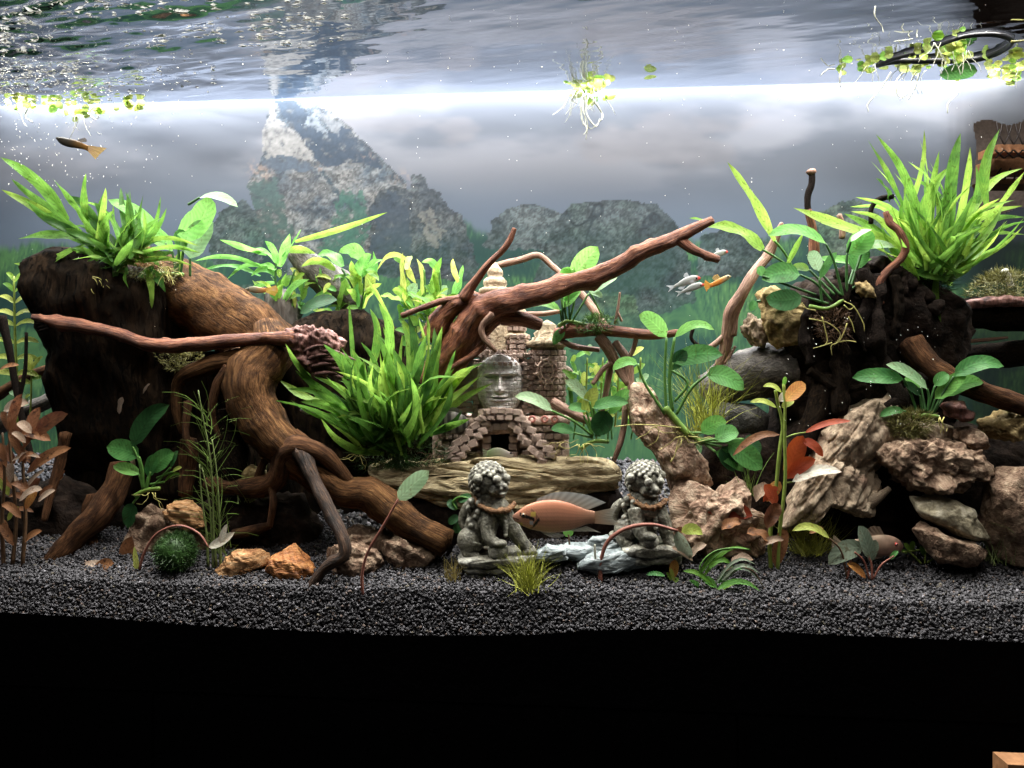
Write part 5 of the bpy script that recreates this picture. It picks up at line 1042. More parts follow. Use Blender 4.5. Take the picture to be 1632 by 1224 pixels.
# ================================================================ plants
def leaf(root, mat, w, b, tip, t, shape='ovate', up=.10, side=0.0, twist=0.0, dt=0.0, nh=(0, -.8, .6), fold=.2, wave=.06, curl=0.0, n=8, tb=None, label=None):
    mb = MB(); s = mpp(b[0], t)
    leafmesh(mb, bow(b, tip, t, up, side, t if tb is None else tb, t + dt), w * s, shape, fold, wave, twist, n, nh, random.random() * 9, curl)
    return mb.build('leaf', M[mat], root, label=label)
def stalk(root, mat, pts, t, r=1.6, name='petiole', r2=None, n=14, knots=0):
    k = len(pts); r2 = r * .8 if r2 is None else r2
    jr = random.Random(int(pts[0][0] * 7 + pts[-1][1])); jit = 0 if k < 3 else 1.6
    q = [(p[0] + (jr.uniform(-jit, jit) if 0 < i < k - 1 else 0), p[1] + (jr.uniform(-jit, jit) if 0 < i < k - 1 else 0), (p[2] if len(p) > 2 else t), (r + (r2 - r) * i / (k - 1)) * (jr.uniform(.88, 1.14) if k > 2 else 1)) for i, p in enumerate(pts)]
    mb = MB(); tube(mb, W(*q), n, 7, .06, random.random() * 9, 60, 0, True, knots); return mb.build(name, M[mat], root)
def rootlets(root, mat, cx, cy, t, n, L, seed, r=.9, spread=1.0, down=1.0):
    rr = random.Random(seed)
    for k in range(n):
        a = rr.uniform(-1, 1) * spread; x, y = cx + rr.uniform(-1, 1) * 8, cy; pts = [(x, y, t)]
        for q in range(4):
            a += rr.uniform(-.7, .7); x += math.sin(a) * L / 4; y += math.cos(a) * L / 4 * down; pts.append((x, y, t + rr.uniform(-.008, .004)))
        stalk(root, mat, pts, t, r, 'root', r * .5, 12)
def fern(name, label, base, t, tips, mat, fill=0, fan=None, bw=30, seed=0, wfill=14, group=None, mats=None, up=.08, dts=.035, tufts=True):
    rr = random.Random(seed); root = thing(name, label, 'fern', P(base[0], base[1], t), group); mats = mats or [mat]
    for tp in tips:
        x, y, wd = tp[:3]; b = tp[3:5] if len(tp) > 4 else (base[0] + rr.uniform(-1, 1) * bw, base[1] + rr.uniform(-.3, .4) * bw * .5)
        u_ = tp[5] if len(tp) > 5 else up * rr.uniform(.3, 1.6)
        leaf(root, rr.choice(mats), wd * .92, b, (x, y), t, 'lance', u_, rr.uniform(-.14, .14), rr.uniform(-.8, .8), rr.uniform(-dts, dts), (rr.uniform(-.5, .5), -1, rr.uniform(0, .6)), .25, .3, rr.uniform(-.5, .5), 10, tb=t + rr.uniform(-.012, .012))
    for k in range(fill):
        a = rr.uniform(*fan[:2]); L = rr.uniform(*fan[2:4]); b = (base[0] + rr.gauss(0, .5) * bw, base[1] + rr.gauss(0, .35) * bw * .6)
        leaf(root, rr.choice(mats), wfill * rr.uniform(.7, 1.25), b, (b[0] + math.sin(a) * L, b[1] - math.cos(a) * L), t, 'lance', up * rr.uniform(-.5, 1.8), rr.uniform(-.2, .2), rr.uniform(-1.1, 1.1), rr.uniform(-dts, dts) * 1.4, (rr.uniform(-.5, .5), -1, rr.uniform(0, .6)), .25, .3, rr.uniform(-.6, .6), 9, tb=t + rr.uniform(-.02, .02))
    return root

# ---- ferns
f1 = fern('java_fern', 'dark green java fern spreading over the top of left stump', (195, 415), .145,
    [(0, 250, 22, 110, 350), (2, 302, 17, 120, 375), (84, 284, 16, 170, 380), (137, 276, 13, 140, 370), (28, 381, 18, 150, 385, -.06), (22, 420, 18, 115, 398, -.08), (168, 302, 14, 165, 390), (110, 312, 18, 165, 390), (60, 345, 15, 150, 395),
     (136, 500, 20, 172, 425, -.02), (217, 482, 15, 245, 425), (242, 492, 13, 236, 430), (264, 466, 16, 232, 430, .02), (276, 402, 16, 210, 400, .06), (190, 468, 26, 190, 410, 0), (205, 352, 14, 190, 400), (182, 335, 18, 170, 400), (150, 322, 17, 165, 395),
     (40, 318, 16, 140, 380), (18, 285, 17, 130, 370), (90, 365, 14, 170, 400), (232, 395, 14, 195, 415), (255, 425, 17, 200, 405), (165, 450, 17, 185, 405), (205, 460, 14, 205, 415), (130, 420, 15, 180, 410, -.05), (245, 380, 12, 210, 410)],
    'fern', 66, (-2.0, 1.6, 45, 115), 36, 3, 10, mats=['fern', 'fern', 'fernd', 'fernl'], dts=.03)
rootlets(f1, 'rooty', 150, 440, .13, 6, 30, 5, .7, 1.4); rootlets(f1, 'rooty', 260, 425, .13, 7, 34, 6, .7, 1.5)
moss('root_mass', [(190, 400), (240, 395), (285, 420), (280, 445), (220, 445), (170, 430)], .15, .02, 900, M['mossb'], f1, .009, 8)
f2 = fern('java_fern', 'bright green java fern filling the centre in front of the hollow log', (625, 705), .125,
    [(443, 604, 20, 560, 655, .03), (455, 548, 10, 500, 610, -.03), (470, 590, 20, 590, 690, .05), (515, 548, 20, 575, 650), (556, 480, 8, 565, 600, 0), (478, 640, 20, 580, 680, .05), (585, 444, 20, 625, 560, -.03), (590, 492, 15, 588, 600), (603, 482, 17, 610, 620),
     (560, 555, 17, 590, 660), (612, 560, 19, 620, 690), (627, 553, 18, 630, 690), (640, 512, 15, 640, 650), (650, 500, 17, 652, 650), (667, 505, 17, 650, 640), (680, 500, 13, 672, 640), (692, 522, 18, 665, 660), (702, 540, 17, 670, 680), (705, 520, 15, 690, 650),
     (726, 558, 18, 680, 680, .02), (757, 583, 22, 692, 650, .02), (750, 592, 16, 680, 690), (749, 668, 14, 690, 690, -.1), (736, 655, 12, 690, 692), (600, 600, 20, 585, 700, 0), (652, 595, 17, 610, 690, .14), (622, 585, 20, 640, 700), (580, 572, 17, 600, 690), (543, 600, 17, 600, 700),
     (640, 575, 17, 650, 700), (665, 600, 18, 640, 705), (690, 600, 19, 655, 705), (530, 625, 18, 600, 705, .04), (500, 600, 15, 590, 690, .04), (540, 560, 15, 585, 660), (560, 625, 16, 610, 705), (575, 545, 13, 600, 650), (610, 520, 14, 615, 650)],
    'fern', 125, (-1.25, .9, 60, 170), 52, 11, 12.5, mats=['fern', 'fernl', 'fern', 'fernl', 'fernd'], dts=.045)
moss('root_mass', [(560, 715), (600, 700), (670, 695), (710, 715), (715, 740), (640, 745), (570, 750)], .135, .025, 2600, M['moss'], f2, .011, 12)
rootlets(f2, 'rooty', 570, 725, .115, 5, 28, 8, .6, 1.6); rootlets(f2, 'stemb', 690, 725, .115, 6, 26, 9, .6, 1.2)
f3 = fern('java_fern', 'tall yellow green java fern fanning upward on top of black stump', (1490, 440), .16,
    [(1383, 223, 14, 1465, 400, .02), (1396, 214, 15, 1470, 395), (1388, 257, 12, 1450, 350), (1396, 284, 17, 1418, 322, 0), (1473, 206, 10, 1420, 390, .08), (1466, 222, 17, 1462, 390), (1497, 240, 13, 1478, 400), (1508, 268, 16, 1485, 400), (1531, 212, 22, 1510, 390), (1546, 234, 13, 1520, 385), (1556, 264, 13, 1525, 380),
     (1593, 206, 17, 1572, 330, -.03), (1630, 268, 14, 1530, 390, .12), (1634, 272, 13, 1560, 370, .05), (1630, 328, 13, 1510, 410, .03), (1634, 346, 12, 1520, 415), (1594, 316, 11, 1510, 420), (1264, 331, 24, 1440, 395, .05), (1345, 340, 16, 1440, 410, .06), (1420, 345, 20, 1470, 420), (1440, 300, 18, 1475, 415), (1480, 300, 17, 1490, 420), (1516, 290, 18, 1495, 415), (1552, 310, 16, 1505, 420), (1572, 332, 15, 1510, 420), (1460, 330, 18, 1485, 430),
     (1500, 514, 12, 1492, 440, -.02), (1360, 380, 15, 1460, 425, .05), (1425, 385, 15, 1475, 435)],
    'fernl', 110, (-.85, 1.05, 60, 185), 34, 21, 10, mats=['fernl', 'fernl', 'fern'], dts=.04)
moss('root_mass', [(1455, 440), (1480, 415), (1520, 420), (1515, 460), (1490, 480), (1465, 465)], .17, .02, 1200, M['moss'], f3, .012, 17)
f3b = fern('java_fern', 'slender java fern with three long leaves left of the black stump crown', (1262, 425), .15, [(1159, 258, 20, 1235, 385, .03), (1124, 362, 26, 1215, 398, .05), (1098, 348, 7, 1130, 362, .04), (1280, 372, 10, 1255, 420), (1230, 440, 14, 1265, 430)], 'fernl', 0, None, 6, 31, dts=.02)
stalk(f3b, 'stem', [(1235, 384), (1250, 405), (1265, 430)], .15, 2); stalk(f3b, 'stem', [(1214, 397), (1240, 412), (1265, 430)], .15, 2)
gfern = 'lace leaved ferns along the back'
f4 = fern('lace_fern', 'light green narrow fern behind brown trunk with one long leaf pointing right', (445, 480), .27, [(618, 338, 11, 470, 385, .03), (350, 382, 13, 425, 405, .08), (310, 416, 9, 415, 425, .06), (318, 433, 9, 415, 440), (362, 445, 8, 430, 430), (422, 384, 14, 442, 420), (462, 372, 17, 445, 425, .05), (503, 404, 14, 455, 400, .18), (392, 402, 12, 440, 420), (400, 440, 11, 440, 440, .2), (410, 425, 11, 440, 430), (480, 365, 12, 450, 410), (385, 470, 8, 440, 450)], 'anub', 6, (-1.3, 1.0, 30, 60), 8, 41, 10, gfern, ['anub', 'fernl', 'anub'])
stalk(f4, 'stemd', [(440, 415), (438, 450), (448, 500)], .268, 2); stalk(f4, 'stemd', [(470, 430), (460, 460), (450, 500)], .268, 1.6)
f5 = fern('lace_fern', 'light green broad crinkled fern behind the big centre fern', (575, 490), .255, [(506, 406, 22, 545, 425, .15), (540, 402, 26, 580, 415, .1), (592, 405, 28, 575, 440), (612, 415, 14, 580, 430, .15), (604, 448, 12, 582, 435, .12), (598, 432, 13, 580, 430), (550, 440, 16, 578, 470), (560, 415, 15, 575, 450), (480, 425, 15, 535, 430, .12), (595, 400, 16, 585, 470)], 'anub', 4, (-1, 1, 30, 55), 8, 43, 13, gfern, ['anub', 'fernl', 'anub'])
for p in ((545, 428), (580, 435), (560, 440)): stalk(f5, 'stemd', [p, ((p[0] + 575) / 2 + 3, 460), (575, 500)], .255, 1.8)
leaf(f5, 'yel', 26, (568, 470), (566, 428), .26, 'ovate', nh=(0, -1, .2)); leaf(f5, 'yel', 24, (588, 470), (592, 432), .26, 'ovate', nh=(0, -1, .2)); leaf(f5, 'anud', 34, (478, 500), (538, 478), .24, 'ovate', .1)
f6 = fern('lace_fern', 'yellow green curly fern left of the temple spire', (682, 495), .24, [(600, 432, 10, 650, 415, .2), (625, 405, 9, 645, 420, .1), (642, 402, 13, 645, 470, .03), (656, 408, 12, 648, 430, .2), (663, 452, 12, 650, 425, .1), (664, 412, 10, 672, 470), (704, 410, 18, 692, 480, .02), (690, 425, 10, 700, 475), (672, 418, 14, 700, 440, .2), (738, 422, 16, 720, 478), (722, 412, 10, 730, 450), (625, 462, 20, 650, 480), (640, 480, 20, 610, 470), (660, 495, 17, 640, 480), (715, 460, 13, 690, 490)], 'fernl', 12, (-1.2, 1.2, 30, 75), 22, 47, 13, gfern, ['fernl', 'fernl', 'yel', 'anub'])
for x in (648, 700, 676): stalk(f6, 'stem', [(x, 430), (x + 2, 465), (682, 500)], .24, 1.6)
leaf(f6, 'pale', 26, (650, 480), (665, 452), .25, 'ovate'); leaf(f6, 'pale', 22, (700, 480), (712, 455), .25, 'ovate')

# ---- anubias and other broad leaved plants: leaf = (material, width, petiole points..., leaf base, tip, options)
def broad(name, label, cat, base, t, leaves, smat='stem', r=1.8, group=None, rh=None):
    root = thing(name, label, cat, P(base[0], base[1], t), group)
    for L in leaves:
        mat, wd, pts, tip = L[:4]; o = dict(L[4]) if len(L) > 4 else {}
        pm = o.pop('stem', smat); pr = o.pop('r', r); tl = o.pop('t', t); lab = o.pop('label', None)
        if len(pts) > 1: stalk(root, pm, [p + (t + (tl - t) * i / (len(pts) - 1),) for i, p in enumerate(pts)], t, pr)
        leaf(root, mat, wd, pts[-1], tip, tl, label=lab, **o)
    if rh: stalk(root, 'rhizome', rh[0], t, rh[1], 'rhizome', rh[1] * .8)
    return root
UP = dict(nh=(0, -.35, .95)); FR = dict(nh=(0, -1, .15))
a1 = broad('anubias', 'anubias with huge light green leaf on top of the left stump', 'plant', (282, 438), .175,
    [('anub', 34, [(282, 438), (278, 415), (264, 388)], (172, 318), dict(nh=(.1, -.8, .6), up=.10)), ('anub', 78, [(284, 438), (284, 400), (281, 372)], (332, 312), dict(side=-.22, nh=(-.35, -.9, .3), up=.02, fold=.1)), ('pale', 30, [(300, 326), (318, 315)], (379, 330), dict(nh=(0, -.6, .8), up=.14)), ('pale', 66, [(303, 440), (303, 412)], (340, 354), dict(nh=(-.2, -1, .2), up=-.02, side=.1)),
     ('anub', 36, [(280, 435), (275, 400)], (218, 366), dict(up=.12)), ('anu', 30, [(288, 440), (292, 400)], (285, 365), FR), ('fernl', 18, [(280, 440)], (290, 400), {})], 'stemd', 2.2, rh=([(230, 440), (262, 436), (292, 438)], 4))
rootlets(a1, 'rooty', 255, 430, .165, 8, 26, 15, .7, 1.6)
a2 = broad('anubias', 'anubias planted low before the temple with dark leaf and yellow leaf', 'plant', (948, 700), .135,
    [('pale', 28, [(945, 695), (915, 672), (880, 655)], (820, 632), dict(up=.12, t=.12)), ('yel', 28, [(945, 695), (930, 662)], (952, 618), FR), ('anu', 30, [(952, 695), (945, 650)], (1002, 642), dict(up=.08, t=.12)), ('anud', 46, [(955, 695), (968, 655)], (950, 694), dict(nh=(0, -1, .1), up=0, t=.12)), ('pale', 22, [(950, 695), (940, 640)], (900, 606), FR), ('anu', 26, [(945, 698), (915, 690)], (878, 684), {}), ('anub', 30, [(955, 695), (972, 660)], (1005, 622), dict(t=.14)), ('anu', 24, [(945, 695), (935, 655)], (905, 650), {})], 'stem', 2.2, rh=([(925, 715), (945, 702), (970, 704)], 4))
rootlets(a2, 'rooty', 925, 708, .125, 7, 34, 19, .7, 1.4); rootlets(a2, 'grasst', 890, 705, .125, 5, 30, 20, .7, 1.6)
a3 = broad('anubias', 'large anubias with long stalks arching above the red lava rock', 'plant', (1075, 665), .115,
    [('anub', 38, [(1062, 655), (1060, 600), (1062, 538)], (1018, 502), dict(up=.12, nh=(-.2, -.9, .35))), ('anub', 22, [(1072, 655), (1066, 600), (1075, 538)], (1139, 526), dict(up=.22)), ('anu', 42, [(1070, 655), (1066, 610), (1072, 578)], (1152, 566), dict(nh=(.1, -.95, .3), up=.04, side=.05)), ('anu', 46, [(1078, 660), (1100, 620), (1126, 598)], (1186, 622), dict(nh=(.1, -.9, .4), up=.14)),
     ('anub', 24, [(1060, 660), (1030, 612), (1016, 580)], (976, 590), dict(up=.2)), ('anud', 30, [(1075, 640), (1095, 610), (1070, 590)], (1095, 560), FR), ('anub', 38, [(1090, 690), (1118, 690)], (1158, 672), dict(nh=(0, -.9, .4))), ('anu', 40, [(1110, 705), (1140, 700)], (1178, 690), dict(t=.10)), ('anu', 52, [(1115, 705), (1160, 705)], (1215, 748), dict(nh=(.2, -.95, .2), up=.02, t=.1)), ('anud', 40, [(1115, 705), (1150, 712)], (1170, 752), dict(t=.1, **FR)), ('anud', 34, [(1115, 700), (1185, 700)], (1212, 722), dict(t=.11)), ('anu', 26, [(1120, 705), (1140, 720)], (1185, 752), dict(t=.1, **FR))], 'stem', 2.6, rh=([(1060, 650), (1075, 668), (1095, 690), (1120, 706)], 5.5))
rootlets(a3, 'rooty', 1090, 695, .105, 5, 46, 23, .8, 1.0); rootlets(a3, 'rooty', 1040, 680, .105, 3, 40, 24, .7, 1.8); stalk(a3, 'rooty', [(1085, 682), (1050, 678), (1010, 676), (980, 680)], .1, 1)
moss('moss_patch', [(1075, 680), (1100, 688), (1125, 705), (1110, 715), (1080, 700)], .118, .01, 600, M['mossb'], a3, .008, 25)
a4 = broad('anubias', 'anubias clinging to the thin root tangle behind the centre branch', 'plant', (905, 510), .17,
    [('anub', 46, [(908, 512), (915, 470), (912, 440)], (953, 393), dict(nh=(.2, -1, .1), up=0)), ('anub', 26, [(898, 510), (896, 470), (895, 448)], (915, 430), FR), ('anub', 22, [(895, 512), (893, 494)], (836, 490), dict(up=.16)), ('pale', 26, [(912, 512), (938, 468)], (985, 440), dict(up=.06)), ('anub', 26, [(905, 512), (898, 490)], (926, 462), {}), ('anub', 30, [(902, 510), (900, 480)], (920, 450), FR), ('pale', 18, [(958, 500), (940, 465)], (960, 474), {}), ('anu', 22, [(900, 515), (900, 525)], (882, 550), {}), ('anub', 34, [(908, 512), (905, 450)], (905, 425), {})], 'stem', 1.8, rh=([(890, 520), (905, 512), (935, 518)], 3.5))
a5 = broad('anubias', 'anubias with glossy dark leaves and yellow hanging roots on black stump', 'plant', (1335, 485), .125,
    [('anu', 48, [(1325, 480), (1300, 452), (1275, 438)], (1214, 446), dict(up=.10, nh=(0, -.95, .4))), ('anud', 46, [(1320, 484), (1278, 472)], (1220, 474), dict(up=-.1, nh=(0, -1, .1))), ('anub', 36, [(1345, 478), (1330, 420), (1316, 388)], (1224, 376), dict(up=.16, nh=(0, -.75, .65))), ('anub', 48, [(1350, 478), (1350, 430), (1350, 404)], (1380, 364), dict(side=-.2, nh=(-.1, -.95, .3))), ('pale', 30, [(1340, 470), (1305, 432)], (1290, 400), dict(t=.14, **FR)), ('pale', 24, [(1352, 470), (1375, 396)], (1426, 394), dict(t=.14, up=.1)), ('anu', 40, [(1345, 475), (1360, 430)], (1380, 392), dict(t=.145)), ('anu', 17, [(1310, 482), (1306, 445)], (1334, 402), FR), ('anu', 22, [(1300, 470), (1215, 440)], (1208, 425), {}), ('fernl', 24, [(1330, 470), (1290, 430)], (1262, 428), dict(t=.14)), ('anub', 26, [(1340, 470), (1420, 425)], (1300, 412), dict(t=.16, up=.02)), ('pale', 22, [(1350, 402), (1356, 385)], (1390, 366), dict(nh=(0, -.4, .9), t=.12)), ('anu', 18, [(1212, 480), (1206, 480)], (1196, 496), {})], 'stemd', 2.4, rh=([(1290, 488), (1320, 490), (1350, 474)], 3.4))
for pts in (((1345, 480), (1360, 490), (1375, 515), (1378, 528)), ((1290, 508), (1320, 515), (1338, 532), (1330, 550)), ((1350, 515), (1346, 530), (1336, 545), (1326, 552), (1326, 566)), ((1326, 546), (1310, 552), (1296, 555)), ((1345, 486), (1354, 492), (1362, 488)), ((1338, 545), (1350, 542), (1365, 545)), ((1352, 505), (1358, 515), (1362, 530)), ((1300, 495), (1285, 490), (1278, 482)), ((1310, 505), (1318, 540), (1315, 550))): stalk(a5, 'rooty', [p + (.115,) for p in pts], .115, 1.15, 'root', .6)
moss('root_mass', [(1300, 500), (1325, 490), (1350, 500), (1352, 540), (1330, 550), (1308, 535)], .125, .012, 700, M['stemb'], a5, .010, 27)
a6 = broad('anubias', 'low anubias with mossy base sitting on the right hand rocks', 'plant', (1475, 660), .10,
    [('anu', 38, [(1462, 660), (1452, 630), (1440, 604)], (1358, 602), dict(up=.04, nh=(0, -.9, .5))), ('pale', 30, [(1478, 660), (1482, 634), (1478, 620)], (1412, 581), dict(up=.10, nh=(.1, -.8, .5))), ('anub', 32, [(1482, 660), (1490, 636)], (1540, 592), dict(up=.02, nh=(-.2, -.9, .3))), ('anu', 38, [(1485, 660), (1505, 620), (1520, 600)], (1600, 584), dict(up=.16, nh=(0, -.8, .6))), ('anub', 34, [(1485, 662), (1505, 632)], (1568, 610), dict(up=.16, t=.11)), ('anu', 20, [(1470, 665), (1440, 655)], (1402, 664), dict(up=.12)), ('anu', 26, [(1478, 655), (1490, 615)], (1512, 596), {}), ('anud', 24, [(1470, 655), (1466, 630)], (1440, 612), {}), ('anub', 18, [(1475, 655), (1468, 618)], (1440, 604), dict(t=.11))], 'stemd', 2.2, rh=([(1455, 665), (1475, 662), (1495, 664)], 4))
moss('moss_base', [(1412, 672), (1445, 655), (1480, 658), (1490, 680), (1460, 698), (1425, 692)], .10, .014, 1500, M['mossb'], a6, .008, 28); rootlets(a6, 'rooty', 1500, 665, .09, 3, 26, 29, 1, 1.5)
a7 = broad('anubias', 'dark green anubias in shade before the left stump with one lit leaf', 'plant', (232, 782), .095,
    [('anud', 40, [(230, 780), (222, 740), (212, 712)], (270, 645), dict(side=.10, nh=(.2, -.95, .2), up=.03)), ('anu', 44, [(228, 780), (228, 752), (222, 728)], (170, 712), dict(nh=(-.1, -.95, .3), up=.06)), ('anub', 28, [(228, 778), (222, 756)], (180, 742), dict(nh=(0, -.7, .7), up=.04), ), ('anu', 40, [(234, 780), (240, 752)], (278, 722), dict(nh=(.1, -.95, .3))), ('anud', 14, [(240, 780), (272, 745)], (284, 718), {}), ('anud', 32, [(225, 785), (212, 802)], (204, 842), FR), ('anu', 30, [(232, 780), (236, 760)], (250, 725), {}), ('fern', 8, [(240, 772), (262, 768)], (288, 756), dict(up=.2)), ('yel', 10, [(250, 762), (275, 752)], (290, 745), {})], 'stem', 2.2, rh=([(215, 790), (232, 782), (255, 778)], 4))
rootlets(a7, 'rooty', 240, 785, .09, 5, 30, 33, .6, 1.4)

# ---- stem plants
def stemleaves(root, specs, t):
    for mat, wd, b, tip, *o in specs: leaf(root, mat, wd, b, tip, t + random.uniform(-.006, .006), **(o[0] if o else {}))
g1, tg1 = G(1240, 908)
l1 = thing('red_ludwigia', 'tall two stemmed plant with red and orange leaves at right foreground', 'plant', g1); t = tg1
stalk(l1, 'stemy', [(1229, 910), (1228, 860), (1234, 790), (1244, 720), (1246, 680), (1240, 640), (1236, 622)], t, 3.6, 'stem', 2.4, 30); stalk(l1, 'stemy', [(1239, 910), (1242, 850), (1250, 770), (1252, 700), (1250, 650), (1249, 612)], t - .004, 3.4, 'stem', 2.4, 30)
stemleaves(l1, [('red', 40, (1254, 762), (1280, 694), FR), ('red', 24, (1279, 704), (1312, 728), dict(nh=(0, -.8, .6), up=.16)), ('red', 28, (1253, 763), (1300, 732), FR), ('white', 25, (1262, 768), (1342, 752), dict(up=.12, nh=(0, -.8, .6))), ('brownleaf', 17, (1243, 693), (1167, 727), dict(up=.16)), ('red', 14, (1282, 690), (1357, 671), dict(up=.08)), ('orange', 30, (1252, 640), (1284, 612), dict(nh=(0, -1, .2), tb=.05)), ('yel', 13, (1238, 650), (1195, 641), dict(up=.14)), ('yel', 12, (1246, 626), (1216, 616), dict(up=.2)), ('white', 19, (1242, 640), (1262, 626), {}), ('red', 36, (1200, 822), (1125, 815), dict(nh=(0, -1, .2), up=.10)), ('brownleaf', 30, (1236, 905), (1252, 842), dict(nh=(0, -1, 0), fold=.05)), ('orange', 26, (1244, 768), (1222, 800), FR), ('red', 16, (1240, 776), (1216, 800), FR), ('yel', 16, (1246, 650), (1266, 640), {}), ('fernl', 9, (1249, 615), (1252, 600), {}), ('red', 24, (1237, 805), (1218, 772), FR)], t)
stalk(l1, 'stemy', [(1246, 700), (1265, 692), (1284, 689)], t, 1.6); stalk(l1, 'stemb', [(1234, 838), (1218, 826), (1200, 822)], t, 1.6); stalk(l1, 'stemy', [(1248, 770), (1265, 768)], t, 1.6)
g2, t = G(30, 900)
l2 = thing('bronze_plant', 'bushy plant with bronze and red brown leaves at the far left foreground', 'plant', g2)
for pts in (((20, 900), (24, 830), (18, 740), (12, 660)), ((36, 900), (42, 820), (36, 740), (42, 680)), ((6, 905), (2, 830), (8, 760), (4, 690))): stalk(l2, 'stemb', pts, t, 3.2, 'stem', 2, 18)
l2_leaves = [('brownleaf', 38, (46, 702), (94, 668), FR), ('brownleaf', 32, (38, 715), (58, 662), FR), ('brownleaf', 30, (42, 755), (97, 722), dict(nh=(0, -.9, .4))), ('brownleaf', 30, (30, 700), (8, 665), FR), ('tanleaf', 30, (5, 655), (36, 645), dict(nh=(0, -.9, .4))), ('brownleaf', 26, (35, 800), (58, 770), FR), ('orange', 20, (40, 812), (55, 790), FR), ('brownleaf', 24, (20, 780), (-6, 740), {}), ('yel', 22, (14, 790), (-2, 760), {}), ('brownleaf', 24, (24, 740), (2, 715), {}), ('brownleaf', 18, (10, 745), (0, 712), {}), ('tanleaf', 18, (60, 800), (82, 785), {}), ('brownleaf', 22, (22, 870), (2, 840), {}), ('brownleaf', 20, (36, 865), (60, 850), {}), ('yel', 18, (12, 830), (26, 812), {}), ('brownleaf', 30, (34, 690), (70, 700), {}), ('brownleaf', 16, (62, 790), (80, 778), {}), ('brownleaf', 28, (14, 690), (30, 640), FR), ('brownleaf', 22, (42, 740), (20, 700), FR), ('tanleaf', 14, (40, 780), (64, 755), {}), ('brownleaf', 14, (30, 582), (6, 588), {})]
stemleaves(l2, [(m_, w_ * .82, b_, (b_[0] + (q_[0] - b_[0]) * 1.3, b_[1] + (q_[1] - b_[1]) * 1.25)) + tuple(o_) for m_, w_, b_, q_, *o_ in l2_leaves], t)
for k in range(16):
    x, y = random.uniform(4, 56), random.uniform(680, 870); a = random.uniform(-1.5, 1.5); L = random.uniform(30, 48); leaf(l2, random.choice(['brownleaf', 'brownleaf', 'brownleaf', 'tanleaf']), random.uniform(12, 20), (x, y), (x + math.sin(a) * L, y - math.cos(a) * L * .7), t + random.uniform(-.02, .02), up=.18, curl=random.uniform(-.6, .6))
t = .17
l3 = thing('yellow_stem_plant', 'yellow green stem plant standing in light at far left behind branch', 'plant', P(25, 700, t)); stalk(l3, 'stemy', [(28, 720), (26, 620), (24, 540), (22, 440)], t, 2.4, 'stem', 1.5, 20)
for k, y in enumerate((442, 458, 476, 496, 512, 540, 566, 590)):
    for sd in (-1, 1):
        L = 14 + min(k, 4) * 6; leaf(l3, 'yel' if k > 1 else 'fernl', 9 + k * .9, (24, y + 8), (24 + sd * L, y - (8 if k < 3 else 4) + k * 2), t, 'ovate', .16, dt=random.uniform(-.02, .02), nh=(0, -.8, .6))
l4 = thing('yellow_sprig', 'small bright yellow green sprig under thin branch at far left', 'plant', P(48, 640, t)); stalk(l4, 'stemy', [(46, 700), (48, 640), (50, 590)], t, 1.8, 'stem', 1.2)
stemleaves(l4, [('yel', 13, (50, 590), (46, 564), {}), ('yel', 13, (50, 590), (68, 568), {}), ('yel', 11, (50, 592), (38, 575), {}), ('fernl', 12, (49, 606), (68, 602), {}), ('yel', 12, (48, 612), (30, 606), {}), ('pale', 16, (46, 640), (14, 625), {}), ('pale', 14, (46, 645), (20, 648), {}), ('yel', 9, (48, 630), (40, 634), {})], t)
t = .19
l5 = thing('yellow_bush', 'yellow green leafy plant glowing behind roots right of the temple', 'plant', P(950, 620, t))
for x in (930, 955, 980, 1015): stalk(l5, 'stemy', [(x, 680), (x + 3, 620), (x + 6, 570)], t, 1.5, 'stem', 1.2)
for k in range(26):
    x, y = random.uniform(910, 1040), random.uniform(565, 650); a = random.uniform(-1.2, 1.2); L = random.uniform(16, 30); leaf(l5, random.choice(['yel', 'fernl', 'anub', 'pale']), random.uniform(9, 15), (x, y), (x + math.sin(a) * L, y - math.cos(a) * L), t + random.uniform(-.01, .02), n=6)
t = .16
l6 = thing('moss_clump', 'brownish green moss clump on bark log at the right edge', 'moss', P(1590, 465, .23))
moss('moss', [(1535, 470), (1560, 445), (1590, 430), (1650, 440), (1660, 475), (1580, 480)], .23, .025, 2200, M['mossb'], l6, .008, 44)
stalk(l6, 'ivory', [(1600, 430, .225), (1606, 445, .225), (1612, 458, .225)], .22, 5, 'pale_stick', 5)

# ---- foreground sprouts
g3, t = G(577, 948); s3 = thing('single_leaf_plant', 'lone pale leaf on a long brown stalk in front of the long root', 'plant', g3)
stalk(s3, 'stemr', [(578, 948), (577, 915), (588, 880), (610, 840), (635, 795)], t, 2.6, 'petiole', 1.8, 20); leaf(s3, 'pale', 38, (634, 797), (684, 750), t, 'ovate', .02, nh=(.1, -.95, .3), fold=.12)
g4, t = G(957, 926); s4 = thing('arched_stalk_plant', 'thick arching reddish stalk with a folded olive leaf before second lion', 'plant', g4)
stalk(s4, 'stemr', [(957, 928), (958, 895), (970, 862), (1000, 842), (1040, 837), (1080, 846)], t, 4.0, 'petiole', 2.6, 26); leaf(s4, 'greyleaf', 30, (1078, 845), (1102, 890), t, 'ovate', -.05, nh=(-.5, -.8, .2), fold=.5); leaf(s4, 'yel', 24, (1086, 848), (1120, 852), t, 'ovate', .2, nh=(.4, -.8, .3)); leaf(s4, 'tanleaf', 14, (1104, 894), (1070, 872), t, 'ovate', .1); stalk(s4, 'rootw', [(948, 868), (950, 890), (955, 920)], t, 2, 'root', 1.5)
g5, t = G(222, 908); s5 = thing('arched_stalk_plant', 'thin pink arching stalk over the moss ball with whitish tip leaf', 'plant', g5)
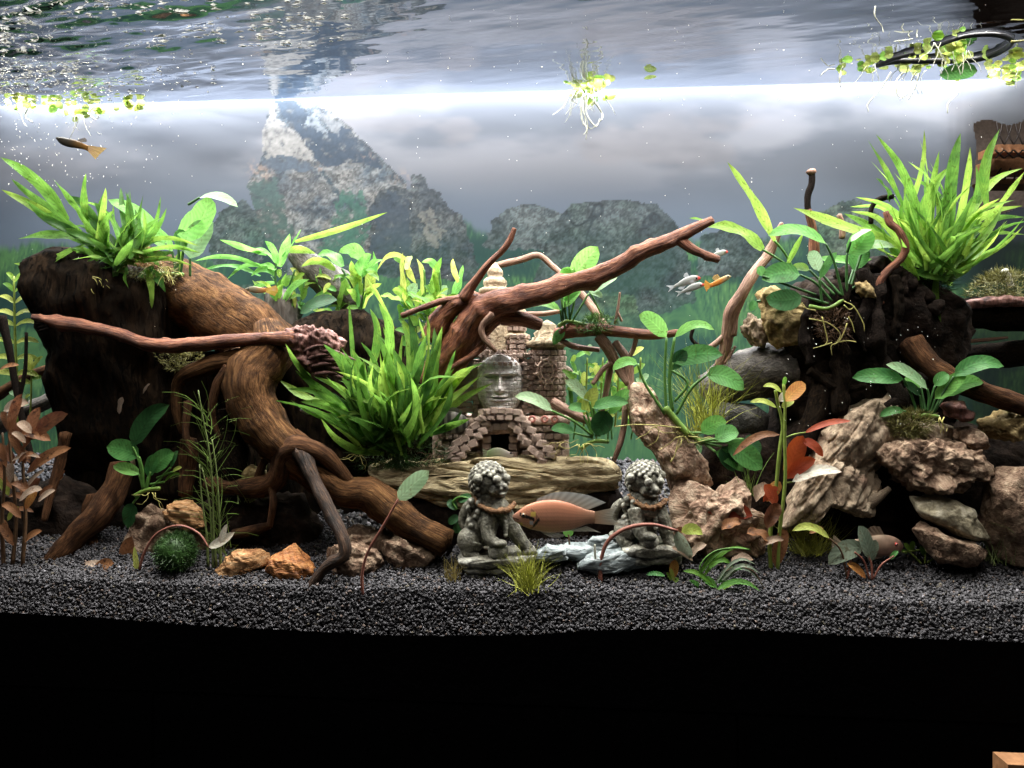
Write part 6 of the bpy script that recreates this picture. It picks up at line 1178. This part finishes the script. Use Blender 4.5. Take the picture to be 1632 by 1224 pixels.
stalk(s5, 'stemr', [(222, 908), (230, 880), (252, 850), (285, 838), (315, 850), (332, 872)], t, 2.2, 'petiole', 1.8, 24); leaf(s5, 'yel', 9, (219, 912), (214, 870), t, 'lance', 0); leaf(s5, 'white', 20, (332, 872), (374, 848), t, 'ovate', -.05, nh=(0, -.9, .4)); leaf(s5, 'white', 14, (350, 866), (362, 835), t, 'ovate', 0)
g6, t = G(912, 905); s6 = thing('tiny_sprout', 'thin sprout with one small round leaf beneath the orange fish', 'plant', g6)
stalk(s6, 'stemb', [(912, 908), (910, 880), (906, 852)], t, 1.8, 'stem', 1.4); leaf(s6, 'anub', 17, (907, 856), (904, 838), t, 'round', 0, nh=(0, -1, .2))
g7, t = G(1140, 938); s7 = thing('rosette_plant', 'small plant with grassy arching green leaves on gravel before red rock', 'plant', g7)
stemleaves(s7, [('anub', 9, (1145, 938), (1212, 942), dict(shape='strap', up=.2)), ('anub', 18, (1142, 936), (1118, 922), dict(nh=(0, -.8, .6))), ('fernl', 11, (1138, 934), (1088, 910), dict(up=.14)), ('fern', 7, (1115, 915), (1165, 876), dict(shape='strap', up=.2)), ('fern', 9, (1130, 905), (1168, 902), dict(shape='strap', up=.3)), ('anu', 7, (1145, 930), (1190, 908), dict(shape='strap', up=.25)), ('grey' + 'leaf', 6, (1150, 925), (1212, 915), dict(shape='strap', up=.3)), ('greyleaf', 6, (1150, 930), (1218, 935), dict(shape='strap', up=.4)), ('fernl', 8, (1140, 938), (1160, 946), {}), ('anub', 10, (1120, 940), (1098, 925), {}), ('fern', 6, (1120, 920), (1195, 875), dict(shape='strap', up=.22)), ('anu', 10, (1060, 918), (1030, 916), {}), ('greyleaf', 5, (1140, 930), (1205, 900), dict(shape='strap', up=.3)), ('fernl', 8, (1150, 940), (1172, 930), {})], t - .004)
stalk(s7, 'stem', [(1116, 925), (1118, 900), (1135, 880), (1165, 874), (1195, 876)], t, 1.3); stalk(s7, 'stemb', [(1140, 925), (1170, 905), (1200, 910), (1216, 935)], t, 1)
g8, t = G(1072, 925); s8 = thing('yellow_leaf_sprig', 'small sprig with curled yellow leaf on gravel below second lion', 'plant', g8)
stemleaves(s8, [('orange', 20, (1072, 922), (1076, 892), FR), ('yel', 8, (1074, 928), (1068, 905), {}), ('fernl', 9, (1074, 928), (1082, 922), {}), ('fernl', 7, (1070, 926), (1062, 912), {})], t)
g9, t = G(1388, 924); s9 = thing('grey_leaf_plant', 'small plant with two curled grey green leaves and one yellow leaf', 'plant', g9)
for pts in (((1390, 924), (1388, 900), (1380, 880)), ((1386, 924), (1376, 895), (1362, 880)), ((1392, 922), (1405, 900), (1425, 886)), ((1350, 922), (1354, 905), (1356, 892))): stalk(s9, 'stemr', pts, t, 1.8)
stemleaves(s9, [('greyleaf', 40, (1376, 874), (1320, 900), dict(nh=(-.1, -.95, .3), up=.16, curl=.5)), ('greyleaf', 34, (1388, 892), (1368, 838), dict(nh=(.2, -1, .2), curl=.4)), ('anu', 10, (1418, 892), (1432, 878), {}), ('orange', 18, (1350, 898), (1380, 922), dict(nh=(0, -.8, .6))), ('greyleaf', 22, (1386, 896), (1396, 860), FR), ('brownleaf', 13, (1312, 842), (1290, 850), {}), ('yel', 18, (1322, 858), (1262, 846), dict(up=.2))], t); stalk(s9, 'stemb', [(1350, 920), (1340, 880), (1322, 858)], t, 1.6)
g10, t = G(1470, 895); s10 = thing('bright_sprout', 'tiny bright yellow green sprout on gravel before the dark cave', 'plant', g10)
for pts in (((1468, 898), (1460, 888), (1450, 880)), ((1474, 898), (1474, 885), (1472, 878)), ((1478, 897), (1490, 888), (1496, 880)), ((1438, 880), (1470, 876), (1500, 875))): stalk(s10, 'stemy', pts, t, 1.5)
stemleaves(s10, [('fernl', 12, (1452, 882), (1440, 866), {}), ('fernl', 11, (1452, 878), (1456, 862), {}), ('fernl', 12, (1473, 886), (1466, 870), {}), ('fernl', 10, (1474, 882), (1482, 868), {}), ('fernl', 10, (1494, 882), (1490, 866), {}), ('fernl', 11, (1495, 880), (1504, 870), {}), ('fernl', 9, (1446, 882), (1436, 878), {})], t)
for nm, lab, x, y, wp, hp, n, mt, sd, kw in [('grass_tuft', 'bright yellow green grass tuft in front of the left lion', 842, 940, 60, 72, 170, 'grass', 71, dict(lean=.5)), ('grass_tuft', 'short sparse tan grass tuft beside the left lion foot', 722, 924, 44, 36, 60, 'grasst', 72, dict(lean=.25)), ('grass_tuft', 'olive grass tuft under the tan arched rock', 1290, 882, 80, 78, 190, 'grass', 73, dict(lean=.65)), ('grass_tuft', 'thin green grass blades at the far right edge', 1626, 900, 40, 150, 16, 'grassg', 74, dict(lean=.22, width=.0012)), ('grass_tuft', 'dull grass tuft in shadow at right edge behind thin blades', 1590, 895, 70, 60, 60, 'grassd', 75, dict(lean=.7))]:
    _, tq = G(x, y); tuft(nm, lab, x, y, tq, wp, hp, n, M[mt], cat='grass tuft', seed=sd, group='grass tufts on the gravel', **kw)
_, tq = G(345, 900); h1 = thing('fine_stem_plant', 'fine needle leaved green plant with feathery stems left of dark roots', 'plant', P(345, 900, tq))
for pts in (((345, 902), (342, 850), (340, 780), (334, 720), (325, 670), (316, 622)), ((352, 902), (350, 840), (345, 760), (338, 700)), ((332, 902), (330, 850), (322, 790), (318, 740)), ((340, 905), (338, 860), (332, 800), (322, 745))): stalk(h1, 'grassd', pts, tq, 2.2, 'stem', .9, 20)
rr = random.Random(77); V_, F_ = [], []
for k in range(95):
    y = rr.uniform(650, 895); x = 340 - (760 - y) * .10 + rr.gauss(0, 5); a = rr.choice((-1, 1)) * rr.uniform(.15, .9); L = rr.uniform(25, 75); b = len(V_); ct = rr.uniform(-.5, .8)
    for i in range(5):
        q = i / 4; an = a + ct * q * (1 if a > 0 else -1); p = np.array(P(x + math.sin(an) * L * q, y - math.cos(an) * L * q, tq + .01 * math.sin(k) * q)); V_ += [p - np.array([.0005 * (1 - q * .7), 0, 0]), p + np.array([.0005 * (1 - q * .7), 0, .0003])]
    for i in range(4): F_.append((b + 2 * i, b + 2 * i + 1, b + 2 * i + 3, b + 2 * i + 2))
np_mesh('needles', np.array(V_), np.array(F_), M['grassg'], 'stuff', h1, True)
tuft('grass_tuft', 'pale thread grass sprouting from gravel by the dark roots', 395, 800, .1, 50, 110, 14, M['grassd'], cat='grass tuft', seed=81, group='grass tufts on the gravel', lean=.6)
tuft('grass_tuft', 'yellowish thread grass behind the long stalked anubias', 1125, 690, .15, 70, 160, 110, M['grass'], cat='grass tuft', seed=82, group='grass tufts on the gravel', lean=.35, curve=.5)
tuft('grass_tuft', 'few green grass blades beside the red stem plant', 1195, 790, .1, 30, 80, 16, M['grassg'], cat='grass tuft', seed=83, group='grass tufts on the gravel', lean=.3)
_, tq = G(280, 908); mbl = thing('moss_ball', 'round dark green moss ball on gravel under pink stalk', 'moss ball', P(280, 880, tq))
mb = MB(); ball(mb, P(280, 880, tq), 27 * mpp(280, tq)); mb.build('core', M['moss'], mbl); moss('fuzz', [(280 + 31 * math.cos(a), 880 + 29 * math.sin(a)) for a in [i / 12 * 6.283 for i in range(12)]], tq, 31 * mpp(280, tq), 5200, M['moss'], mbl, .006, 51, .0004)
# leaf litter caught between the rocks and small growth filling the gaps at the back
rr = random.Random(123)
for lab, x, y, L, wd, mat, t, a in [('crumpled pinkish brown leaf on top of lower red rock', 1205, 800, 34, 30, 'tanleaf', .085, .6), ('dark red brown leaf drooping over lower red rock face', 1190, 850, 40, 26, 'brownleaf', .07, 1.9), ('big crumpled brown leaf leaning between red rock and red stem plant', 1222, 842, 44, 30, 'brownleaf', .072, .5), ('curled tan leaf on gravel right below the lower red rock', 1165, 895, 36, 18, 'tanleaf', .06, 1.5), ('dark brown leaf wedged under the red leaf on lower red rock', 1150, 845, 34, 24, 'brownleaf', .068, 1.2), ('pale tan leaf standing at left foot of lower red rock', 1098, 890, 36, 18, 'tanleaf', .065, .9), ('narrow tan leaf lying below red leaf at rock foot', 1215, 870, 36, 16, 'tanleaf', .068, 1.3),
    ('folded brown leaf between second lion and red rock', 1078, 868, 30, 18, 'brownleaf', .08, .3), ('brown leaf standing at far left behind bronze plant', 88, 780, 34, 18, 'brownleaf', .12, .5), ('tan leaf stuck in dark hollow under left stump', 190, 660, 28, 12, 'tanleaf', .12, .2), ('thin curled pale leaf stuck on the black stump front', 228, 628, 20, 6, 'tanleaf', .11, .6), ('pale brown leaf lying behind the petrified rock', 215, 745, 22, 10, 'tanleaf', .13, -.5)]:
    mb = MB(); leafmesh(mb, bow((x, y), (x + math.sin(a) * L, y - math.cos(a) * L), t, .14), wd * mpp(x, t), 'ovate', .45, .3, rr.uniform(-.5, .5), 9, (rr.uniform(-.3, .3), -.8, .6), rr.random() * 9, .5); tag(mb.build('fallen_leaf', M[mat]), lab, 'leaf', 'fallen leaves on the gravel')
for lab, x0, x1, y0, y1, t, n, sd in [('low yellow green creeping plant between bright fern and temple', 640, 735, 470, 560, .235, 80, 1), ('loose light green creeping plant behind the red lava rock', 905, 1010, 590, 680, .2, 64, 2), ('small bright creeping plant in the light behind left trunk', 440, 560, 440, 500, .285, 50, 3)]:
    root = thing('creeping_plant', lab, 'plant', P((x0 + x1) / 2, y1, t)); r3 = random.Random(sd)
    for k in range(5):
        x = r3.uniform(x0, x1); stalk(root, 'stem', [(x, y1 + 20), (x + r3.uniform(-12, 12), (y0 + y1) / 2), (x + r3.uniform(-20, 20), y0)], t, 1.3, 'stem', .8)
    for k in range(n):
        x, y = r3.uniform(x0, x1), r3.uniform(y0, y1); a = r3.uniform(-1.8, 1.8); L = r3.uniform(14, 32); leaf(root, r3.choice(['fernl', 'fernl', 'yel', 'anub', 'fern']), r3.uniform(7, 14), (x, y), (x + math.sin(a) * L, y - math.cos(a) * L), t + r3.uniform(-.015, .015), r3.choice(['ovate', 'lance']), .15, n=6, curl=r3.uniform(-.8, .8))
# fallen leaves
for nm, lab, mat, wd, b, tip, t in [('fallen_leaf', 'tan fallen leaf on gravel at lower left', 'tanleaf', 18, (172, 905), (128, 902), .05), ('fallen_leaf', 'dark brown leaf leaning on petrified rock at lower left', 'brownleaf', 30, (196, 912), (210, 855), .08), ('fallen_leaf', 'red brown fallen leaf beside the tan fallen leaf', 'brownleaf', 24, (150, 908), (182, 898), .048), ('fallen_leaf', 'curled tan leaf standing at the foot of red lava rock', 'tanleaf', 24, (1128, 886), (1150, 822), .085), ('fallen_leaf', 'pale leaf near orange stone on gravel beside red lava rock', 'tanleaf', 16, (1210, 780), (1240, 810), .09)]:
    mb = MB(); leafmesh(mb, bow(b, tip, t, .1), wd * mpp(b[0], t), 'ovate', .25, .1, .2, 8, (0, -.8, .6), 3); tag(mb.build(nm, M[mat]), lab, 'leaf', 'fallen leaves on the gravel')
mb = MB(); tube(mb, W((508, 935, .03, 1.6), (535, 948, .03, 1.8), (552, 942, .03, 1.9), (562, 933, .03, 1.9), (574, 934, .03, 1.9), (580, 948, .03, 1.8)), 26, 8, .02); tag(mb.build('white_wire', M['ivory']), 'thin white wire arch poking out of gravel by the lone leaf stalk', 'wire')
mb = MB(); tube(mb, W((728, 812, .1, 2), (722, 800, .1, 2), (733, 792, .1, 2), (748, 795, .1, 2)), 14, 7, .05); o = thing('shade_plant', 'small round leaved plant in the shade left of first lion', 'plant', P(735, 830, .1)); mb.build('stem', M['stem'], o)
for b, tip in (((730, 800), (752, 792)), ((728, 812), (712, 800)), ((732, 825), (715, 835)), ((735, 835), (725, 850)), ((738, 820), (748, 835))): leaf(o, 'anud', 15, b, tip, .1, 'round')

# ---- floating plants and the black cable loop
def floater(label, spots, leaves, roots, seed, wl=(9, 15)):
    rr = random.Random(seed); c = spots[0]; root = thing('floating_plant', label, 'floating plant', P(c[0], c[1], ts(c[0], c[1])), 'floating plants at the water surface')
    for k in range(leaves):
        x, y, rx, ry = rr.choice(spots); x += rr.uniform(-1, 1) * rx; y += rr.uniform(-1, 1) * ry; a = rr.uniform(0, 6.28); L = rr.uniform(*wl)
        leaf(root, rr.choice(['float', 'float', 'yel', 'fernl']), L * .95, (x, y + 4), (x + math.cos(a) * L * 1.2, y + 4 + math.sin(a) * L * .6), ts(x, y + 4), 'round', .05, nh=(rr.uniform(-.4, .4), -.8, rr.uniform(-.5, .4)), n=6)
    for k in range(len(roots) * 2):
        x, y, rx, ry = rr.choice(spots); x += rr.uniform(-.8, .8) * rx; q = [(x, y + 6)]; a = rr.uniform(-.5, .5)
        for _ in range(4): a += rr.uniform(-.7, .7); q.append((q[-1][0] + math.sin(a) * 8, q[-1][1] + rr.uniform(4, 13)))
        t0 = ts(*q[0]); stalk(root, 'rootw', [p + (t0 - .004,) for p in q], t0, .6, 'root', .35, 14)
    for pts in roots:
        t0 = ts(*pts[0]); stalk(root, 'rootw', [p + (t0 - .004 + rr.uniform(-.006, .002),) for p in pts], t0, 1.15, 'root', .7, 18)
    return root
floater('pale green floating plant row at the surface in upper left corner', [(60, 160, 40, 9), (120, 165, 50, 9), (200, 163, 28, 4), (30, 158, 15, 8), (130, 178, 15, 6)], 46, [((45, 170), (40, 185), (52, 195)), ((140, 180), (150, 190), (158, 186))], 61, (10, 16))
fl2 = floater('floating plant with long white looping roots at top centre', [(930, 138, 34, 12), (925, 142, 22, 14), (950, 132, 18, 9)], 30, [((930, 150), (928, 175), (936, 195), (934, 222)), ((935, 150), (950, 165), (960, 185), (945, 205), (935, 200)), ((932, 150), (926, 185), (934, 205), (930, 215)), ((938, 150), (935, 180), (948, 200), (956, 190)), ((930, 152), (925, 168), (930, 200)), ((933, 150), (931, 180), (936, 212)), ((940, 150), (956, 170), (962, 182), (958, 192)), ((915, 150), (912, 160), (920, 165))], 62, (10, 16))
floater('small floating plant left of cable loop at upper right', [(1355, 100, 22, 12), (1390, 96, 16, 8)], 16, [((1340, 112), (1338, 125), (1340, 140)), ((1330, 110), (1318, 112), (1308, 120))], 63, (10, 16))
floater('lush yellow green floating plant tangled in the black cable loop', [(1505, 62, 26, 20), (1500, 80, 34, 14), (1450, 95, 30, 14), (1480, 105, 40, 14), (1530, 75, 18, 12)], 62, [((1420, 115), (1405, 140), (1385, 165), (1384, 178)), ((1440, 115), (1428, 130), (1430, 150), (1440, 156)), ((1460, 115), (1450, 135), (1445, 150), (1434, 158)), ((1465, 118), (1458, 140), (1448, 158)), ((1450, 60), (1440, 40), (1432, 28), (1440, 24)), ((1462, 60), (1458, 40), (1452, 24)), ((1440, 50), (1432, 36), (1436, 26)), ((1395, 10), (1395, 25), (1404, 40), (1408, 52)), ((1455, 62), (1440, 66), (1425, 66))], 64, (11, 18))
floater('yellow green floating plant at upper right edge beside cable loop', [(1590, 95, 34, 14), (1620, 100, 20, 16), (1600, 118, 22, 12)], 34, [((1532, 130), (1526, 150), (1512, 165), (1510, 180))], 65, (11, 17))
o = thing('drifting_leaf', 'single dark green round leaf drifting under the cable loop', 'leaf', P(1525, 116, .32)); leaf(o, 'anu', 26, (1497, 120), (1558, 113), .31, 'round', .04, nh=(0, -.9, -.3)); 
o = thing('floating_leaf', 'tiny pale leaf floating alone right of the white roots', 'leaf', P(1036, 124, .345)); leaf(o, 'float', 13, (1026, 126), (1047, 122), .345, 'ovate', .03)
cbl = thing('cable_loop', 'black rubber cable loop floating at the surface upper right', 'cable', P(1500, 90, .12))
mb = MB(); tube(mb, W(*[(x, y, ts(x, y + 4) - .012, r * 1.15) for x, y, r in ((1398, 104, 4), (1415, 99, 4.5), (1440, 97, 4.5), (1490, 97, 4.5), (1550, 95, 4.5), (1590, 84, 4.5), (1612, 68, 4), (1600, 58, 3.6), (1570, 55, 3.4), (1530, 60, 3.2), (1480, 78, 3), (1430, 92, 3.2), (1400, 103, 3.6))]), 80, 10, .02); mb.build('loop', M['cable'], cbl)
mb = MB(); tube(mb, W((1612, 67, .22, 3), (1622, 66, .22, 1.8), (1634, 64, .22, 1.2)), 8, 8, .02); mb.build('cable_end', M['mossb'], cbl)

# ---- air bubbles, specks, and white lenses shaped as surface glints
def specks():
    V = []; Fs = []; oct_ = np.array([(1, 0, 0), (-1, 0, 0), (0, 1, 0), (0, -1, 0), (0, 0, 1), (0, 0, -1)], float); of = np.array([(0, 2, 4), (2, 1, 4), (1, 3, 4), (3, 0, 4), (2, 0, 5), (1, 2, 5), (3, 1, 5), (0, 3, 5)])
    def add(px, py, t, r, st=(1, 1, 1), ang=0):
        m_ = mpp(px, t) * r; v = oct_ * np.array(st) * m_; c, s_ = math.cos(ang), math.sin(ang); v = np.stack([v[:, 0] * c - v[:, 2] * s_, v[:, 1], v[:, 0] * s_ + v[:, 2] * c], 1); Fs.append(of + len(V) * 6); V.append(v + np.array(P(px, py, t)))
    r = random.Random(91)
    for k in range(520):
        x = min(340, abs(r.gauss(0, 150))); y = r.choice((r.uniform(-10, 150), r.gauss(105, 26))); y = min(y, 158); add(x, y + 2, ts(x, y + 2), r.uniform(.7, 2.3), (r.uniform(1.3, 3.2), 1.6, .4), r.uniform(-.3, .3))
    for k in range(190):
        x = r.uniform(0, 560); y = r.uniform(-20, 75); add(x, y + 2, ts(x, y + 2), r.uniform(1, 2.6), (r.uniform(2, 4.5), 1.6, .3), r.uniform(-.15, .15))  # flat white lenses modelled as glints on the water surface
    for k in range(420): add(min(300, abs(r.gauss(0, 110))), r.uniform(88, 170) - 0, r.uniform(.10, .35), r.uniform(.5, 1.25), (r.uniform(1, 2.6), 1, .8), r.uniform(-.9, .9))
    for k in range(170): add(abs(r.gauss(90, 90)), r.uniform(165, 300), r.uniform(.05, .38), r.uniform(.4, .9), (1, 1, r.uniform(1, 2.4)), r.uniform(-.5, .9))
    for k in range(300): add(r.uniform(0, 1632), r.uniform(20, 560), r.uniform(.05, .38), r.uniform(.3, .75), (1, 1, r.uniform(1, 1.6)), r.uniform(-.6, .6))
    for k in range(60): add(r.uniform(380, 1632), r.uniform(40, 120), r.uniform(.1, .3), r.uniform(.5, 1.2), (r.uniform(1, 1.6), 1, 1), .3)
    for k in range(60): add(r.uniform(1230, 1500), r.uniform(500, 680), r.uniform(.04, .09), r.uniform(.35, .8), (1, 1, 1.8), .6)
    np_mesh('bubbles_and_glints', np.concatenate(V), np.concatenate(Fs), M['ivory'], kind='stuff', smooth=True)
specks()
